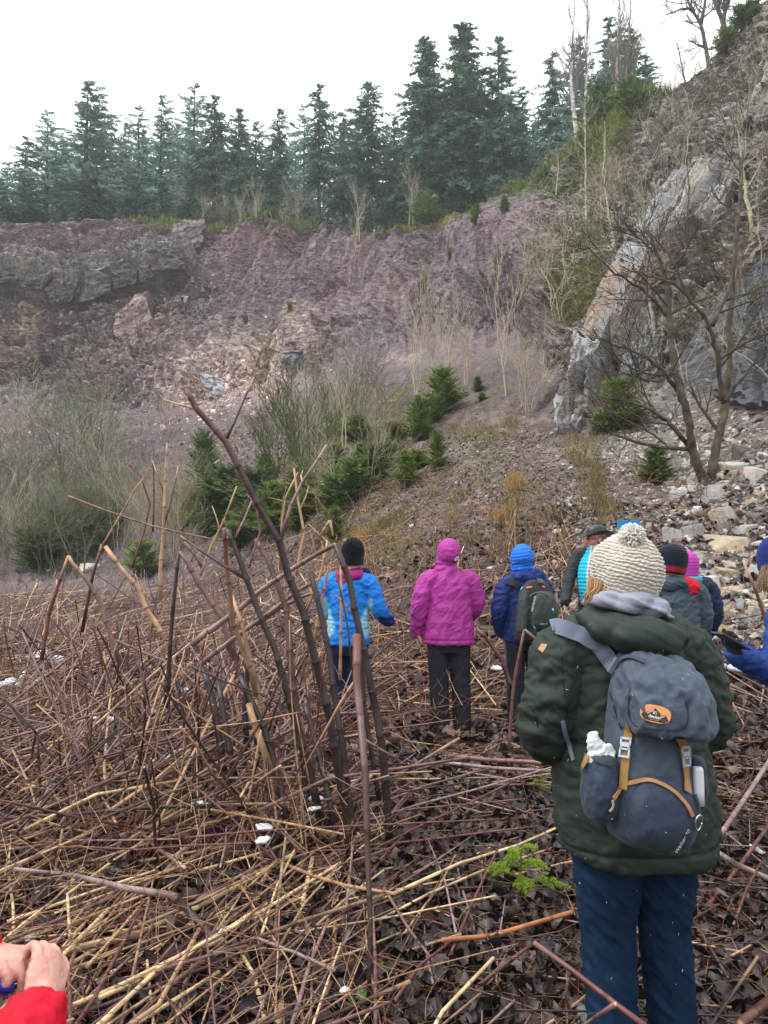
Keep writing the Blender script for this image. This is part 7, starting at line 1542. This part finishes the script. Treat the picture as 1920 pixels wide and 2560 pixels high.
try:
    strap_on(bp2, PB2, [(1322, 1492), (1335, 1482), (1352, 1480), (1368, 1484), (1377, 1494)], .006, .002, lin(130, 136, 138) * .7, 'piping', M_pack, .002, 5)
    text_on(bp2, PB2, 'ORTOVOX', 1335, 1510, .028, 88, lin(200, 206, 206), off=.004); text_on(bp2, PB2, 'TOUR 30', 1358, 1560, .018, 2, lin(200, 206, 206), off=.004)
    strap_on(bp2, PB2, [(1355, 1578), (1356, 1576), (1360, 1575), (1366, 1575), (1369, 1577), (1369, 1584), (1366, 1587), (1358, 1587), (1355, 1585), (1355, 1578)], .006, .002, lin(222, 226, 226), 'maker_mark', M_plas, .004, 2)
    strap_on(bp2, PB2, [(1359, 1584), (1359, 1579), (1365, 1579), (1364, 1582), (1361, 1582), (1366, 1585)], .005, .002, lin(222, 226, 226), 'maker_mark', M_plas, .004, 2)
    strap_on(bp3, PB2, [(1300, 1470), (1290, 1462), (1278, 1456), (1266, 1455)], .055, .012, BK * 1.2, 'shoulder_strap', M_pack, .004, 4)
    strap_on(bp3, PB2, [(1352, 1462), (1350, 1452), (1345, 1446)], .05, .012, DG * 1.2, 'shoulder_strap', M_pack, .004, 4)
except Exception as ex_: print('strap', ex_)
# ======================================================== man with the leather hat
p4 = at(1492, 8.2); r4 = math.radians(143); TQ = lin(30, 186, 214) * .85
# he faces left: figure +y turned by r4
def w4(u, v, Y): return rotz(-r4) @ (PX(u, v, Y) - p4)
zs4 = 1.6 + (1385 - 1350) / F * 8.2 - p4[2]; s4 = zs4 / 1.575
aL = ((-.21, 0, 1.36 * s4), (-.27, .02, 1.08 * s4), (-.20, .16, .92 * s4)); aR = ((.21, 0, 1.36 * s4), (.30, .02, 1.10 * s4), (.16, .26, 1.30 * s4))
aV = w4(1413, 1503, 8.05)          # the hanging hand
aR = ((.215, 0, 1.36 * s4), tuple((np.array((.215, 0, 1.36 * s4)) + aV) / 2 + np.array([.05, -.03, .0])), tuple(aV)); aS = w4(1572, 1392, 7.93)
aL = ((-.215, 0, 1.36 * s4), tuple((np.array((-.215, 0, 1.36 * s4)) + aS) / 2 + np.array([-.10, .05, -.16])), tuple(aS))
o, hc, Rh = figure('person in profile with dark leather brimmed hat, open black jacket and turquoise padded vest', p4, r4, 1.7 * s4, (aL, aR), (((0, .1, 1), (0, 1, 0), .7), ((-.1, .1, -1), (-1, 0, 0), .4)), head_yaw=-.75, ruddy=True, head_c=(0, .02, 1.575 * s4))
fat = 1.18
jt = [(.74 * s4, 0, 0, .19, .15), (.76 * s4, 0, 0, .20, .16), (.95 * s4, 0, .01, .215, .17), (1.15 * s4, 0, .02, .215, .165), (1.30 * s4, 0, .01, .21, .145), (1.40 * s4, 0, 0, .17, .11), (1.46 * s4, 0, 0, .10, .09)]
jk = jacket(o, [(a, b, c - .03, d, e) for a, b, c, d, e in jt], (aL, aR), ([.095, .078, .066, .054], [.095, .078, .066, .054]), lin(46, 50, 54) * .8, .010)
g = Geo(); loft(g, [(.84 * s4, 0, .06, .155, .13), (.95 * s4, 0, .075, .165, .145), (1.15 * s4, 0, .085, .17, .145), (1.30 * s4, 0, .06, .16, .125), (1.40 * s4, 0, .03, .11, .10), (1.50 * s4, 0, .02, .075, .08)], ex=2.2)
def c4(co, nr):
    z_ = np.exp(-(co[:, 0] / .010) ** 2)[:, None] * (nr[:, 1:2] > .2); z2 = np.exp(-((np.abs(co[:, 0]) - .020) / .008) ** 2)[:, None] * (nr[:, 1:2] > .2); c = np.tile(TQ, (len(co), 1)); c = c * (1 - z2) + lin(200, 216, 224) * z2; return c * (1 - z_) + lin(206, 90, 96) * z_
link('padded_vest', shell(g, 'padded_vest', .008, 3, lambda co, nr: .010 * np.abs(np.sin(co[:, 2] * math.pi / .038)) ** .6 + .004 * fbm(co * 20, 2), c4), M_cloth, o)
g = Geo(); ell(g, hc + [0, .0, -.15], (.095, .095, .045)); link('collar', shell(g, 'collar', .007, 3, folds(.006), lin(196, 214, 224)), M_cloth, o)
g = Geo(); limb(g, [hc + [-.10, .06, -.17], hc + [-.13, -.02, -.155], hc + [-.08, -.10, -.14], hc + [.06, -.11, -.14]], [.028, .036, .036, .03], 4); link('jacket_collar', shell(g, 'jacket_collar', .007, 3, folds(.008), lin(48, 54, 58) * .8), M_cloth, o)
hh = empty('hat', (0, 0, 0)); hh.parent = o; hh.location = hc + np.array([0, -.005, .055]); hh.rotation_euler = (math.radians(-6), math.radians(0), -.75)
g = Geo(); ns = 48; aa = np.arange(ns) * 2 * math.pi / ns; rows_ = []
for (rr0, rz0) in [(.088, .0), (.105, -.003), (.14, -.001), (.172, .004), (.174, .008), (.14, .006), (.105, .004), (.088, .006)]:
    curl_ = .030 * (np.abs(np.cos(aa)) ** 2) * ((rr0 - .088) / .085) - .022 * np.abs(np.sin(aa)) ** 2 * ((rr0 - .088) / .085); rows_.append(np.stack([rr0 * np.cos(aa) * .88, rr0 * np.sin(aa) * 1.10, rz0 + curl_], 1))
V = np.concatenate(rows_); i = np.arange(7)[:, None] * ns; j = np.arange(ns)[None]; jn = (j + 1) % ns; q = np.stack(np.broadcast_arrays(i + j, i + jn, i + ns + jn, i + ns + j), -1).reshape(-1, 4)
g.add(V, q, None, lin(58, 60, 62) * .8); g.build('brim', M_leath, hh)
g = Geo(); loft(g, [(-.005, 0, 0, .082, .102), (.04, 0, 0, .080, .100), (.085, 0, 0, .074, .092), (.10, 0, 0, .060, .078), (.104, 0, 0, .03, .04)], 36, 2.2)
link('crown', shell(g, 'crown', .005, 3, lambda co, nr: -.016 * np.exp(-(co[:, 0] / .02) ** 2) * smooth(.07, .10, co[:, 2]) - .008 * np.exp(-((np.abs(co[:, 0]) - .05) / .02) ** 2) * smooth(.05, .09, co[:, 2]) * (co[:, 1] > .03), lin(62, 64, 66) * .8), M_leath, hh)
g = Geo(); tube(g, np.stack([.0835 * np.cos(np.append(aa, aa[0])), .1035 * np.sin(np.append(aa, aa[0])), np.full(ns + 1, .012)], 1), .006, 6, lin(24, 24, 26), False); g.build('hat_band', M_leath, hh)
g = Geo(); ell(g, (-.084, .01, .014), (.004, .012, .008), n=8); g.c = [np.tile(lin(190, 190, 186), (g.n, 1))]; g.build('hat_pin', M_metal, hh)
g = Geo(); 
for k in (-1, 1):
    t = np.linspace(0, 6.28, 16); tube(g, np.stack([k * .032 + .022 * np.cos(t), np.full(16, .098), .008 + .015 * np.sin(t)], 1) @ Rh.T + hc, .002, 4, lin(60, 40, 36)); tube(g, np.array([(k * .054, .098, .012), (k * .074, .05, .012), (k * .078, -.01, .008)]) @ Rh.T + hc, .0022, 4, lin(60, 40, 36))
g.build('glasses', M_plas, o)
g = Geo()
for k in range(500):
    a_ = R.uniform(2.6, 6.8); p0 = np.array([.078 * math.cos(a_), -.01 + .094 * math.sin(a_), R.uniform(-.045, .05)])
    if p0[1] > .015: continue
    p0 = p0 @ Rh.T + hc; tube(g, [p0, p0 + [R.normal(0, .003), R.normal(0, .003) - .002, -.018]], .0016, 3, lin(110, 92, 80) * R.uniform(.6, 1.3), False)
g.build('hair', M_hair, o)
legs4 = (((-.10, 0, .86 * s4), (-.11, .0, .46 * s4), (-.11, -.02, .07)), ((.10, 0, .86 * s4), (.11, .0, .46 * s4), (.11, -.02, .07)))
trousers(o, legs4, [(.70 * s4, 0, 0, .17, .13), (.84 * s4, 0, .01, .19, .15), (.98 * s4, 0, .02, .18, .15)], ([.11, .09, .08], [.11, .09, .08]), lin(32, 34, 40)); boots(o, ((-.11, -.02, .07), (.11, -.02, .07)), lin(50, 44, 40))
# the sheet he holds up, seen past the bobble hat
sc_ = PX(1572, 1338, 7.9); g = Geo(); A4 = [(-.115, -.14), (.115, -.14), (.115, .15), (-.115, .15)]
V = np.array([sc_ + np.array([x, 0, z]) for x, z in A4] + [sc_ + np.array([x, .004, z]) for x, z in A4]); g.add(V, [[0, 1, 2, 3], [7, 6, 5, 4], [0, 4, 5, 1], [1, 5, 6, 2], [2, 6, 7, 3], [3, 7, 4, 0]], None, lin(20, 150, 226) * .9)
sh_ = g.build('paper_sheet', M_paper, None, False); tag(sh_, 'blue and green sheet held up behind the cream bobble hat', 'sheet')
g = Geo(); V = np.array([sc_ + np.array([x, -.003, z]) for x, z in [(-.115, -.14), (.115, -.14), (.115, -.02), (.0, .0), (-.06, .05), (-.115, .085)]]); g.add(V[[0, 1, 2, 3]], [[0, 1, 2, 3]], None, lin(90, 190, 90)); g.add(V[[0, 3, 4, 5]], [[0, 1, 2, 3]], None, lin(90, 190, 90)); g.build('printed_landscape', M_paper, sh_, False)
# ======================================================== navy beanie, and the magenta-hooded neighbour
p5 = at(1678, 5.9); aL = ((-.20, 0, 1.29), (-.26, .0, 1.05), (-.15, .2, .95)); aR = ((.20, 0, 1.29), (.255, .0, 1.05), (.20, .18, .9)); SLB = lin(74, 88, 102) * .8
o, hc, Rh = figure('person with back turned, in slate jacket with red panels and red-banded navy beanie', p5, math.radians(6), 1.66, (aL, aR), (((.5, .5, -.3), (0, 0, -1), .6), ((-.3, .7, -.3), (0, 0, -1), .6)), head_yaw=.2, head_c=(.0, .01, 1.52))
def c5(co, nr):
    c = np.tile(SLB, (len(co), 1)); low = smooth(.93, .91, co[:, 2])[:, None] * (co[:, 0:1] > .05); c = c * (1 - low) + lin(206, 30, 40) * low; return c
jacket(o, [(.78, 0, 0, .20, .15), (.95, 0, 0, .20, .145), (1.12, 0, 0, .195, .14), (1.24, 0, 0, .205, .135), (1.33, 0, 0, .175, .105), (1.40, 0, 0, .10, .09)], (aL, aR), ([.10, .085, .075, .06],) * 2, c5, .010)
g = Geo(); ell(g, hc + [.0, -.075, -.155], (.165, .075, .05)); ell(g, hc + [.09, -.09, -.19], (.085, .055, .07)); ell(g, hc + [-.06, -.08, -.18], (.10, .06, .05))
def c5h(co, nr):
    f = smooth(.055, .065, co[:, 0] - hc[0] + .35 * (co[:, 2] - hc[2] + .18)) * smooth(.165, .15, co[:, 0] - hc[0]) * smooth(-.24, -.23, co[:, 2] - hc[2]) * (np.abs(np.sin(co[:, 2] * 60 + co[:, 0] * 20)) > .12); return np.tile(SLB * .85, (len(co), 1)) * (1 - f[:, None]) + lin(212, 24, 34) * f[:, None]
link('hood', shell(g, 'hood', .007, 4, lambda co, nr: .016 * (fbm(np.stack([co[:, 0] * 6, co[:, 1] * 8, co[:, 2] * 24 + co[:, 0] * 8], 1), 3, .5, True) - .3), c5h), M_cloth, o)
g = Geo(); loft(g, [(-.16, 0, -.01, .088, .09), (-.13, 0, -.01, .092, .094), (-.105, 0, -.008, .088, .09), (-.095, 0, -.008, .075, .08)]); co_ = link('roll_neck', shell(g, 'roll_neck', .005, 2, lambda co, nr: .004 * np.abs(np.sin(np.arctan2(co[:, 1], co[:, 0]) * 34)), lin(206, 192, 160)), M_knit, o); co_.location = hc
h5 = knit_hat(o, hc + [-.005, -.01, .0], .112, lin(26, 30, 46), 'beanie', lin(170, 34, 50), .98, low=-.085, rows=.02); h5.rotation_euler = (0, math.radians(8), 0)
trousers(o, legs3, [(.70, 0, 0, .16, .12), (.82, 0, 0, .185, .135), (.93, 0, 0, .17, .12)], ([.10, .082, .075], [.10, .082, .075]), lin(40, 42, 52)); boots(o, ((-.10, -.02, .07), (.10, -.02, .07)), lin(50, 46, 44))
p6 = at(1716, 7.0); aL = ((-.19, 0, 1.27), (-.25, .0, 1.03), (-.12, .2, .95)); aR = ((.19, 0, 1.27), (.25, .0, 1.03), (.20, .12, .84))
o, hc, Rh = figure('person in navy jacket, magenta hat and teal scarf, mostly hidden behind the navy beanie', p6, math.radians(-5), 1.60, (aL, aR), (((.5, .5, -.3), (0, 0, -1), .6), ((-.1, .3, -1), (-1, 0, 0), .4)), head_c=(.0, .01, 1.46))
jacket(o, [(.76, 0, 0, .19, .14), (.95, 0, 0, .19, .135), (1.12, 0, 0, .185, .13), (1.22, 0, 0, .19, .125), (1.30, 0, 0, .165, .10), (1.36, 0, 0, .10, .085)], (aL, aR), ([.09, .08, .072, .058],) * 2, lin(30, 36, 66), .011)
knit_hat(o, hc + [0, -.005, .0], .098, lin(196, 70, 176) * .85, 'magenta_hat', low=-.09, rows=.03)
g = Geo(); ell(g, hc + [0, -.03, -.125], (.125, .11, .055)); link('scarf', shell(g, 'scarf', .006, 3, lambda co, nr: .006 * np.abs(np.sin(co[:, 2] * 300 + 6 * np.sin(co[:, 0] * 40))), lin(50, 150, 172)), M_knit, o)
trousers(o, legs3, [(.70, 0, 0, .16, .12), (.82, 0, 0, .18, .13), (.93, 0, 0, .17, .12)], ([.10, .082, .075], [.10, .082, .075]), lin(34, 36, 46)); boots(o, ((-.10, -.02, .07), (.10, -.02, .07)), lin(40, 40, 42))
# ======================================================== right margin: blue knit hat, phone held out
p7 = at(2040, 3.85); r7 = math.radians(15); BL7 = lin(38, 68, 142) * .8
def w7(u, v, Y): return rotz(-r7) @ (PX(u, v, Y) - p7)
wr = w7(1846, 1636, 3.62); elb = w7(1945, 1690, 3.68)
aL = ((-.19, .0, 1.29), tuple(elb), tuple(wr)); aR = ((.19, 0, 1.29), (.25, .06, 1.05), (.12, .25, 1.0))
dir7 = norm(w7(1815, 1605, 3.55) - wr)
o, hc, Rh = figure('person at the right margin in blue padded jacket and navy hat holding a phone', p7, r7, 1.63, (aL, aR), ((dir7, (0, -.3, 1), 1.2), ((-.4, .7, 0), (0, 0, -1), .6)), head_yaw=-1.2, head_tilt=-.15, head_c=(-.17, .05, 1.52))
jacket(o, [(.76, 0, 0, .21, .16), (.95, 0, 0, .21, .16), (1.12, 0, 0, .20, .15), (1.24, -.03, 0, .205, .14), (1.33, -.07, 0, .175, .11), (1.40, -.12, .02, .10, .09)], (aL, aR), ([.10, .09, .072, .055],) * 2, BL7, .008, lambda co, nr: .016 * (fbm(np.stack([co[:, 0] * 9, co[:, 1] * 9, co[:, 2] * 14], 1), 3, .55, True) - .3))
knit_hat(o, hc + [0, -.005, .045], .102, lin(34, 46, 110), 'knit_hat', low=-.055, rows=.013)
g = Geo()
for k in range(420):
    a_ = R.uniform(2.7, 6.7); p0 = np.array([.085 * math.cos(a_), -.01 + .10 * math.sin(a_), R.uniform(-.02, .02)])
    if p0[1] > .03: continue
    p0 = p0 @ Rh.T + hc; tube(g, [p0, p0 + [R.normal(0, .006), R.normal(0, .006), -.05], p0 + [R.normal(0, .012), R.normal(0, .012), -.10]], .0016, 3, lin(176, 152, 120) * R.uniform(.6, 1.2), False)
g.build('hair', M_hair, o)
trousers(o, legs3, [(.70, 0, 0, .16, .12), (.82, 0, 0, .185, .135), (.93, 0, 0, .17, .12)], ([.10, .082, .075], [.10, .082, .075]), lin(40, 44, 60)); boots(o, ((-.10, -.02, .07), (.10, -.02, .07)), lin(60, 52, 46))
g = Geo(); hand(g, wr, dir7, (0, -.3, 1), 1, 1.2, 1.1); limb(g, [wr - dir7 * .03, wr + dir7 * .03], [.034, .036], 3); link('glove', shell(g, 'glove', .004, 2, folds(.002), lin(28, 30, 34)), M_knit, o)
pa, pb = PX(1862, 1622, 3.55), PX(1792, 1582, 3.50); d_ = norm(pb - pa); s_ = norm(np.cross(d_, [0, 0, 1.0])); n_ = np.cross(s_, d_); L_ = np.linalg.norm(pb - pa); n_ = norm(n_ + s_ * .0)
def slab(c, hx, hy, hz, name, m, parent=None, col=(.03, .03, .035)):
    g = Geo(); bm = bmesh.new(); bmesh.ops.create_cube(bm, size=2)
    for v in bm.verts: v.co = Vector((v.co.x * hx, v.co.y * hy, v.co.z * hz))
    bmesh.ops.bevel(bm, geom=bm.edges[:], offset=min(hx, hy, hz) * .6, segments=2, profile=.6, affect='EDGES'); v, t = arr_of(bm); V = c + v[:, :1] * d_ + v[:, 1:2] * s_ + v[:, 2:] * n_; g.add(V, None, t, col)
    return g.build(name, m, parent, False)
ph = slab((pa + pb) / 2, L_ / 2, .039, .0048, 'phone', M_plas); tag(ph, 'dark flat phone held out by the person at the right margin', 'phone'); slab((pa + pb) / 2 + n_ * .0046, L_ / 2 - .004, .036, .0008, 'screen', M_glass, ph)
# ======================================================== lower left: hands of the neighbour in red
p8 = np.array([-1.08, .98, gz(-1.08, .98)]); r8 = math.radians(-68); REDC = lin(212, 6, 44) * .85
def w8(u, v, Y): return rotz(-r8) @ (PX(u, v, Y) - p8)
wR = w8(92, 2532, 1.20); eR = w8(60, 2770, 1.06) + np.array([.0, -.06, 0]); wL = w8(-75, 2385, 1.30); eL = w8(-330, 2470, 1.27)
aL = ((-.19, .0, 1.33), tuple(eL), tuple(wL)); aR = ((.19, 0, 1.33), tuple(eR), tuple(wR))
dR = norm(w8(118, 2440, 1.25) - wR); dL = norm(w8(16, 2392, 1.28) - wL)
pnR = rotz(-r8) @ np.array([-.75, .65, -.1]); pnL = rotz(-r8) @ np.array([.25, -.25, -1.0])
g0 = len(COL.objects)
o, hc, Rh = figure('person in red jacket at the left margin, only bare hands and cuff in view', p8, r8, 1.68, (aL, aR), ((dL, pnL, .95), (dR, pnR, 1.05)), voxel=.0033, skin=lin(206, 156, 142), head_tilt=-.3)
jacket(o, [(.76, 0, 0, .20, .15), (.95, 0, 0, .20, .15), (1.12, 0, 0, .195, .145), (1.26, 0, 0, .20, .135), (1.36, 0, 0, .175, .105), (1.43, 0, 0, .10, .09)], (aL, (aR[0], aR[1], tuple(wR - tdir(eR, wR) * .02))), ([.10, .085, .07, .046], [.10, .085, .066, .048]), REDC, .005, folds(.013, (12, 12, 20), 2., .5))
knit_hat(o, hc + [0, -.005, .03], .098, lin(60, 60, 66), 'knit_hat', low=-.05, rows=.014)
trousers(o, legs3, [(.70, 0, 0, .16, .12), (.82, 0, 0, .185, .135), (.93, 0, 0, .17, .12)], ([.10, .082, .075], [.10, .082, .075]), lin(40, 44, 60)); boots(o, ((-.10, -.02, .07), (.10, -.02, .07)), lin(60, 52, 46))
bq8 = PX(2, 2462, 1.24); g = Geo(); limb(g, [bq8 + [-.07, 0, .012], bq8 + [.012, 0, -.004]], [.011, .010], 3); bt8 = link('lighter', shell(g, 'lighter', .003, 2, None, lin(34, 50, 160)), M_plas); tag(bt8, 'small blue plastic thing held between the two bare hands at the left margin', 'small item')
g = Geo(); ell(g, PX(72, 2440, 1.27), (.012, .006, .010), n=8); ell(g, PX(64, 2448, 1.27), (.010, .006, .010), n=8); tt8 = link('paper_tissue', shell(g, 'paper_tissue', .002, 1, lambda co, nr: .003 * fbm(co * 90, 2), lin(222, 228, 232)), M_paper); tag(tt8, 'scrap of white tissue between the bare hands at the left margin', 'tissue')
# ------------------------------------------------------------------ snow-laden air over the quarry
hz = bpy.data.materials.new('haze'); hz.use_nodes = True; hn = hz.node_tree; hn.nodes.remove(hn.nodes['Principled BSDF'])
pv = hn.nodes.new('ShaderNodeVolumePrincipled'); pv.inputs['Density'].default_value = .0010; pv.inputs['Color'].default_value = (.92, .96, 1.0, 1); pv.inputs['Anisotropy'].default_value = .2
hn.links.new(pv.outputs[0], hn.nodes['Material Output'].inputs['Volume'])
lo_, hi_ = T.reshape(-1, 3).min(0), T.reshape(-1, 3).max(0)
g = Geo(); x0, x1, y0, y1, z0, z1 = lo_[0] - 5, hi_[0] + 5, -12, hi_[1] + 5, lo_[2] - 1.5, 66
g.add([(x, y, z) for z in (z0, z1) for x, y in ((x0, y0), (x1, y0), (x1, y1), (x0, y1))], [[0, 3, 2, 1], [4, 5, 6, 7], [0, 1, 5, 4], [1, 2, 6, 5], [2, 3, 7, 6], [3, 0, 4, 7]])
g.build('haze', hz, None, False)['kind'] = 'stuff'
